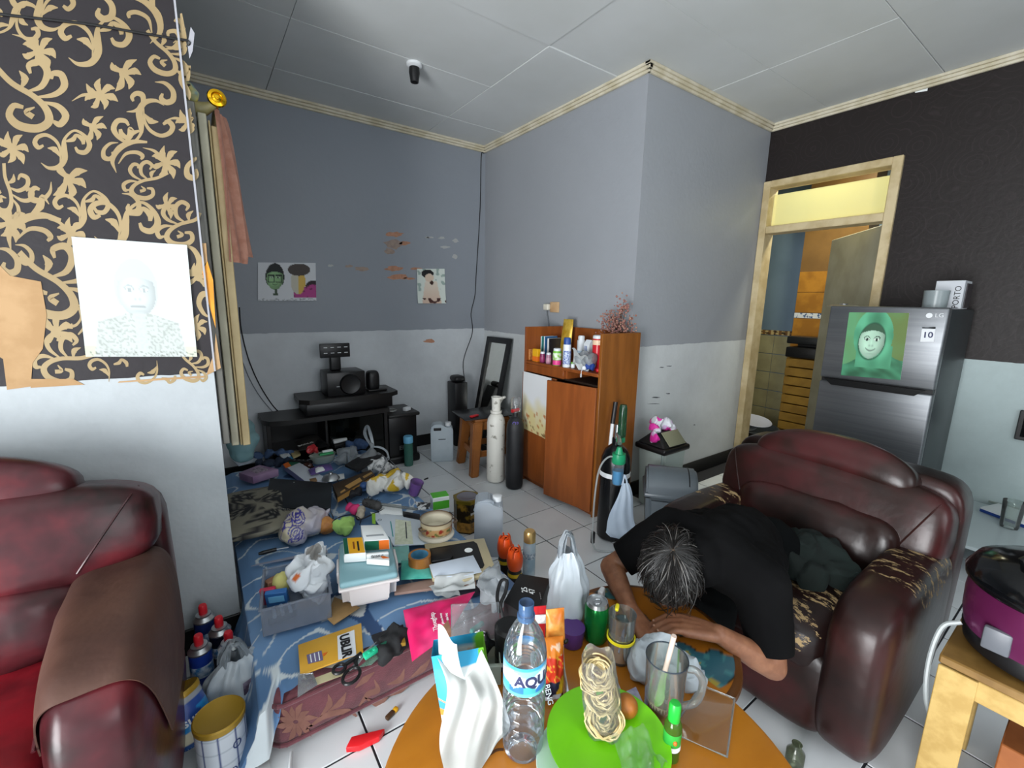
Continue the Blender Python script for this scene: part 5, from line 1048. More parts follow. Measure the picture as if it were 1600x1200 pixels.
t = thing('red_packet', 'crumpled red snack packet on the clear tub', 'packet', P(490, 708, BZ+.08)); obj('packet', heap([((-.02, .01, .02), .024), ((.015, 0, .015), .022), ((.0, .02, .035), .018)], .005, .010, 26, 7), mat('red_foil', '#a8242b', .3, '#d8a8a0', 34, lo=.62, hi=.68), t)
c4 = Q6([(528, 195), (690, 140), (795, 225), (565, 262)], BZ+.06); t = thing('camera_pouch', 'black pouch with pale lettering at the foot of the TV stand', 'pouch', ctr(c4, .04)); sub('pouch', pouch(c4, .035), mat('charcoal_nylon', '#2b2826', .7), t); sub('pouch_flap', pouch(Q6([(650, 190), (700, 165), (795, 222), (690, 250)], BZ+.07), .02), m_black, t); wtext('lettering', 'BONUS', .035, mat('pale_ink', '#cfcdc9', .5), t, Q6([(528, 195), (690, 140), (795, 225), (565, 262)], BZ+.10), -.03, .0, 8)
slab('power_bank', Q6([(795, 150), (900, 124), (926, 166), (822, 192)], BZ+.08), .022, mat('white_gloss', '#d0d3d4', .3), 'white rounded power bank at the foot of the TV stand', 'power bank', r=.008)
slab('dark_tray', Q6([(790, 195), (930, 165), (960, 200), (830, 225)], BZ+.055), .02, m_black, 'black tray under the white power bank', 'tray')
t = thing('denim', 'piece of blue denim behind the knotted bag', 'cloth', P(556, 706, BZ)); obj('cloth', heap([((-.04, .0, .05), .035), ((.02, -.01, .06), .04), ((.06, -.02, .045), .03)], .006, .010, 20, 6), mat('denim_blue', '#2f4566', .85, '#3a5278', 40), t)
c4 = Q6([(630, 405), (800, 360), (818, 402), (655, 445)], BZ+.06); t = thing('purple_packet', 'purple and white packet in the middle of the heap', 'packet', ctr(c4, .03)); sub('packet', pouch(c4, .02), mat('purple_foil', '#5d4a86', .35), t); sub('white_print', pouch(Q6([(675, 398), (745, 380), (758, 408), (690, 428)], BZ+.072), .012), m_pap, t)
t = thing('brown_bottle', 'small brown glass bottle lying in the heap', 'bottle', P(482, 728, BZ+.03), 0, None, (PI/2, 0, .5)); obj('glass', lathe(nb(), [(0, -.03), (.018, -.03), (.02, -.02), (.02, .02), (.008, .03), (.008, .045), (0, .045)], 18), mat('brown_glass', '#3a1a10', .15), t)
solo('pot_cover', lathe(nb(), [(.050, 0), (.052, .002), (.048, .008), (.034, .024), (.012, .032), (.010, .040), (0, .042)], 28), m_sil, 'domed steel pot cover beside the black folder', 'pot cover', tuple(P(517, 748, BZ+.045)))
t = thing('white_cloth', 'crumpled white cloth with yellow patches on the bed edge', 'cloth', P(610, 768, BZ)); vobj('cloth', heap([((-.10, .03, .03), .045), ((-.04, .05, .05), .05), ((.03, .03, .05), .055), ((.09, -.02, .04), .045), ((.02, -.03, .035), .045), ((.13, -.04, .025), .03)], .006, .020, 15, 8), lambda p: '#b99a2c' if noise.noise(p*13+Vector((0, 2, 5))) > .24 else '#c9c9c4', t)
t = thing('purple_cup', 'purple translucent cup at the right edge of the bed', 'cup', P(646, 772, BZ), 0, None, (.25, .2, 0)); obj('cup', lathe(nb(), [(0, .002), (.03, .002), (.032, .006), (.040, .085), (.038, .085), (.030, .008), (0, .006)], 24), mat('purple_translucent', '#6a4a86', .25, alpha=.75), t)
# bag of bread with purple print
t = thing('bread_bag', 'clear bread bag with purple swirl print on the bed', 'bag', P(480, 840, BZ))
def swirl(p):
    for cx, cy in ((-.035, .05), (-.055, -.005)):
        d = math.hypot(p.x-cx, p.z-.07-cy); a = math.atan2(p.z-.07-cy, p.x-cx)
        if p.y < .03 and d < .032 and abs((d*190+a*.5) % 2-1) < .55: return '#3d3a8c'
    if p.x < -.02 and p.y < .04 and abs(noise.noise(p*26)) < .07 and p.z > .03: return '#4a468f'
    return lerpc([176, 172, 184], [196, 186, 160], .5+noise.noise(p*9)*1.4)
sw_ = heap([((-.06, .0, .05), .055), ((-.02, .03, .075), .06), ((.04, .04, .06), .055), ((-.05, -.03, .035), .045), ((.02, .0, .05), .055), ((.08, .04, .05), .03), ((.105, .06, .075), .012)], .0045, .012, 16, 3)
for v in sw_.vertices: v.co.z = max(v.co.z, .001)
vobj('printed_film', sw_, swirl, t, vcmat('film_print', .25, .5)); obj('orange_bun', heap([((.09, .0, .035), .042)], .006, .006, 20), mat('orange_bun', '#c48a4c', .5, '#a86a30', 20), t); obj('tie', tube(nb(), [(.10, .06, .08), (.115, .05, .06), (.12, .045, .03), (.13, .04, .05), (.118, .06, .085)], .0022, 6, 4), m_black, t)
a_, b_ = [W(q) for q in Q6([(258, 1035), (395, 1000)], BZ+.022)]; c_ = W(Q6([(485, 984)], BZ+.022)[0]); t = thing('screwdriver', 'black-handled screwdriver lying at the partition edge of the bed', 'screwdriver', tuple((a_+b_)/2-Vector((0, 0, .01)))); sub('grip', tube(nb(), [a_, a_.lerp(b_, .25), b_], [.006, .009, .008], 12), m_black, t); sub('shank', tube(nb(), [b_, c_], .003, 8), m_sil, t)
t = thing('lime_cloth', 'bunched lime green cloth with black cord by the bread bag', 'cloth', P(542, 830, BZ)); obj('cloth', heap([((-.03, 0, .03), .032), ((.01, .02, .03), .034), ((.0, -.03, .025), .028), ((.03, .04, .03), .02)], .005, .012, 22, 11), mat('lime_cloth_mat', '#9cc46a', .8), t); obj('cord', tube(nb(), [(-.06, .02, .03), (-.075, .0, .05), (-.04, .02, .07), (.03, .03, .065), (.07, .01, .04), (.06, -.01, .02)], .0025, 6, 5), m_black, t)
t = thing('pink_cloth', 'small hot pink cloth peeping out behind the lime cloth', 'cloth', P(555, 803, BZ)); obj('cloth', heap([((0, 0, .03), .028), ((-.02, .02, .035), .02)], .005, .010, 24, 2), mat('hot_pink_cloth', '#c8326c', .8), t)
t = thing('beige_mitt', 'beige knitted mitt beside the black hairbrush', 'mitt', P(563, 812, BZ)); obj('knit', heap([((0, 0, .02), .022), ((.01, .02, .025), .022), ((.02, .045, .03), .022)], .005, .004, 50, 1), mat('beige_knit', '#b5aa98', .9, bump=.6, bscale=160), t)
a_, b_ = W(Q6([(1090, 650)], BZ+.06)[0]), W(Q6([(1450, 700)], BZ+.06)[0]); t = thing('hairbrush', 'black hairbrush with clear handle on the bed', 'hairbrush', tuple(a_+Vector((0, 0, -.04)))); hb2 = nb(); chain(hb2, [(a_+Vector((-.01, .02, -.005)), .024), (a_+Vector((.03, -.04, -.01)), .026)]); sub('brush_head', remesh(hb2, .006, 2), mat('grey_brush_pad', '#3a3a3a', .6), t)
br = nb()
for k in range(70): q = a_+Vector((-.01, .02, -.005))+Vector((.04, -.06, -.005))*rnd.random(); d_ = Vector((rnd.gauss(0, 1), rnd.gauss(0, 1), abs(rnd.gauss(0, 1)))).normalized(); tube(br, [q+d_*.018, q+d_*.036], .0012, 4)
o = sub('bristles', br, m_black, t); o['kind'] = 'stuff'; sub('brush_handle', tube(nb(), [a_+Vector((.02, -.02, 0)), a_.lerp(b_, .5), b_], [.010, .012, .009], 10, 3, flat=.6), clear('grey_clear', '#d8dcdc', .7, .08, .3, '#a8acac'), t)
slab('black_box', Q6([(1340, 712), (1470, 735), (1475, 775), (1345, 750)], BZ+.035), .03, m_black, 'small black box behind the flowered enamel pot', 'box')
t = slab('checked_wrapper', Q6([(1430, 640), (1550, 650), (1540, 690), (1460, 700)], BZ+.03), .006, mat('white_black_check', '#c9cbcc', .5, '#26282a', 40, lo=.5, hi=.52), 'white and black printed wrapper on the right edge of the bed', 'wrapper')
slab('glass_tray', Q6([(1150, 655), (1330, 660), (1340, 735), (1170, 740)], BZ+.03), .02, m_pap, 'white and black card box under the hairbrush', 'box')
# envelope, pot, tape, teal packet
c4 = Q6([(1095, 718), (1480, 765), (1588, 955), (1275, 972)], BZ+.03); t = slab('envelope', c4, .005, mat('white_envelope', '#c9d3dc', .5), 'large white document envelope with green corner on the bed', 'envelope', r=.001)
decal('green_tab', Q6([(1108, 728), (1135, 731), (1137, 812), (1112, 808)], BZ+.03), pl_('#8fc03c'), t); decal('pale_panel', Q6([(1285, 775), (1400, 790), (1420, 960), (1280, 965)], BZ+.03), mat('pale_green_print', '#c8cfb4', .5, '#d8dcc8', 50), t); decal('teal_line', Q6([(1245, 790), (1253, 791), (1272, 905), (1264, 906)], BZ+.03), pl_('#2f9a9a'), t); decal('dark_line', Q6([(1358, 795), (1366, 796), (1375, 920), (1366, 921)], BZ+.03), pl_('#2a3444'), t)
sub('round_mark', lathe(nb(), [(.008, 0), (.010, 0), (.010, .0006), (.008, .0006)], 16, Matrix.Translation(W(Q6([(1168, 780)], BZ+.0305)[0]))), pl_('#2a3444'), t)
t = thing('enamel_pot', 'cream enamel pot with flower band standing on its lid', 'pot', P(682, 842, BZ+.035)); pc = P(682, 836, BZ+.03)
t.location = pc
obj('lid_under', lathe(nb(), [(0, 0), (.075, 0), (.084, .006), (.084, .012), (.078, .016), (0, .016)], 36), mat('cream_enamel', '#cfc9ba', .25), t)
def potcol(p):
    r = math.hypot(p.x, p.y); a = math.atan2(p.y, p.x)
    if r < .071 and p.z > .02: return '#c9c2ae'
    if p.z > .083: return '#5d4a38'
    if .024 < p.z < .062:
        n = noise.noise(Vector((a*3.2, p.z*50, 2))); return '#8c2f22' if n > .28 else ('#5f6a3a' if n < -.28 else '#b08a5c')
    return '#b9ab8c'
b = lathe(nb(), [(0, .018), (.066, .018), (.070, .024)]+[(.0735, .03+.005*k) for k in range(11)]+[(.076, .086), (.077, .089), (.073, .088), (.069, .07), (.068, .03), (0, .028)], 96); vobj('pot', b, potcol, t, vcmat('enamel_print', .2, .5))
for s in (-1, 1): obj('handle', tube(nb(), [(s*.072*math.cos(.35), -.072*math.sin(.35)-.012, .06), (s*.090, -.035, .062), (s*.090, -.008, .062), (s*.072, .0, .06)], .004, 8, 4), mat('brown_enamel', '#5d4a38', .3), t)
t = thing('tape_roll', 'brown packing tape roll with blue core on the teal packet', 'tape', P(656, 884, BZ+.03)); b = lathe(nb(), [(.036, .0), (.046, .0), (.046, .052), (.036, .052), (.036, 0)], 40); obj('tape', b, mat('brown_tape', '#a06a30', .3, '#8c5a26', 3), t); obj('core', lathe(nb(), [(.0345, .0), (.036, .0), (.036, .052), (.0345, .052), (.0345, 0)], 40), mat('blue_core', '#4f86a4', .6, '#3d6f8e', 20), t)
c4 = Q7([(1290, 400), (1505, 385), (1538, 540), (1285, 553)], BZ+.03); t = thing('teal_packet', 'teal plastic packet under the tape roll', 'packet', ctr(c4, .02)); sub('packet', pouch(c4, .012), mat('teal_foil', '#3fa090', .3, '#5cb8a8', 14), t)
c4 = Q7([(1215, 290), (1350, 270), (1360, 410), (1240, 420)], BZ+.025); t = thing('mint_packet', 'mint green packet between the storage box and the envelope', 'packet', ctr(c4, .02)); sub('packet', pouch(c4, .010), mat('mint_foil', '#7fb8b0', .35), t)
# storage box with blue lid and the medicine boxes on it
sb = thing('storage_box', 'white storage box with pale blue lid on the bed', 'box', (.452, 1.585, BZ+.004), math.radians(-14)); w_, d_ = .205, .285
obj('tub', frustum(nb(), w_-.02, d_-.03, w_-.004, d_-.006, .001, .128, .028), mat('pinkish_white_plastic', '#d6cfcd', .35), sb); obj('rim', box(nb(), (0, 0, .102), (w_+.006, d_+.006, .012), .005, 2), mat('pinkish_white_plastic', '#d6cfcd'), sb)
obj('lid', box(nb(), (0, 0, .118), (w_-.002, d_-.002, .024), .011, 3), mat('pale_blue_plastic', '#7fa6ae', .35), sb)
for s in (-1, 1): obj('clip', box(nb(), (s*(w_/2+.004), 0, .095), (.01, .10, .045), .004, 2), mat('pinkish_white_plastic', '#d6cfcd'), sb)
LZ = BZ+.136
c4 = Q7([(958, 108), (1122, 104), (1192, 222), (985, 236)], LZ+.045); t = slab('pill_box', c4, .044, m_pap, 'white pill box with green and orange front, rear of the boxes on the blue lid', 'box'); sideface('green_print', c4[3], c4[2], .044, pl_('#14573f'), t, .02, .58, .05, .95); sideface('orange_print', c4[3], c4[2], .044, m_or2, t, .58, .98, .05, .95); decal('small_print', Q7([(1000, 190), (1140, 180), (1150, 192), (1005, 203)], LZ+.045), mat('faint_print', '#9aa0a4', .5), t)
c4 = Q7([(812, 216), (972, 206), (1000, 334), (826, 346)], LZ+.036); t = slab('pill_box', c4, .035, m_pap, 'yellow and green pill box on the left of the blue lid', 'box'); decal('yellow_print', Q7([(848, 214), (968, 207), (994, 330), (864, 340)], LZ+.036), mat('warm_yellow', '#e2a51e', .45), t); decal('green_print', Q7([(812, 216), (846, 214), (862, 340), (826, 346)], LZ+.036), pl_('#14573f'), t); decal('ink_lines', Q7([(925, 240), (940, 239), (950, 315), (935, 316)], LZ+.0366), mat('black_ink', '#1b1b1e'), t); decal('ink_lines', Q7([(890, 245), (905, 243), (912, 300), (898, 302)], LZ+.0366), mat('brown_ink', '#8a4a10', .5), t)
c4 = Q7([(818, 352), (1178, 318), (1186, 330), (822, 366)], LZ+.026); t = slab('pill_box', c4, .025, m_pap, 'long white pill box lying across the front of the blue lid', 'box'); sideface('barcode', c4[3], c4[2], .025, mat('barcode_lines', '#d8d8d8', .5, '#3a3a3a', 500, lo=.5, hi=.52), t, .60, .88, .2, .8)
c4 = Q7([(1002, 382), (1130, 362), (1192, 376), (1190, 396)], LZ+.024); t = slab('pill_box', c4, .023, m_pap, 'small white pill box with orange top at the front edge of the blue lid', 'box'); decal('orange_print', Q7([(1120, 364), (1150, 360), (1190, 375), (1140, 380)], LZ+.024), m_or2, t)
# clear container with its contents
cc = thing('clear_container', 'open clear plastic container on the near left of the bed', 'container', (.205, 1.625, BZ+.004), math.radians(-9)); w_, d_, h_ = .215, .25, .10; m_cc = clear('cloudy_plastic', '#eef1f6', .6, .12, .30, '#b9c0cc')
b = nb()
for (x0, x1, y0, y1, z0, z1) in ((-w_/2, w_/2, -d_/2, d_/2, .001, .004), (-w_/2, -w_/2+.003, -d_/2, d_/2, .004, h_), (w_/2-.003, w_/2, -d_/2, d_/2, .004, h_), (-w_/2, w_/2, -d_/2, -d_/2+.003, .004, h_), (-w_/2, w_/2, d_/2-.003, d_/2, .004, h_)): bb(x0, x1, y0, y1, z0, z1, .001, 1, bm=b)
obj('tub', b, m_cc, cc)
for s in (-1, 1): obj('rim', bb(-w_/2-.006, w_/2+.006, s*d_/2-.005, s*d_/2+.005, h_-.002, h_+.004, .002, 1), m_cc, cc); obj('rim', bb(s*w_/2-.005, s*w_/2+.005, -d_/2, d_/2, h_-.002, h_+.004, .002, 1), m_cc, cc)
def inC(x, y, z): a = math.radians(-9); return Vector((.205+x*math.cos(a)-y*math.sin(a), 1.625+x*math.sin(a)+y*math.cos(a), BZ+.004+z))
t = thing('white_bag', 'white plastic bag with an orange mark stuffed into the clear container', 'bag', inC(.04, .03, .006)); bm_ = heap([((0, 0, .05), .05), ((.02, -.05, .05), .045), ((.0, -.01, .09), .055), ((.035, .03, .09), .055), ((-.02, -.03, .10), .04), ((.04, .05, .13), .038), ((.0, .02, .125), .04)], .005, .026, 17, 6, 1)
for v in bm_.vertices: v.co.z = max(.001, v.co.z)
vobj('film', bm_, lambda p: '#c2622c' if (p-Vector((-.045, -.055, .125))).length < .014 else ('#8f8c88' if (p-Vector((.03, .02, .165))).length < .034 else '#d8dce0'), t)
t = thing('tablet_box', 'blue and red small box in the clear container', 'box', inC(-.06, .0, .006), math.radians(-20)); obj('carton', box(nb(), (0, 0, .06), (.07, .02, .07), .0015, 1, XF((0, 0, 0), (.3, 0, 0))), pl_('#2a5f9a'), t); obj('red_side', box(nb(), (-.03, .016, .06), (.05, .014, .075), .0015, 1, XF((0, 0, 0), (.3, 0, .1))), pl_('#a8243f'), t); obj('pale_print', box(nb(), (.0, -.0106, .065), (.05, .001, .03), 0, 1, XF((0, 0, 0), (.3, 0, 0))), pl_('#6fb0d8'), t)
t = thing('purple_ball', 'purple round lid in the corner of the clear container', 'lid', inC(-.085, .03, .006)); obj('dome', puff(nb(), (0, 0, .025), (.018, .018, .022), .9, 1, 18, 12), mat('violet_plastic', '#6b3fa0', .35), t)
t = thing('battery_pack', 'black strip of small batteries in the clear container', 'batteries', inC(-.05, -.06, .006)); obj('strip', box(nb(), (0, 0, .02), (.09, .05, .03), .004, 2), m_black, t)
for k in range(3): obj('cell', tube(nb(), [(-.025+.025*k, -.03, .036), (-.025+.025*k, .02, .04)], .006, 8), m_sil, t)
t = thing('yellow_cloth', 'pale yellow crumpled tissue at the back of the clear container', 'cloth', inC(-.05, .07, .006)); obj('cloth', heap([((0, 0, .05), .035), ((.02, .0, .08), .022)], .006, .010, 22), pl_('#c9c47a', .8), t)
t = thing('wood_block', 'small brown card offcut in the back corner of the clear container', 'card', inC(-.085, .08, .006), .4); obj('card', box(nb(), (0, 0, .045), (.04, .03, .06), .002, 1), mat('brown_card', '#8a6248', .6), t)
slab('cardboard_piece', Q7([(680, 862), (742, 690), (952, 775), (738, 916)], BZ+.008), .004, mat('plain_cardboard', '#a88658', .7, '#9a7a4e', 20), 'small piece of bare cardboard between container and storage box', 'cardboard', r=.001)
slab('long_cardboard', Q7([(120, 1400-980), (680, 300), (690, 325), (60, 440)], BZ+.006), .004, mat('lilac_grey_card', '#8d8f9e', .6), 'grey translucent sleeve lying behind the clear container', 'sleeve', r=.001)
slab('wooden_board', R1([(-10, 862), (300, 800), (640, 770), (650, 855), (300, 880), (-20, 925)], BZ+.016), .010, mat('pinkish_board', '#9c8074', .5, '#8a6f64', 4), 'thin pinkish board under the papers and teal packet', 'board', r=.001)
# yellow mailer with wrapper, scissors, cutter
c4 = Q8([(428, 238), (922, 66), (938, 288), (445, 470)], [BZ+.012, BZ+.014, BZ+.014, BZ+.010]); t = slab('yellow_mailer', c4, .006, mat('mustard_mailer', '#d2a038', .45, '#c8962e', 3), 'mustard yellow mailer with a white label at the near bed edge', 'envelope', r=.001)
decal('white_label', Q8([(735, 172), (868, 124), (884, 322), (742, 358)], BZ+.014), mat('white_label', '#d8dce2', .5), t, lift=.0012); wtext('lettering', 'UBLIR', .040, mat('black_ink', '#1b1b1e'), t, Q8([(735, 172), (868, 124), (884, 322), (742, 358)], BZ+.0165), -.004, 0, -90, sx=1.0, bold=.0015)
decal('candle_print', Q8([(495, 320), (612, 284), (625, 360), (508, 390)], BZ+.012), mat('violet_grey_ink', '#6d6488', .5), t, lift=.001); 
for k in range(3): decal('candle_stripe', Q8([(520+32*k, 318-10*k), (528+32*k, 315-10*k), (538+32*k, 375-8*k), (530+32*k, 378-8*k)], BZ+.0128), m_pap, t, lift=.001)
decal('flame_print', Q8([(622, 308), (660, 296), (640, 322), (625, 328)], BZ+.012), m_or2, t, lift=.001)
decal('cream_flap', Q8([(540, 505), (700, 445), (800, 470), (570, 555)], BZ+.008), pl_('#b9b08c'), t); sub('wrapper', pouch(Q8([(430, 470), (545, 460), (580, 550), (425, 650)], BZ+.010), .006), m_film, t)
t = thing('scissors', 'black-handled scissors lying on the yellow mailer', 'scissors', P(548, 1050, BZ+.02)); zz = BZ+.026
def qp(x, y, z=zz): return W(Q8([(x, y)], z)[0])
def ring(cx, cy, rx, ry, rot, z): 
    o_ = [];
    for k in range(17): a = 2*PI*k/16; x = rx*math.cos(a); y = ry*math.sin(a); o_.append(qp(cx+x*math.cos(rot)-y*math.sin(rot), cy+x*math.sin(rot)+y*math.cos(rot), z))
    return o_
sub('grip', tube(nb(), ring(750, 425, 52, 32, -.5, zz), .005, 8), m_black, t); sub('grip', tube(nb(), ring(845, 480, 82, 48, -.75, zz-.002), .005, 8), m_black, t)
sub('shank', tube(nb(), [qp(795, 395), qp(860, 355), qp(920, 300)], [.006, .007, .005], 8), m_black, t); sub('shank', tube(nb(), [qp(885, 410, zz-.002), qp(880, 370, zz-.002), qp(900, 330, zz-.002)], [.006, .007, .005], 8), m_black, t)
sub('blade', tube(nb(), [qp(830, 440), qp(890, 380), qp(960, 290), qp(1040, 215)], [.003, .007, .006, .001], 6, 0, flat=.25), m_sil, t); sub('pivot', lathe(nb(), [(0, 0), (.005, 0), (.004, .003), (0, .004)], 12, Matrix.Translation(qp(915, 330, zz+.003))), m_sil, t)
t = thing('box_cutter', 'green snap-off cutter pointing at the pink mailer', 'cutter', P(598, 1010, BZ+.02)); zz = BZ+.032
sub('sheath', slabmesh(Q8([(935, 300), (1215, 148), (1232, 172), (955, 335)], zz), .012, .003), clear('green_clear2', '#a8d8c4', .6, .08, .6, '#4a9a80'), t); sub('slider', slabmesh(Q8([(930, 300), (1035, 238), (1056, 268), (955, 335)], zz+.006), .014, .003), mat('mint_green_plastic', '#27b98c', .35), t)
for k in range(2): sub('ridge', slabmesh(Q8([(970+38*k, 290-22*k), (990+38*k, 278-22*k), (1000+38*k, 290-22*k), (980+38*k, 302-22*k)], zz+.009), .006, .002), mat('mint_green_plastic', '#27b98c'), t)
slab('clear_ruler', Q8([(900, 410), (1190, 190), (1235, 175), (1000, 390)], BZ+.016), .003, clear('pale_green_clear', '#d8eee4', .6, .1, .25, '#b8d8c8'), 'clear greenish plastic strip under the cutter', 'strip', r=.0008)
t = thing('black_cloth', 'black bunched cloth between the cutter and the pink mailer', 'cloth', P(612, 1030, BZ-.02)); obj('cloth', heap([((-.02, .0, .025), .03), ((.02, .02, .028), .034), ((.05, .035, .03), .03), ((.0, .05, .03), .028), ((.03, .06, .035), .03)], .006, .010, 20, 3), mat('black_cloth_mat', '#191a1c', .85), t)
t = slab('black_sleeve', Q8([(1000, 160), (1250, 75), (1262, 150), (1030, 215)], BZ+.02), .012, mat('black_nylon', '#17171c', .7), 'black zipped sleeve above the cutter', 'sleeve')
slab('olive_wallet', Q8([(1190, 205), (1262, 175), (1270, 220), (1205, 235)], BZ+.03), .012, pl_('#8a6a1e'), 'ochre strap end beside the pink mailer', 'strap')
# pink mailer
c4 = [(630, 954, .262), (742, 925, .262), (700, 992, .262), (644, 1034, .250)]; t = thing('pink_mailer', 'bright pink plastic mailer with white lettering at the near bed edge', 'envelope', ctr(c4, .03)); sub('mailer', pouch(c4, .022, nu=20, nv=20, seed=3, wr=.012), mat('hot_pink_film', '#d81f62', .3, '#e03a78', 5), t)
for k, (s_, y_) in enumerate((('Thoughtp', .0), ('please keep', -.03), ('this bag', -.05))): wtext('lettering', s_, .022 if k == 0 else .011, m_pap, t, [(642, 950, .295), (720, 940, .295), (690, 985, .295), (650, 1020, .285)], .004-.0*k+y_*-.9, .0, 82, sx=1)
# book/boards and papers near the right bed edge
c4 = R1([(225, 520), (712, 474), (812, 745), (545, 815), (290, 800)], BZ+.034); t = slab('cream_box', c4, .016, pl_('#b7ab8a'), 'cream and black flat gift box at the right bed edge', 'box', r=.001); decal('black_panel', R1([(265, 560), (625, 500), (655, 520), (715, 695), (700, 720), (600, 735), (300, 760)], BZ+.034), mat('black_print', '#1d1c1c', .4), t); sub('seal', lathe(nb(), [(0, 0), (.018, 0), (.018, .0006), (0, .0006)], 20, Matrix.Translation(W(R1([(585, 572)], BZ+.035)[0]))), m_pap, t)
slab('phone_case', R1([(272, 558), (440, 545), (462, 610), (440, 640), (278, 660)], BZ+.047), .010, m_black, 'black phone case lying on the cream box', 'phone case', r=.004)
slab('note_paper', R1([(262, 690), (622, 612), (694, 748), (560, 780), (300, 795)], BZ+.044), .002, mat('bluish_paper', '#cdd8e6', .5), 'bluish white sheet of paper on the cream box', 'paper', r=.0005)
t = thing('receipts', 'crumpled white receipts trailing over the bed edge', 'paper', P(705, 920, BZ))
def rcp(u, v): p = bil(R1([(310, 800), (625, 760), (640, 905), (300, 940)], [BZ+.036, BZ+.036, BZ+.012, BZ+.012]), u, v); return p+Vector((0, 0, .010*math.sin(u*11+v*4)*math.sin(PI*v)+.008*math.sin(v*9)+.008))
b = nb(); grid(b, 24, 18, rcp, .0008); sub('slip', b, m_pap, t)
def rcp2(u, v): p = bil(R1([(258, 885), (470, 860), (520, 960), (340, 970)], BZ+.008), u, v); return p+Vector((0, 0, .006*math.sin(u*9+v*7)+.008))
b = nb(); grid(b, 18, 14, rcp2, .0008); sub('slip', b, m_pap, t)
slab('dark_book', R1([(470, 880), (740, 850), (720, 905), (520, 945)], BZ+.014), .012, pl_('#1f1a28'), 'dark book under the receipts at the near right bed edge', 'book')
# floor beside the bed
t = thing('tea_carton', 'white and green carton standing between the bed and the gold tin', 'carton', (1.085, 2.25, 0), math.radians(-12)); obj('carton', box(nb(), (0, 0, .10), (.10, .075, .20), .002, 1), m_pap, t); obj('green_top', box(nb(), (0, 0, .2005), (.098, .073, .003), .001, 1), mat('fresh_green', '#4fae2e', .4), t); obj('green_front', box(nb(), (0, -.038, .15), (.098, .001, .05), 0), mat('fresh_green', '#4fae2e'), t)
t = thing('gold_tin', 'gold and black hexagonal biscuit tin on the floor beside the bed', 'tin', (1.205, 2.13, 0), .25)
hexp = [(.082*math.cos(PI/3*k), .082*math.sin(PI/3*k)) for k in range(6)]; obj('tin', prism(nb(), hexp, .002, .185), mat('black_gold_tin', '#241b0c', .35, '#8a6a1c', 18, metal=.4, lo=.5, hi=.6), t, 20); obj('lid', prism(nb(), [(x*1.04, y*1.04) for x, y in hexp], .185, .205), mat('gold_metal', '#8a7422', .3, metal=.8), t, 20); obj('window', lathe(nb(), [(0, .206), (.054, .206), (.058, .208), (.062, .206)], 30), mat('grey_window', '#6d6a72', .2), t)
obj('gold_biscuits', prism(nb(), [(x*1.005, y*1.005) for x, y in hexp], .01, .07), mat('biscuit_gold', '#a4762a', .4, '#6e4c14', 40), t, 20); text('lettering', 'BISCUITS', .020, m_pap, t, (0, -.0722, .125), (PI/2, 0, 0)); 
jg = thing('water_jug', 'translucent white plastic jug half full on the floor by the bed', 'jug', (1.18, 1.85, 0), math.radians(-33)); m_jug = clear('translucent_hdpe', '#eef2f6', .4, .25, .60, '#d2dae2')
jerry(jg, .15, .125, .325, m_jug, m_white); obj('water', box(nb(), (0, 0, .085), (.138, .113, .16), .012, 2), mat('dull_water', '#8a9aa8', .1, alpha=.35), jg)
bpy.data.objects.remove([o for o in jg.children if o.name.startswith('grip_hollow')][0]); obj('grip', tube(nb(), [(-.068, -.03, .255), (-.05, -.045, .295), (-.01, -.045, .312), (.022, -.04, .30)], .014, 10, 4), m_jug, jg)
for k, (x, y) in enumerate(((1.105, 1.585), (1.085, 1.475))):
    t = thing('tulip_spray', ['orange tulip-capped spray can, the rear one beside the air freshener', 'orange tulip-capped spray can, the front one beside the black box'][k], 'spray can', (x, y, 0), 0, 'tulip-capped spray cans'); obj('can', lathe(nb(), [(0, .001), (.030, .001), (.032, .005), (.032, .125), (.028, .138), (0, .14)], 24), pl_('#1d1a18'), t); obj('yellow_band', lathe(nb(), [(.0323, .105), (.0326, .106), (.0326, .122), (.0323, .123)], 24), pl_('#c9a81c'), t)
    b = lathe(nb(), [(.028, .135), (.034, .15), (.038, .175), (.036, .20), (.028, .222), (.024, .232)], 36, None, lambda a, z: 1+.05*math.cos(a*3)*((z-.135)/.1)); obj('tulip_cap', b, mat('bright_orange', '#e0521a', .4), t)
    for j in range(5): a = 2*PI*j/5; obj('petal', tube(nb(), [(.030*math.cos(a), .030*math.sin(a), .205), (.026*math.cos(a), .026*math.sin(a), .232), (.020*math.cos(a+.3), .020*math.sin(a+.3), .248)], [.012, .010, .003], 8, 3, flat=.4), mat('bright_orange', '#e0521a'), t)
    obj('spiral', tube(nb(), [(.020*math.cos(a)*(1-a/16), .020*math.sin(a)*(1-a/16), .226+.001*a) for a in [.6*j for j in range(16)]], .004, 6, 2), mat('bright_orange', '#e0521a'), t)
tin('air_freshener', 'pale blue air freshener can with gold cap beside the orange tulips', 'can', (1.235, 1.56, 0), .031, .185, mat('pale_blue_can', '#9ab4c4', .35, '#c4d2da', 14), mat('gold_cap', '#c8a86c', .3, metal=.7), .055, .030, bands=[(.10, .13, mat('pale_print', '#d8dee4', .4, '#5a7a94', 70))])
solo('pencil_stub', bb(-.02, .02, -.005, .005, 0, .01, .003, 1), m_black, 'short black pencil stub on the tiles near the TV stand', 'pencil', tuple(P(666, 749, 0)), .3)

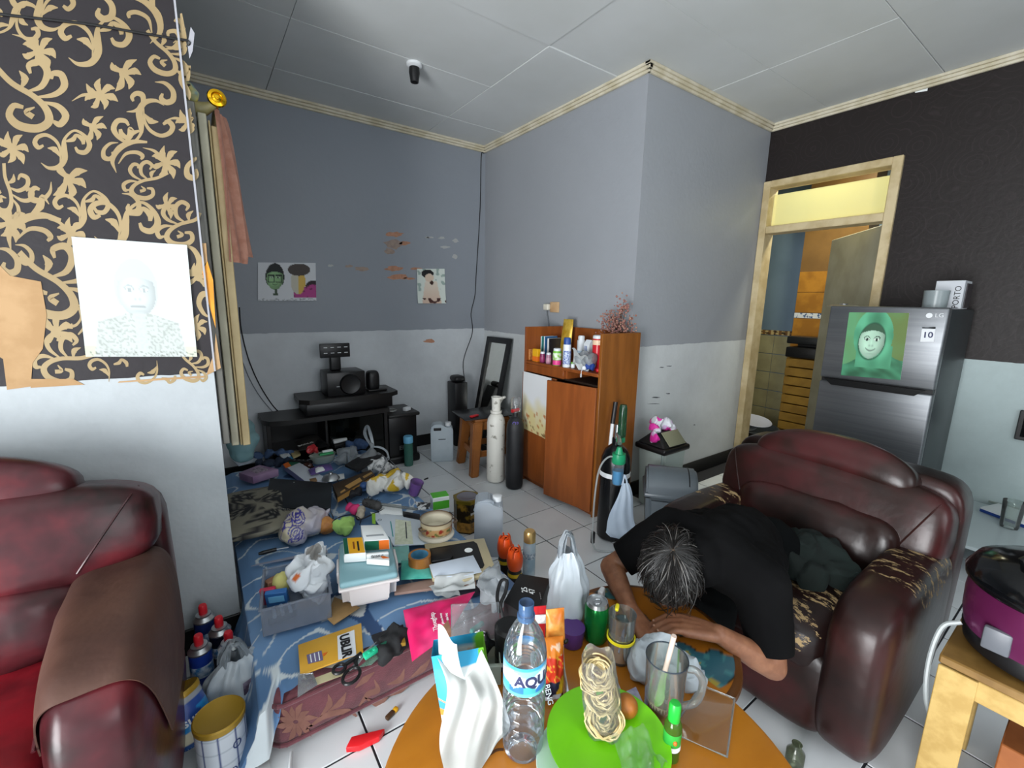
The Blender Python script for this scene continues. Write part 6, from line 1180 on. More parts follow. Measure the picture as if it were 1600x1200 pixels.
# more of the heap between the TV stand and the folder
t = thing('white_paper', 'crumpled white printed paper beside the wire rack', 'paper', P(592, 742, BZ)); obj('paper', heap([((-.03, .02, .04), .04), ((.03, .0, .05), .04), ((.06, -.04, .03), .03), ((.0, -.03, .035), .032)], .006, .024, 20, 4, 1), mat('newsprint', '#c4c6c6', .7, '#6d7072', 26, lo=.55, hi=.62), t)
for k, (c_, a_, b_) in enumerate((('#6a4aa8', (1095, 505), (1215, 470)), ('#2a2a72', (1105, 520), (1190, 500)), ('#c9ccd0', (1090, 490), (1160, 455)))):
    A_, B_ = W(Q6([a_], BZ+.06)[0]), W(Q6([b_], BZ+.06)[0]); t = thing('pen', ['purple pen beside the dark brown box', 'navy pen below the purple pen', 'silver pen above the purple pen'][k], 'pen', (A_+B_)/2-Vector((0, 0, .005)), 0, 'pens beside the brown box'); sub('barrel', tube(nb(), [A_, B_], .0055, 10), pl_(c_), t); sub('tip', tube(nb(), [B_, B_+(B_-A_)*.12], [.005, .001], 10), m_sil, t)
t = thing('blue_ball_cap', 'round blue cap below the dark brown box', 'cap', P(568, 764, BZ+.03)); obj('dome', puff(nb(), (0, 0, .022), (.03, .03, .02), .9, 1, 24, 14), mat('blue_cap_cloth', '#2a4a7a', .6), t); obj('brim', box(nb(), (0, -.03, .008), (.04, .03, .004), .001, 1), mat('blue_cap_cloth', '#2a4a7a'), t)
t = thing('black_pouch', 'small black pouch beside the blue cap', 'pouch', P(556, 776, BZ+.02)); obj('pouch', heap([((-.02, 0, .02), .024), ((.02, .01, .022), .026), ((.0, -.02, .018), .02)], .006, .010, 24, 3), mat('black_nylon', '#17171c'), t)
t = thing('gauze_bag', 'clear crumpled plastic bag under the black keyboard slab', 'bag', P(540, 722, BZ)); obj('film', heap([((0, 0, .05), .05), ((.05, .0, .04), .045), ((-.04, -.04, .03), .035), ((.02, -.06, .03), .03)], .007, .024, 18, 3, 1), clear('grey_film'), t)
slab('white_card', Q6([(770, 450), (900, 430), (905, 465), (820, 490)], BZ+.03), .004, m_pap, 'white card between the pot cover and brown box', 'card', r=.001)
slab('clear_folder', Q6([(60, 330), (200, 292), (262, 330), (110, 372)], BZ+.02), .006, mat('pale_blue_folder', '#a9b4c0', .4), 'pale grey-blue folder behind the lilac box', 'folder', r=.001)
t = thing('black_remote', 'black remote control at the far end of the bed', 'remote', P(470, 724, BZ+.03), .9); obj('case', box(nb(), (0, 0, .012), (.045, .16, .022), .008, 2), m_black, t)
for k in range(4): obj('button', box(nb(), (0, -.05+.03*k, .024), (.012, .01, .004), .002, 1), pl_('#77777a'), t)
slab('wooden_comb', Q6([(640, 470), (690, 462), (700, 485), (650, 495)], BZ+.05), .006, pl_('#8a6a48'), 'small tan tag on the long medicine box', 'tag', r=.001)
t = thing('twisted_lead', 'black twisted lead lying across the middle of the heap', 'cable', P(560, 800, BZ)); sub('lead', tube(nb(), [P(525, 745, BZ+.05), P(545, 790, BZ+.02), P(556, 800, BZ+.02), P(560, 812, BZ+.02), P(590, 800, BZ+.03), P(612, 790, BZ+.02)], .0035, 6, 6), m_black, t)
# ================================================================ round table and the smaller worn one beside it
TZ = .45; T2 = .424
m_top = mat('orange_lacquered_wood', '#b06f1e', .28, '#a56518', 3, coat=.3, stretch=(1, 3, 1)); m_rim = mat('brown_wood_rim', '#5f3a1a', .3, '#4f2f14', 5); m_leg = mat('dark_wood_leg', '#4a2c14', .4)
tb = thing('round_table', 'large round orange-brown wooden table in the foreground', 'table', (.53, .455, 0))
obj('tabletop', lathe(nb(), [(0, TZ-.022), (.395, TZ-.022), (.403, TZ-.018), (.405, TZ-.011), (.403, TZ-.004), (.395, TZ), (0, TZ)], 96), m_top, tb)
for k in range(4): a = PI/4+PI/2*k; obj('leg', tube(nb(), [(.26*math.cos(a), .26*math.sin(a), .002), (.22*math.cos(a), .22*math.sin(a), TZ-.02)], [.018, .026], 12), m_leg, tb)
obj('stretcher_ring', lathe(nb(), [(.215, .40), (.235, .40), (.235, .425), (.215, .425), (.215, .40)], 40), m_leg, tb)
for (cx, cy, r_, pts) in ((0, 0, 0, [(763, 1180), (776, 1172), (787, 1171)]),): sub('scratch', tube(nb(), [P(x, y, TZ+.0004) for x, y in pts], .003, 6, 4, flat=.1), mat('dark_scratch', '#4a2a10', .5), tb)
t2 = thing('side_table', 'small round table with worn blue-green patches under the sleeper\'s arms', 'table', (.94, .655, 0))
b = nb(); 
def disc(u, v): a = 2*PI*u; r = .228*v; return Vector((r*math.cos(a), r*math.sin(a), T2))
grid(b, 97, 50, disc); bmesh.ops.remove_doubles(b, verts=b.verts[:], dist=1e-5)
def worn(p):
    n = noise.noise(Vector((p.x*9, p.y*9, 3)))+.45*noise.noise(Vector((p.x*24, p.y*24, 1))); m_ = noise.noise(Vector((p.x*30, p.y*30, 8)))
    if n > .26: return '#2f5a66' if m_ < .15 else ('#9a8a3a' if m_ > .38 else '#3f7478')
    if n > .20: return '#2a2418'
    return lerpc([168, 104, 30], [150, 90, 24], .5+n)
vobj('worn_top', b, worn, t2, vcmat('worn_lacquer', .3, .5)); obj('rim', lathe(nb(), [(.222, T2-.03), (.236, T2-.028), (.246, T2-.016), (.244, T2-.005), (.236, T2+.0005), (.226, T2+.0005)], 80), m_rim, t2); obj('underside', lathe(nb(), [(0, T2-.03), (.226, T2-.03), (.226, T2-.002), (0, T2-.002)], 60), m_leg, t2)
for k in range(3): a = .4+2*PI/3*k; obj('leg', tube(nb(), [(.19*math.cos(a), .19*math.sin(a), .002), (.13*math.cos(a), .13*math.sin(a), T2-.02)], [.016, .022], 12), m_leg, t2)

# water bottle
wb = thing('water_bottle', 'large clear water bottle with blue label standing at the table front', 'bottle', (.462, .588, TZ+.0005), math.radians(-6))
pr = [(0, .012), (.020, .006), (.030, .0), (.038, .003), (.0415, .016), (.042, .04)]
for k in range(5): z = .05+.021*k; pr += [(.0425, z), (.0395, z+.007), (.0425, z+.014)]
pr += [(.0425, .158), (.0418, .16), (.0418, .222), (.0425, .225), (.0405, .24), (.034, .262), (.023, .283), (.0145, .296), (.0140, .303), (.0160, .305), (.0160, .309), (.0135, .311), (.0135, .328), (.0125, .330), (.0120, .305), (.0135, .294)]
obj('bottle_shell', lathe(nb(), pr, 48), clear('bottle_pet', '#eef4fa', .9, .04, .05, '#c8d8e8'), wb)
obj('blue_neck', lathe(nb(), [(.0165, .296), (.0172, .300), (.0172, .306), (.0145, .308), (.0145, .330), (.0138, .331)], 32), clear('blue_pet', '#8fb4dc', .8, .05, .35, '#6f98c8'), wb)
def aq(p):
    a = math.atan2(p.x, -p.y); z = p.z-.160; w_ = .030+.010*math.sin(a*2.2+.5)
    if z < .006: return '#5fb4b4'
    if z < .016+.008*abs(math.sin(a*3)): return '#2f6fb4' if math.sin(a*5) > -.2 else '#3fa0a4'
    if z > .055: return '#3f9ad0'
    if z > .046+.006*math.sin(a*4): return '#7fc4e4'
    return '#dfe9f2'
b = nb(); grid(b, 145, 24, lambda u, v: Vector((.0424*math.sin(2*PI*u), -.0424*math.cos(2*PI*u), .160+.062*v))); vobj('label', b, aq, wb, vcmat('label_print', .3, .5)); text('lettering', 'AQUA', .030, mat('navy_ink', '#2a2f55'), wb, (0, 0, .192), (0, 0, 0), bend=.0428, bold=.001); text('lettering', 'AQUA', .030, mat('navy_ink', '#2a2f55'), wb, (0, 0, .192), (0, 0, PI), bend=.0428, bold=.001)
# tissue pack with pulled-out tissues
tp = thing('tissue_pack', 'opened tissue pack with blue, green and orange print spilling white tissue', 'tissue pack', P(725, 1130, TZ+.001))
A, B = P(692, 1136, TZ+.002), P(772, 1118, TZ+.002); up = Vector((-.01, .03, .155)); dep = Vector((.03, .05, 0))
def packcol(p):
    q = p+tp.location-A; u = q.dot((B-A).normalized())/(B-A).length; v = q.z/.155
    if v < .18: return '#d8d8d2'
    if v < .42 and u < .55+.2*math.sin(v*20): return '#3f94b8' if abs(v-.34) < .06 else '#d98a3a'
    if (u-.62)**2+(v-.55)**2*1.2 < .03: return '#d9904a'
    if (u-.60)**2+(v-.60)**2 < .0015: return '#1b1b1e'
    if u > .72 and v > .55: return '#6cb52e'
    if v > .82: return '#2f9ac4'
    if u < .14: return '#3fa6c8'
    return '#d4dcdc'
b = nb(); grid(b, 40, 50, lambda u, v: A.lerp(B, u)+up*v+Vector((-.02, -.02, 0))*math.sin(PI*u)*math.sin(PI*min(1, v*1.05))*1.0); grid(b, 12, 14, lambda u, v: A.lerp(B, u)+dep*.8+up*v+dep*.25*math.sin(PI*u)*math.sin(PI*v)); grid(b, 6, 30, lambda u, v: A+up*v+dep*.8*u); grid(b, 6, 30, lambda u, v: B+up*v+dep*.8*u)
sub('wrapper', b, None, tp, 50, packcol)
def tis(u, v):
    p0 = A.lerp(B, .10+.85*u)+up*(.95-.25*math.sin(PI*u)); p1 = P(700+90*u, 1075+30*u, TZ+.10); p2 = P(688+108*u, 1150+12*math.sin(u*5), TZ+.03); p3 = P(694+112*u-30*u*u, 1206+26*math.sin(u*4)-25*u, TZ+.003)
    s = v*3; k = min(int(s), 2); t_ = s-k; pts = [p0*2-p1, p0, p1, p2, p3, p3*2-p2]; a, b_, c, d = pts[k:k+4]
    q = .5*((2*b_)+(c-a)*t_+(2*a-5*b_+4*c-d)*t_*t_+(3*b_-a-3*c+d)*t_**3); return q+Vector((-.55, -.7, .5))*(.014*math.sin(u*12+v*3)*min(1, v*3)*(1-.4*v)+.008*math.sin(u*23+v*9)*v*(1-v)*3)+Vector((0, 0, .004))
b = nb(); grid(b, 50, 50, tis, .0007); sub('tissue', b, mat('tissue_white', '#dcdedb', .9), tp)
def tis2(u, v):
    p0 = A+up*.9+Vector((.01*u, 0, 0)); p1 = P(684+30*u, 975+30*u+60*v, TZ+.20-.05*v); return p1.lerp(A.lerp(B, .1+.5*u)+up*.6, v*v)+Vector((.0, 0, .008*math.sin(u*6+v*4)))
b = nb(); grid(b, 20, 30, tis2, .0007); sub('tissue', b, mat('tissue_white', '#dcdedb'), tp)
# black jar, container with foil, snack packets
tin('black_jar', 'matt black plastic jar behind the water bottle', 'jar', (.560, .775, TZ+.0005), .037, .075, mat('matt_black_jar', '#101112', .45), mat('matt_black_jar', '#101112'), .035, .039, bands=[(.03, .034, m_black)])
ct = thing('foil_container', 'white translucent lunch box holding silver foil packets on the table edge', 'container', (.475, .80, TZ+.0005), math.radians(-30)); m_lt = clear('milky_plastic'); w_, d_, h_ = .12, .085, .055; b = nb()
for (x0, x1, y0, y1, z0, z1) in ((-w_/2, w_/2, -d_/2, d_/2, .001, .004), (-w_/2, -w_/2+.003, -d_/2, d_/2, .004, h_), (w_/2-.003, w_/2, -d_/2, d_/2, .004, h_), (-w_/2, w_/2, -d_/2, -d_/2+.003, .004, h_), (-w_/2, w_/2, d_/2-.003, d_/2, .004, h_)): bb(x0, x1, y0, y1, z0, z1, .001, 1, bm=b)
obj('tub', b, m_lt, ct); obj('rim', box(nb(), (0, -d_/2, h_), (w_+.01, .010, .006), .002, 1), m_lt, ct); obj('raised_lid', bb(-w_/2, w_/2, d_/2, d_/2+.006, h_-.01, h_+.10, .002, 1), m_film, ct)
fo = thing('foil_packet', 'crumpled silver foil packet with teal edge in the lunch box', 'packet', (.480, .805, TZ+.006)); obj('foil', heap([((-.02, 0, .035), .032), ((.02, .01, .045), .034), ((.0, -.015, .05), .026)], .005, .018, 26, 5, 1), mat('silver_foil', '#c8cacc', .18, metal=1), fo); obj('teal_edge', box(nb(), (.035, .03, .075), (.06, .012, .012), .003, 1, XF((0, 0, 0), (0, .3, .5))), mat('teal_foil', '#3fa090'), fo)
slab('brown_flap', [(686, 985, .30), (700, 968, .30), (712, 1000, .30), (695, 1002, .30)], .006, m_ochre, 'brown paper flap under the pink mailer end', 'paper')
c4 = [Vector((.560, .665, TZ+.15)), Vector((.612, .640, TZ+.15)), Vector((.605, .625, TZ+.003)), Vector((.548, .650, TZ+.003))]; t = thing('snack_packet', 'red and orange snack packet standing beside the water bottle', 'packet', ctr(c4)-Vector((0, 0, .075)))
def snk(p):
    q = p+t.location; v = (q.z-TZ)/.15; n = noise.noise(Vector((q.x*60, q.y*60, q.z*40)))
    if v > .78: return '#d97a1e' if n < .25 else '#e8c0a0'
    if v > .42: return '#c8321a' if abs(n) > .07 else '#e0a030'
    if v > .15: return '#1c1c30' if q.x < .578+.02*v else '#c99a1e'
    return '#4a0e12' if n < .2 else '#b8b4b4'
sub('packet', pouch(c4, .022, nu=30, nv=44, wr=.012, seed=2), None, t, 60, snk); wtext('lettering', 'BENG', .018, m_pap, t, [c4[0]+Vector((-.018, -.02, -.06)), c4[1]+Vector((-.018, -.02, -.06)), c4[2]+Vector((-.018, -.02, .01)), c4[3]+Vector((-.018, -.02, .01))], -.004, -.012, -80, lift=.004)
c4 = [Vector((.600, .690, TZ+.19)), Vector((.640, .672, TZ+.19)), Vector((.632, .655, TZ+.11)), Vector((.590, .672, TZ+.11))]; t = thing('orange_sachet', 'orange sachet leaning on top of the snack packet', 'sachet', ctr(c4)-Vector((0, 0, .19))); sub('sachet', pouch(c4, .012, seed=5), mat('orange_foil', '#d8741c', .3, '#e8a04a', 30), t); sub('stem', tube(nb(), [c4[3].lerp(c4[2], .5), (c4[3].x+.02, c4[3].y, TZ+.001)], .004, 6), mat('orange_foil', '#d8741c'), t); sub('black_dot', puff(nb(), c4[2]+Vector((-.004, -.008, .012)), (.007, .004, .006), 1, 1, 12, 8), m_black, t)
t = thing('red_sachet', 'red and white sachet behind the orange one', 'sachet', (.612, .725, TZ)); obj('sachet', pouch([Vector((-.014, .008, .17)), Vector((.014, -.006, .17)), Vector((.014, -.006, .002)), Vector((-.014, .008, .002))], .006), mat('red_plastic', '#b5252b'), t); obj('white_print', pouch([Vector((-.012, .004, .15)), Vector((.012, -.010, .15)), Vector((.012, -.012, .128)), Vector((-.012, .002, .128))], .006), m_pap, t)
solo('plastic_spoon', tube(nb(), [(0, 0, .002), (.0, .01, .06), (0, .015, .10), (0, .018, .125)], [.008, .004, .004, .007], 8, 4, flat=.35), m_white, 'white plastic spoon leaning on the noodle bag', 'spoon', (.622, .628, TZ), .6)
# plates, noodle crackers, fruit
solo('white_plate', lathe(nb(), [(0, .002), (.065, .002), (.075, .006), (.118, .016), (.117, .018), (.074, .009), (0, .005)], 64), mat('white_melamine', '#b9d0c4', .25), 'pale plate sticking out under the green plate', 'plate', (.552, .468, TZ))
solo('green_plate', lathe(nb(), [(0, .001), (.072, .001), (.082, .006), (.120, .026), (.121, .0285), (.118, .0285), (.080, .010), (0, .005)], 72), mat('lime_green_plastic', '#6fc414', .3), 'bright lime green plastic plate under the noodle crackers', 'plate', (.590, .478, TZ+.018))
solo('fruit', puff(nb(), (0, 0, .024), (.024, .024, .023), 1, 1, 28, 18), mat('brown_orange_skin', '#9a5a1e', .4, '#a8682a', 20), 'brown-orange fruit on the green plate', 'fruit', (.668, .497, TZ+.030))
nd_ = thing('noodle_crackers', 'clear bag of three round dried noodle nests on the green plate', 'noodles', (.605, .515, TZ+.026)); m_nd = mat('dry_noodle', '#cdb98a', .5, '#bda873', 40)
def nest(cx, cy, cz, R, hh, tilt, seed):
    r3 = random.Random(seed); b = nb(); M = XF((cx, cy, cz), tilt)
    for k in range(26):
        rr = R*r3.uniform(.35, 1); z0 = r3.uniform(-hh, hh); ph = r3.uniform(0, 6.28); n_ = 18; ox, oy = r3.uniform(-.15, .15)*R, r3.uniform(-.15, .15)*R
        tube(b, [M @ Vector((ox+rr*math.cos(ph+j*.42)*(1+.1*math.sin(j*2+k)), oy+rr*math.sin(ph+j*.42)*(1+.1*math.cos(j*3+k)), z0+.003*math.sin(j*1.7+k))) for j in range(n_)], .0019, 5, 2)
    return b
for k, (c_, tl_) in enumerate((((.0, -.012, .030), (.9, 0, -.65)), ((.008, .006, .068), (.75, 0, -.65)), ((.004, .018, .112), (.5, .0, -.65)))): obj('noodle_nest', nest(*c_, .034, .016, tl_, k+5), m_nd, nd_)
def nbag(s):
    def g(u, v): w_ = .040-.010*abs(v-.4); a = PI*u; z = .002+.15*v; c_ = Vector((.002+.004*v, -.012+.03*v, 0)); return c_+Vector((.8*math.cos(a)*w_, -.6*math.cos(a)*w_, 0))+Vector((.6, .8, 0))*(s*math.sin(a)*.030)+Vector((0, 0, z+.006*math.sin(u*14+v*5)))
    return g
b = nb(); grid(b, 24, 20, nbag(1)); grid(b, 24, 20, nbag(-1)); obj('film', b, m_film, nd_)
b = nb(); grid(b, 20, 20, lambda u, v: Vector((-.02+.075*u-.02*v, -.045-.075*v-.02*u, .012+.012*math.sin(u*13+v*8)*(.4+v)+.010*noise.noise(Vector((u*5, v*5, 1)))+.02*(1-v)))); obj('film_tail', b, m_film, nd_)
# can, tumbler, mug, wrapped food, bottle, notes, tray
cn = thing('drink_can', 'green drink can standing on the table by the white bag', 'can', (.800, .712, TZ+.0005)); obj('can', lathe(nb(), [(0, .008), (.022, .008), (.025, .001), (.028, .002), (.033, .012), (.033, .098), (.030, .106)], 40), mat('green_metal', '#15803a', .22, '#0f6a2e', 8, metal=.55), cn); obj('can_top', lathe(nb(), [(.030, .105), (.0275, .113), (.0268, .116), (.0255, .116), (.025, .111), (0, .111)], 40), m_sil, cn); obj('pull_tab', tube(nb(), [(-.012, -.004, .1125), (.0, -.009, .1125), (.010, -.004, .1125), (.010, .004, .1125), (0, .009, .1125), (-.012, .004, .1125), (-.012, -.004, .1125)], .0018, 6, 3), m_sil, cn)
gl = thing('tumbler', 'clear glass tumbler with yellow rings of liquid beside the green can', 'glass', (.800, .628, TZ+.0005)); obj('glass', lathe(nb(), [(0, .001), (.026, .001), (.029, .006), (.034, .130), (.0345, .132), (.0325, .131), (.0275, .010), (0, .008)], 40), clear('glass_clear', '#f0f4f2', 1, .03, .04), gl); obj('drink', lathe(nb(), [(0, .010), (.0265, .010), (.031, .088), (0, .088)], 36), mat('cloudy_water', '#8f948a', .05, alpha=.16), gl)
obj('yellow_ring', lathe(nb(), [(.0325, .062), (.0355, .063), (.0355, .069), (.033, .070)], 40), mat('yellow_plastic', '#d8c81e', .35), gl); obj('yellow_clip', box(nb(), (.022, .016, .128), (.024, .010, .010), .004, 2, XF((0, 0, 0), (0, 0, .6))), mat('yellow_plastic', '#d8c81e'), gl)
mg = thing('glass_mug', 'glass mug with beige dregs and a straw in the foreground', 'mug', (.755, .468, TZ+.0005), math.radians(-40)); obj('mug', lathe(nb(), [(0, .001), (.034, .001), (.038, .006), (.0435, .145), (.0445, .150), (.0425, .150), (.0365, .012), (0, .010)], 48), clear('glass_clear'), mg); obj('rim_line', lathe(nb(), [(.0425, .149), (.0445, .1495), (.0440, .152), (.0425, .1515)], 48), clear('dark_glass', '#8a98a8', 1, .03, .5, '#4a5a68'), mg)
obj('dregs', lathe(nb(), [(0, .011), (.036, .011), (.0385, .055), (0, .052)], 36), mat('beige_dregs', '#a89c80', .4, '#94886c', 18, alpha=.85), mg); obj('handle', tube(nb(), [(.040, 0, .125), (.062, 0, .122), (.078, 0, .10), (.078, 0, .065), (.066, 0, .04), (.040, 0, .030)], .008, 10, 5), clear('thick_glass', '#e0e6e4', 1, .03, .12), mg)
obj('straw', tube(nb(), [(-.010, .010, .02), (.005, -.015, .215)], .0055, 10), mat('pale_pink_straw', '#c9b5a8', .4), mg)
fw_ = thing('wrapped_food', 'food tied in a thin white plastic bag behind the mug', 'bag', (.850, .530, T2+.002)); bm_ = heap([((0, 0, .05), .05), ((-.03, .03, .045), .042), ((.03, -.03, .04), .04), ((.01, .02, .07), .04), ((.05, -.06, .02), .02), ((.035, -.045, .03), .03)], .005, .016, 20, 9, 2)
for v in bm_.vertices: v.co.z = max(.001, v.co.z)
obj('film', bm_, m_bag, fw_)
b1 = thing('oil_bottle', 'small green bottle with bright green cap in front of the mug', 'bottle', (.692, .402, TZ+.0005)); obj('bottle', lathe(nb(), [(0, .001), (.014, .001), (.0165, .004), (.0165, .080), (.013, .090), (.009, .094), (0, .094)], 28), clear('green_oil', '#a8d06a', .8, .05, .35, '#6fa03a'), b1); obj('label', lathe(nb(), [(.0168, .030), (.0170, .031), (.0170, .068), (.0168, .069)], 28), mat('green_label', '#2f9a3a', .4), b1); obj('white_band', lathe(nb(), [(.0171, .030), (.0173, .031), (.0173, .040), (.0171, .041)], 28), m_pap, b1)
obj('orange_mark', puff(nb(), (-.010, -.0135, .054), (.004, .004, .005), 1, 1, 10, 8), m_or2, b1); obj('cap', lathe(nb(), [(.0105, .090), (.0115, .092), (.0115, .125), (.009, .130), (0, .131)], 24), mat('bright_green_cap', '#1fa838', .35), b1)
c4 = R3([(700, 715), (830, 655), (905, 815), (770, 790)], TZ+.006); t = slab('banknote', c4, .002, mat('lilac_note', '#9a96b4', .5, '#b4b2c8', 60), 'folded lilac banknote between plate and mug', 'banknote', r=.0005); decal('note_print', R3([(720, 718), (770, 695), (785, 715), (735, 738)], TZ+.006), pl_('#5a5a7a'), t)
slab('banknote', R3([(660, 590), (700, 600), (735, 685), (690, 690)], TZ+.004), .002, mat('lilac_note', '#9a96b4'), 'second lilac banknote behind the noodle bag', 'banknote', r=.0005)
ty = thing('clear_tray', 'flat clear plastic cover lying at the right table edge', 'tray', ctr(R3([(1265, 645), (1490, 735), (1440, 1125), (1060, 960)], TZ+.003))); tq = R3([(1265, 645), (1490, 735), (1440, 1125), (1060, 960)], TZ+.010); sub('sheet', slabmesh(tq, .003, .001), clear('very_clear', '#fafbfb', .3, .06), ty); tw_ = [W(q) for q in tq]; sub('rim', tube(nb(), tw_+[tw_[0]], .0025, 8), clear('thick_glass'), ty)
# white carrier bag, purple cup
wc = thing('carrier_bag', 'full white carrier bag standing on the table before the oxygen cylinder', 'bag', (.772, .800, TZ+.001), math.radians(-35)); carrier(wc, .056, .045, .215, .075, m_bag, 2, (-.004, 0), .5)
t = thing('purple_tub', 'purple plastic tub half hidden behind the white carrier bag', 'tub', (.735, .735, TZ+.0005)); obj('tub', lathe(nb(), [(0, .001), (.026, .001), (.028, .004), (.032, .045), (.033, .05), (.030, .05), (0, .045)], 28), mat('deep_purple_plastic', '#4a2a6a', .35), t)
solo('white_clip', bb(-.015, .015, -.008, .008, 0, .03, .003, 1), m_white, 'small white charger at the far edge of the worn table', 'charger', (.965, .845, T2+.001), .4)
# between table and bed
t = thing('black_carton', 'tall black carton with white lettering standing between bed and table', 'box', ctr([(787, 940, .33), (812, 895, .33), (858, 903, .33), (833, 969, .33)], .33)); c4 = [(787, 940, .33), (812, 896, .33), (860, 904, .33), (834, 970, .33)]; sub('carton', slabmesh(c4, .328, .002), mat('black_carton_card', '#131314', .45), t)
wtext('lettering', '25', .030, m_pap, t, c4, .01, .012, 22); wtext('lettering', '47', .030, m_pap, t, c4, .01, -.016, 22); wtext('lettering', '. . . .', .02, m_pap, t, c4, -.005, -.045, 22)
t = thing('strap', 'black looped strap hanging over the black carton corner', 'strap', P(785, 960, .25)); sub('loop', tube(nb(), [P(780, 958, .34), P(777, 930, .36), P(783, 908, .38), P(792, 908, .38), P(790, 925, .36), P(782, 945, .34), P(786, 965, .30)], .006, 8, 5, flat=.3), m_black, t)
t = thing('bubble_wrap', 'clear bubble wrap between the cream box and black carton', 'plastic', P(772, 935, .23)); obj('film', heap([((-.02, -.01, .03), .045), ((.02, .03, .04), .045), ((.03, .08, .03), .035), ((-.02, -.07, .035), .035)], .006, .020, 22, 6, 1), clear('grey_film', '#e6eaec', .6, .2, .45, '#c8ced2'), t)
# small things on the floor in front of the bed
slab('red_scraper', Q8([(800, 1040), (846, 952), (1108, 888), (1062, 955), (905, 1030)], .022), .020, mat('bright_red_plastic', '#d81f26', .35), 'bright red plastic piece on the tiles under the table edge', 'plastic piece', r=.003)
a_, b_ = P(455, 1175, .006), P(452, 1215, .006); solo('white_stick', tube(nb(), [a_, b_], [.004, .006], 8), m_white, 'white stick on the tiles before the mattress', 'stick')
t = thing('lighter', 'tiny brown and yellow lighter on the tiles beneath the table', 'lighter', P(611, 1119, 0), .4); obj('body', bb(-.02, .012, -.008, .008, .001, .014, .004, 2), pl_('#4a3420'), t); obj('yellow_end', bb(.012, .028, -.008, .008, .001, .014, .004, 2), pl_('#d8a018'), t)
t = thing('glass_bottle', 'small clear bottle on the tiles right of the table', 'bottle', P(1240, 1196, 0)); obj('glass', lathe(nb(), [(0, .001), (.022, .001), (.024, .004), (.024, .05), (.014, .062), (.012, .075), (.014, .078), (0, .078)], 24), clear('olive_glass', '#b8c0a8', .9, .04, .2, '#8a9280'), t)
# ================================================================ floor by the sofa
for k, (px, py, lab) in enumerate([(316, 945, 'blue gas canister nearest the wall, at the back of the group'), (341, 964, 'dark blue gas canister leaning by the bed corner behind the white bag'), (356, 987, 'gas canister half hidden by the white bag handles'), (309, 992, 'royal blue gas canister at the front left of the group')]):
    p = P(px, py, .232); t = thing('gas_canister', lab, 'canister', (p.x, p.y, 0), 0, 'gas canisters beside the sofa')
    obj('can', lathe(nb(), [(0, .001), (.031, .001), (.033, .004), (.033, .17), (.030, .178)], 28), [mat('navy_can', '#1d2f66', .3, metal=.2), mat('dark_can', '#16192c', .3, metal=.2), mat('dark_can', '#16192c'), mat('royal_can', '#1d3a94', .3, metal=.2)][k], t)
    obj('shoulder', lathe(nb(), [(.0335, .172), (.0345, .178), (.030, .183), (.024, .190), (.024, .196), (.016, .198), (0, .198)], 28), m_sil, t); obj('cap', lathe(nb(), [(.0125, .196), (.0135, .198), (.0135, .226), (.011, .232), (0, .232)], 18), mat('red_cap', '#c8202c', .35), t); obj('label_band', lathe(nb(), [(.0333, .09), (.0336, .091), (.0336, .13), (.0333, .131)], 28), mat('blue_white_label', '#2f6fa8', .35, '#c8d4e0', 40), t)
t = thing('white_carrier', 'white carrier bag with a purple mark on the floor by the sofa arm', 'bag', (-.02, 1.50, 0), math.radians(10)); carrier(t, .092, .07, .20, .075, m_bag, 5, (.015, 0), .3); obj('purple_mark', lathe(nb(), [(.93, 0), (.94, .001), (.94, .05), (.93, .051)], 40, XF((.005, 0, .10), (0, 0, 0), (.092, .07, 1))), mat('purple_mark', '#4a3a4c', .5, '#8a8090', 30), t)
bmk = t.children[-1].data; bm_ = bmesh.new(); bm_.from_mesh(bmk); bmesh.ops.delete(bm_, geom=[v for v in bm_.verts if not (v.co.y < -.02 and .015 < v.co.x < .06)], context='VERTS'); bm_.to_mesh(bmk); bm_.free()
m_gl = mat('gold_lid', '#a8862e', .35, '#96761f', 3, metal=.3)
Bt, Tp = P(311, 1150, .075), P(277, 1082, .205); ax = (Tp-Bt).normalized(); hh = (Tp-Bt).length
t = thing('formula_tin', 'tilted blue formula tin lettered Ensure with gold lid beside the sofa arm', 'tin', Bt); q = ax.to_track_quat('Z', 'Y').to_matrix().to_4x4(); t.rotation_euler = q.to_euler()
def ens(p):
    z = p.z/hh; a = math.atan2(p.y, p.x)
    if z < .10: return '#2a4a80'
    if z < .30: return '#c9c4ac' if math.sin(a*3) > -.2 else '#5a6a80'
    if z < .66: return '#1f7ab8' if math.sin(a*2+z*4) > -.6 else '#24458c'
    if z < .80: return '#24458c'
    return '#8f949a'
b = nb(); grid(b, 72, 40, lambda u, v: Vector((.052*math.cos(2*PI*u), .052*math.sin(2*PI*u), hh*v))); vobj('tin', b, ens, t, vcmat('tin_print', .25, .5)); obj('base', lathe(nb(), [(0, 0), (.052, 0), (.052, .004)], 40), m_sil, t); obj('lid', lathe(nb(), [(.0535, hh-.012), (.0545, hh), (.052, hh+.004), (.047, hh+.001), (0, hh+.001)], 44), m_gl, t)
camd = q.to_3x3().transposed() @ (EYE-Bt); an = math.atan2(camd.y, camd.x)+PI/2; text('lettering', 'Ensure', .036, m_pap, t, (0, 0, hh*.48), (0, 0, an-.15), bend=.0524, bold=.0006)
p = P(342, 1116, .185); t = thing('formula_tin', 'upright white and navy formula tin with gold lid at the bottom edge', 'tin', (p.x, p.y, 0))
def wtin(p):
    a = math.atan2(p.y, p.x); 
    if p.z < .025: return '#2a3a6a'
    if abs(((a*3) % 2)-1) < .10: return '#2c3c70'
    if abs((p.z*22) % 1-.5) < .03: return '#a8b0ba'
    if p.z > .165: return '#2a2a34'
    return '#c4cad2'
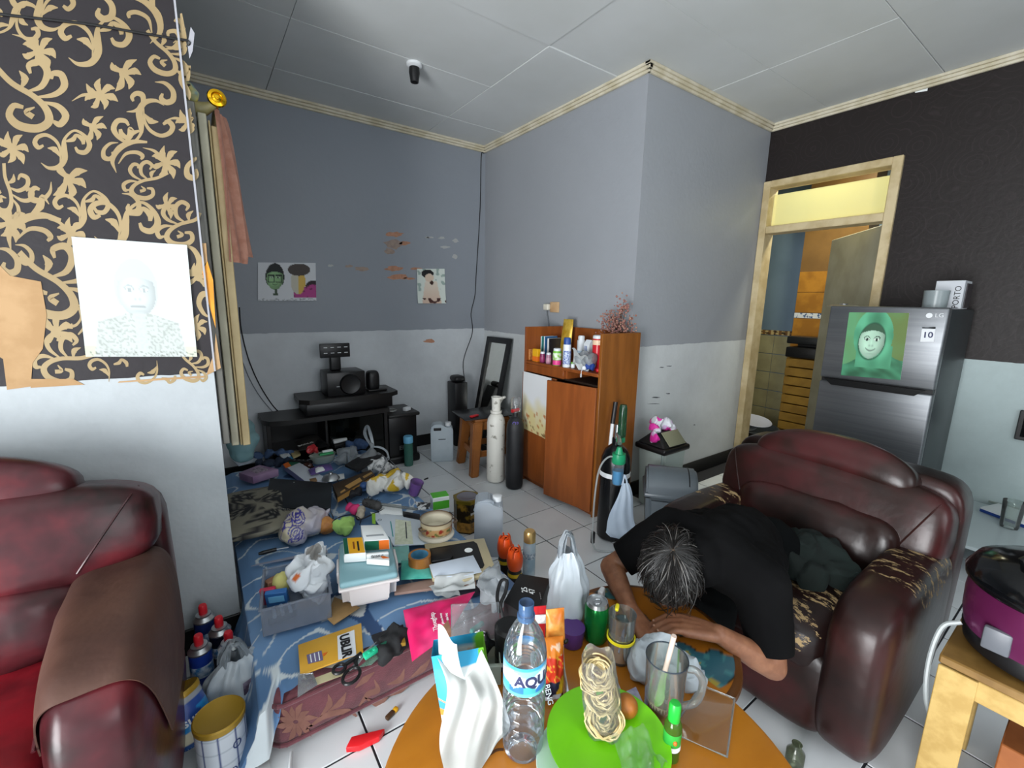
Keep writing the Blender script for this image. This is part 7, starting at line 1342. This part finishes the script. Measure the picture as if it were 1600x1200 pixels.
b = nb(); grid(b, 90, 40, lambda u, v: Vector((.062*math.cos(2*PI*u), .062*math.sin(2*PI*u), .002+.175*v))); vobj('tin', b, wtin, t, vcmat('tin_print')); obj('base', lathe(nb(), [(0, .001), (.062, .001), (.062, .004)], 40), m_sil, t); obj('lid', lathe(nb(), [(.0635, .168), (.0645, .183), (.061, .187), (.056, .184), (0, .184)], 44), m_gl, t); an = math.atan2(-p.y, -p.x)+PI/2
ci = lathe(nb(), [(.009, 0), (.012, 0), (.012, .001), (.009, .001)], 20, XF((0, 0, 0), (0, 0, an+.55)) @ XF((0, -.0628, .115), (PI/2, 0, 0))); obj('round_mark', ci, pl_('#2a3a6a'), t); text('lettering', 'GOLD', .026, pl_('#2a3a6a'), t, (0, 0, .04), (0, 0, an+.4), bend=.0625)
slab('paper_scrap', [(404, 1190, .004), (420, 1186, .004), (424, 1210, .004), (400, 1212, .004)], .003, m_pap, 'white paper scrap on the tiles at the bottom edge', 'paper', r=.0005)

# ================================================================ right foreground: pine stool, rice cooker, low bench
m_pine = mat('pale_pine', '#b89a5c', .5, '#a98a4c', 4, stretch=(1, 6, 6)); m_pinet = mat('stained_pine_top', '#8a6a38', .45, '#6f5226', 7)
ps_ = thing('pine_stool', 'rough pine stool carrying the rice cooker at the right edge', 'stool', (1.68, -.02, 0))
sub('top', bb(1.50, 1.88, -.20, .16, .435, .46, .004, 1), m_pinet, ps_)
for x in (1.505, 1.855): sub('rail', bb(x, x+.02, -.20, .155, .375, .434, .003, 1), m_pine, ps_)
for y in (-.198, .135): sub('rail', bb(1.526, 1.854, y, y+.02, .375, .434, .003, 1), m_pine, ps_)
for x, y in ((1.527, .095), (1.815, .095), (1.527, -.178), (1.815, -.178)): sub('leg', bb(x, x+.038, y, y+.038, 0, .434, .003, 1), m_pine, ps_)
sub('leg_plate', bb(1.495, 1.504, .085, .158, .002, .434, .002, 1), m_pine, ps_)
slab_b = thing('brown_carton', 'orange-brown carton standing under the pine stool', 'box', (1.70, -.08, 0)); sub('carton', bb(1.60, 1.80, -.16, .03, .002, .24, .003, 1), mat('orange_carton', '#9a5a2c', .6, '#8a4e24', 10), slab_b); sub('flap', bb(1.60, 1.80, -.16, -.065, .240, .243), mat('orange_carton', '#9a5a2c'), slab_b)
rc = thing('rice_cooker', 'round black and magenta rice cooker on the pine stool', 'rice cooker', (1.675, -.0, .4605), 0); m_mag = mat('magenta_metal', '#6a2450', .22, '#7d3a68', 6, metal=.5)
S_ = 1.13
def rl(L): return [(r*S_, z*1.12) for r, z in L]
obj('base_ring', lathe(nb(), rl([(0, .002), (.115, .002), (.13, .012), (.136, .045), (.134, .05), (0, .05)]), 56), m_black, rc); obj('shell', lathe(nb(), rl([(.134, .048), (.140, .08), (.142, .13), (.140, .165)]), 56), m_mag, rc); obj('lid_ring', lathe(nb(), rl([(.140, .162), (.148, .170), (.150, .185), (.144, .196), (.13, .20)]), 56), mat('gloss_black', '#0a0b0d', .12), rc)
obj('lid', lathe(nb(), rl([(.146, .192), (.135, .215), (.10, .235), (.05, .245), (.02, .247), (0, .247)]), 56), mat('gloss_black', '#0a0b0d'), rc); obj('front_panel', box(nb(), (-.146, .072, .085), (.018, .05, .06), .006, 2, XF((0, 0, 0), (0, 0, -.02))), mat('grey_panel', '#5d6066', .4), rc); obj('lid_handle', tube(nb(), [(-.06, .05, .262), (-.07, .06, .285), (.05, -.06, .295), (.06, -.05, .27)], .012, 10, 4), mat('gloss_black', '#0a0b0d'), rc)
obj('mains_lead', tube(nb(), [P(1502, 972, .52)-rc.location, P(1472, 980, .49)-rc.location, P(1452, 1030, .40)-rc.location, P(1447, 1090, .30)-rc.location, P(1462, 1140, .20)-rc.location, P(1480, 1180, .08)-rc.location, P(1490, 1190, .01)-rc.location], .006, 8, 6), mat('grey_lead', '#9aa0a0', .4), rc)
BH = .20
bn = thing('low_bench', 'low white bench along the dark wall at the right edge', 'bench', (3.4, 0, 0)); sub('top', bb(3.0, 3.76, -.6, .50, BH-.02, BH, .003, 1), mat('white_bench', '#b4c0c2', .3), bn)
for y in (-.5, .45): sub('support', bb(3.05, 3.74, y-.02, y+.02, 0, BH-.02), mat('white_bench', '#b4c0c2'), bn)
t = thing('tumbler', 'clear glass tumbler on the low bench by the dark wall', 'glass', P(1576, 824, BH+.001)); obj('glass', lathe(nb(), [(0, .001), (.034, .001), (.036, .012), (.044, .15), (.042, .15), (.033, .016), (0, .016)], 32), clear('glass_clear'), t)
t = slab('magazine', [(1532, 792, BH+.028), (1602, 818, BH+.028), (1640, 812, BH+.028), (1560, 786, BH+.028)], .026, m_pap, 'white and blue thick magazine on the low bench', 'magazine'); sideface('blue_edge', (1532, 792, BH+.028), (1602, 818, BH+.028), .026, pl_('#1f3f86'), t, v0=.35)
slab('clear_pack', [(1536, 756, BH+.04), (1600, 765, BH+.04), (1596, 795, BH+.02), (1545, 782, BH+.02)], .012, clear('milky_plastic'), 'crumpled clear pack behind the tumbler on the bench', 'packet')
t = thing('black_bag', 'black bag heaped on the low bench at the right edge', 'bag', P(1606, 772, BH+.001)); obj('bag_body', heap([((0, 0, .07), .075), ((.03, .0, .15), .06), ((-.02, -.05, .06), .06), ((0, -.12, .08), .08)], .010, .016, 10, 2), mat('black_nylon', '#17171c'), t)
solo('orange_box', bb(-.02, .02, -.03, .03, 0, .06, .004, 1), m_or2, 'small orange box beside the black bag on the bench', 'box', tuple(P(1604, 800, BH+.001)))
t = thing('wall_box', 'black box fixed to the lower right wall', 'box', (XD, .22, .72)); sub('case', bb(XD-.03, XD-.0005, .02, .305, .62, .79, .004, 1), m_black, t); sub('screen', bb(XD-.032, XD-.03, .04, .285, .64, .77), mat('gloss_black', '#0a0b0d'), t)
cable('cable', [P(1582, 766, BH+.006), P(1550, 756, BH+.02), P(1520, 749, BH+.03), P(1511, 752, BH+.02), P(1522, 760, BH+.008), P(1540, 762, BH+.006)], .0035, 'black cable loop on the low bench by the wall')
b = onY([(0, 0), (1, 0), (1, 1)], 1); b.free()
b = quadpart('p', [PX(1428, 139, XD), PX(1450, 137, XD), PX(1449, 142, XD), PX(1430, 145, XD)], None, None); o = obj('bare_patch', b, m_pap, bpy.data.objects['wall_right'], 0)
# ================================================================ the person asleep on folded arms
SK = mat('skin', '#8d6046', .5, '#7d523b', 30, sss=.15)
pe = thing('person', 'person in a black T-shirt asleep with head on folded arms', 'person', (1.45, .62, .42))
up_ = Vector((0, 0, 1))
eR, wR, hR = P(955, 886, .462), P(984, 950, .458), P(1008, 985, .452)
eL, wL, kL = P(1207, 1040, .372), P(1122, 990, .476), P(1066, 975, .490)
sR, sL = Vector((1.225, .785, .60)), Vector((1.225, .495, .575)); nk = Vector((1.15, .635, .60)); hc = P(1049, 888, .583)
ax_ = Vector((-.80, -.50, -.30)).normalized(); lat = up_.cross(ax_).normalized(); vt = ax_.cross(lat).normalized()
bm_ = nb()
def ellip(b, c, r, basis, n=3):
    t = bmesh.new(); bmesh.ops.create_icosphere(t, subdivisions=n, radius=1)
    for v in t.verts: v.co = c+basis[0]*(v.co.x*r[0])+basis[1]*(v.co.y*r[1])+basis[2]*(v.co.z*r[2])
    join(b, t)
ellip(bm_, hc, (.112, .080, .096), (ax_, lat, vt), 4)
ellip(bm_, hc-vt*.03-ax_*.05, (.06, .058, .06), (ax_, lat, vt))                     # jaw
ball(bm_, hc-vt*.100+ax_*.005, .014, 2); chain(bm_, [(hc-vt*.092+ax_*.03, .012), (hc-vt*.105+ax_*.0, .013)])   # nose
for s in (-1, 1):                                                                     # ears
    e0 = hc+lat*(s*.076)+ax_*.010-vt*.004; chain(bm_, [(e0+ax_*.018+vt*.006, .006), (e0+vt*.016, .0065), (e0-ax_*.012+vt*.010, .006), (e0-ax_*.015-vt*.010, .006), (e0-ax_*.004-vt*.020, .0055)], .4)
chain(bm_, [(hc-ax_*.06+vt*.01, .062), (nk, .066), (Vector((1.24, .64, .58)), .08), (Vector((1.40, .67, .54)), .09), (Vector((1.56, .69, .49)), .095)], .5)
chain(bm_, [(nk+Vector((.05, 0, 0)), .07), (sR, .056), (sR.lerp(eR, .5), .045), (eR, .038), (eR.lerp(wR, .3), .037), (eR.lerp(wR, .8), .028), (wR, .025)])
chain(bm_, [(nk+Vector((.05, 0, 0)), .07), (sL, .056), (sL.lerp(eL, .5), .045), (eL, .037), (eL.lerp(wL, .3), .037), (eL.lerp(wL, .8), .028), (wL, .025)])
# left hand on top: palm, four fingers and a thumb
fd_ = (P(1010, 980, .474)-kL).normalized(); pf = up_.cross(fd_).normalized()
if pf.dot(EYE-kL) > 0: pf = -pf      # pf points away from the viewer
for s in (-1.5, -.5, .5, 1.5): chain(bm_, [(wL.lerp(kL, .15)+pf*(s*.011), .016), (kL+pf*(s*.0185)+Vector((0, 0, -.002*abs(s))), .0125)])
for s, L_ in ((-1.5, .056), (-.5, .068), (.5, .074), (1.5, .070)):
    b0 = kL+pf*(s*.0188); m1 = b0+fd_*(L_*.48)+pf*(s*.0006)+Vector((0, 0, .006)); m2 = b0+fd_*(L_*.80)+Vector((0, 0, -.003)); tp_ = b0+fd_*L_+Vector((0, 0, -.012)); chain(bm_, [(b0, .0100), (m1, .0088), (m2, .0082), (tp_, .0072)])
chain(bm_, [(wL.lerp(kL, .3)+pf*.022, .014), (kL+pf*.040-fd_*.010+Vector((0, 0, -.008)), .0105), (kL+pf*.046+fd_*.022+Vector((0, 0, -.014)), .009)])
# right hand underneath
gd = (P(1042, 1000, .446)-hR).normalized(); pg = up_.cross(gd).normalized()
for s in (-1.5, -.5, .5, 1.5): chain(bm_, [(wR.lerp(hR, .2)+pg*(s*.011), .015), (hR+pg*(s*.018), .012)])
for s, L_ in ((-1.5, .070), (-.5, .074), (.5, .068), (1.5, .056)):
    b0 = hR+pg*(s*.0188); chain(bm_, [(b0, .0098), (b0+gd*(L_*.5)+Vector((0, 0, .004)), .0088), (b0+gd*(L_*.82), .0082), (b0+gd*L_+Vector((0, 0, -.006)), .0072)])
chain(bm_, [(wR.lerp(hR, .4)-pg*.02, .013), (hR-pg*.042+gd*.0, .010), (hR-pg*.046+gd*.03, .0085)])
# legs tucked under the table edge
for y0, y1 in ((.76, .78), (.64, .655)): chain(bm_, [(Vector((1.58, y0, .49)), .085), (Vector((1.30, y1, .44)), .062), (Vector((1.30, y1, .38)), .055), (Vector((1.31, y1, .12)), .040), (Vector((1.31, y1, .055)), .042), (Vector((1.22, y1+.01, .035)), .033), (Vector((1.13, y1+.02, .028)), .026)], .5)
body = remesh(bm_, .0046, 3, .5); sub('body', body, SK, pe)
# fingernails
nl = nb()
for s, L_ in ((-1.5, .056), (-.5, .068), (.5, .074), (1.5, .070)): b0 = kL+pf*(s*.0188); puff(nl, b0+fd_*(L_*.985)+Vector((0, 0, -.0035)), (.0045, .0036, .0016), .9, .9, 10, 8)
sub('fingernails', nl, mat('nail', '#a8806c', .35), pe)
# T-shirt: back, shoulders, short sleeves
sm = nb()
chain(sm, [(nk+Vector((-.01, 0, .0)), .078), (nk+Vector((.045, 0, .0)), .085), (Vector((1.27, .645, .585)), .115), (Vector((1.39, .665, .565)), .125), (Vector((1.49, .68, .52)), .13), (Vector((1.57, .70, .48)), .12)], .4)
for sx_, ey in ((sR, eR), (sL, eL)): chain(sm, [(Vector((1.225, .64, .595)), .10), (sx_+Vector((-.006, 0, 0)), .080), (sx_.lerp(ey, .45), .070), (sx_.lerp(ey, .82), .060)], .35)
chain(sm, [(Vector((1.30, .75, .57)), .09), (Vector((1.42, .76, .54)), .09), (Vector((1.56, .75, .48)), .09)], .5); chain(sm, [(Vector((1.29, .55, .56)), .09), (Vector((1.38, .58, .545)), .09), (Vector((1.50, .62, .48)), .09)], .5)
def wr_(c): return c+Vector((0, 0, 1))*(ncrease(c, 7, .006, 2)+ncrease(c, 16, .003, 4))+Vector((noise.noise(c*9), noise.noise(c*9+Vector((4, 0, 0))), 0))*.004
shm = remesh(sm, .008, 6, .5, wr_)
bs = bmesh.new(); bs.from_mesh(shm)
for sx_, ey in ((sR, eR), (sL, eL)):
    d = (ey-sx_); vs = {v for v in bs.verts if (v.co-sx_).dot(d)/d.length_squared > .45 and ((v.co-sx_)-d*((v.co-sx_).dot(d)/d.length_squared)).length < .11}
    fs_ = [f for f in bs.faces if all(v in vs for v in f.verts)]; es_ = list({e for f in fs_ for e in f.edges}); bmesh.ops.bisect_plane(bs, geom=list(vs)+es_+fs_, plane_co=sx_+d*.80, plane_no=d.normalized(), clear_outer=True)
nd2 = (nk-Vector((1.27, .63, .60))).normalized(); bmesh.ops.delete(bs, geom=[v for v in bs.verts if (v.co-nk).dot(nd2) > .075 and (v.co-nk).length < .2], context='VERTS')
bmesh.ops.solidify(bs, geom=bs.faces[:], thickness=.003); bpy.data.meshes.remove(shm)
sub('t_shirt', bs, mat('black_cotton', '#070708', .95, '#0b0b0c', 4, spec=.12), pe)
# trousers
tm = nb()
for y0, y1 in ((.76, .78), (.64, .655)): chain(tm, [(Vector((1.60, y0, .50)), .105), (Vector((1.31, y1, .445)), .076), (Vector((1.31, y1, .37)), .068), (Vector((1.315, y1, .15)), .056)], .45)
sub('trousers', remesh(tm, .009, 4, .5), mat('dark_trousers', '#07090a', .95, spec=.12), pe)
# hair: cap over the skull, greying strands from the whorl
wd_ = (vt*.92+ax_*.22+lat*.0).normalized()
def onhead(d, k=1.0): x, y, z = d.dot(ax_), d.dot(lat), d.dot(vt); r = 1/math.sqrt((x/.112)**2+(y/.080)**2+(z/.096)**2); return hc+d*(r*k)
hb3 = nb(); bmesh.ops.create_icosphere(hb3, subdivisions=5, radius=1)
for v in hb3.verts:
    d = v.co.normalized(); n_ = noise.noise(d*7); v.co = onhead(d, 1.055+.022*n_)
def facey(p): d = (p-hc).normalized(); return d.dot(vt) < -.12 and d.dot(ax_) > -.9 or d.dot(-ax_) > .80 and d.dot(vt) < -.05 or (abs(d.dot(lat)) > .90 and d.dot(vt) < .05 and d.dot(ax_) < .25)
bmesh.ops.delete(hb3, geom=[v for v in hb3.verts if facey(v.co)], context='VERTS'); hw = onhead(wd_)
def hcol(p): q = p+pe.location; d = (q-hw).length; n = noise.noise(q*60); base = lerpc([30, 28, 27], [62, 58, 55], .5+n*.9); return lerpc([104, 86, 70], base, .15+d/.06+.5*noise.noise(q*45))
for v in hb3.verts: v.co -= pe.location
ho_ = vobj('hair', hb3, hcol, pe, vcmat('hair_cap', .6, .2))
s1, s2 = nb(), nb(); r5 = random.Random(11)
for k in range(760):
    a = r5.uniform(0, 2*PI); t0 = wd_.orthogonal().normalized(); t1 = wd_.cross(t0); tg = t0*math.cos(a)+t1*math.sin(a); th0 = r5.uniform(.02, 1.15); L_ = r5.uniform(.45, 1.0); pts = []; sw_ = r5.gauss(0, .25); fly = max(0, r5.gauss(.01, .02))
    for j in range(6):
        th = th0+L_*j/5; tg2 = (tg*math.cos(sw_*j/5)+wd_.cross(tg)*math.sin(sw_*j/5)); d = wd_*math.cos(th)+tg2*math.sin(th); pts.append(onhead(d, 1.06+.012*math.sin(j*.6)+fly*j*.9))
    if facey(pts[2]): continue
    tube(s2 if r5.random() < .10 else s1, [p-pe.location for p in pts], [.0013, .0014, .0013, .001, .0004], 4, 2)
o = obj('hair_strands', s1, mat('black_hair', '#1a1817', .45), ho_); o['kind'] = 'stuff'; o = obj('grey_strands', s2, mat('grey_hair', '#5f5c59', .45), ho_); o['kind'] = 'stuff'
# dark green garment behind the sleeper
c0 = P(1262, 895, .43); t = thing('green_garment', 'crumpled dark green garment on the armchair seat', 'clothes', c0); obj('cloth', heap([((-.05, .05, .03), .07), ((.02, .02, .035), .075), ((.08, -.02, .04), .07), ((.02, -.09, .02), .055), ((.10, .06, .05), .06), ((-.06, -.04, .015), .05)], .009, .022, 12, 4, 2), mat('dark_green_cloth', '#08120f', .95, '#0b1a17', 6), t)
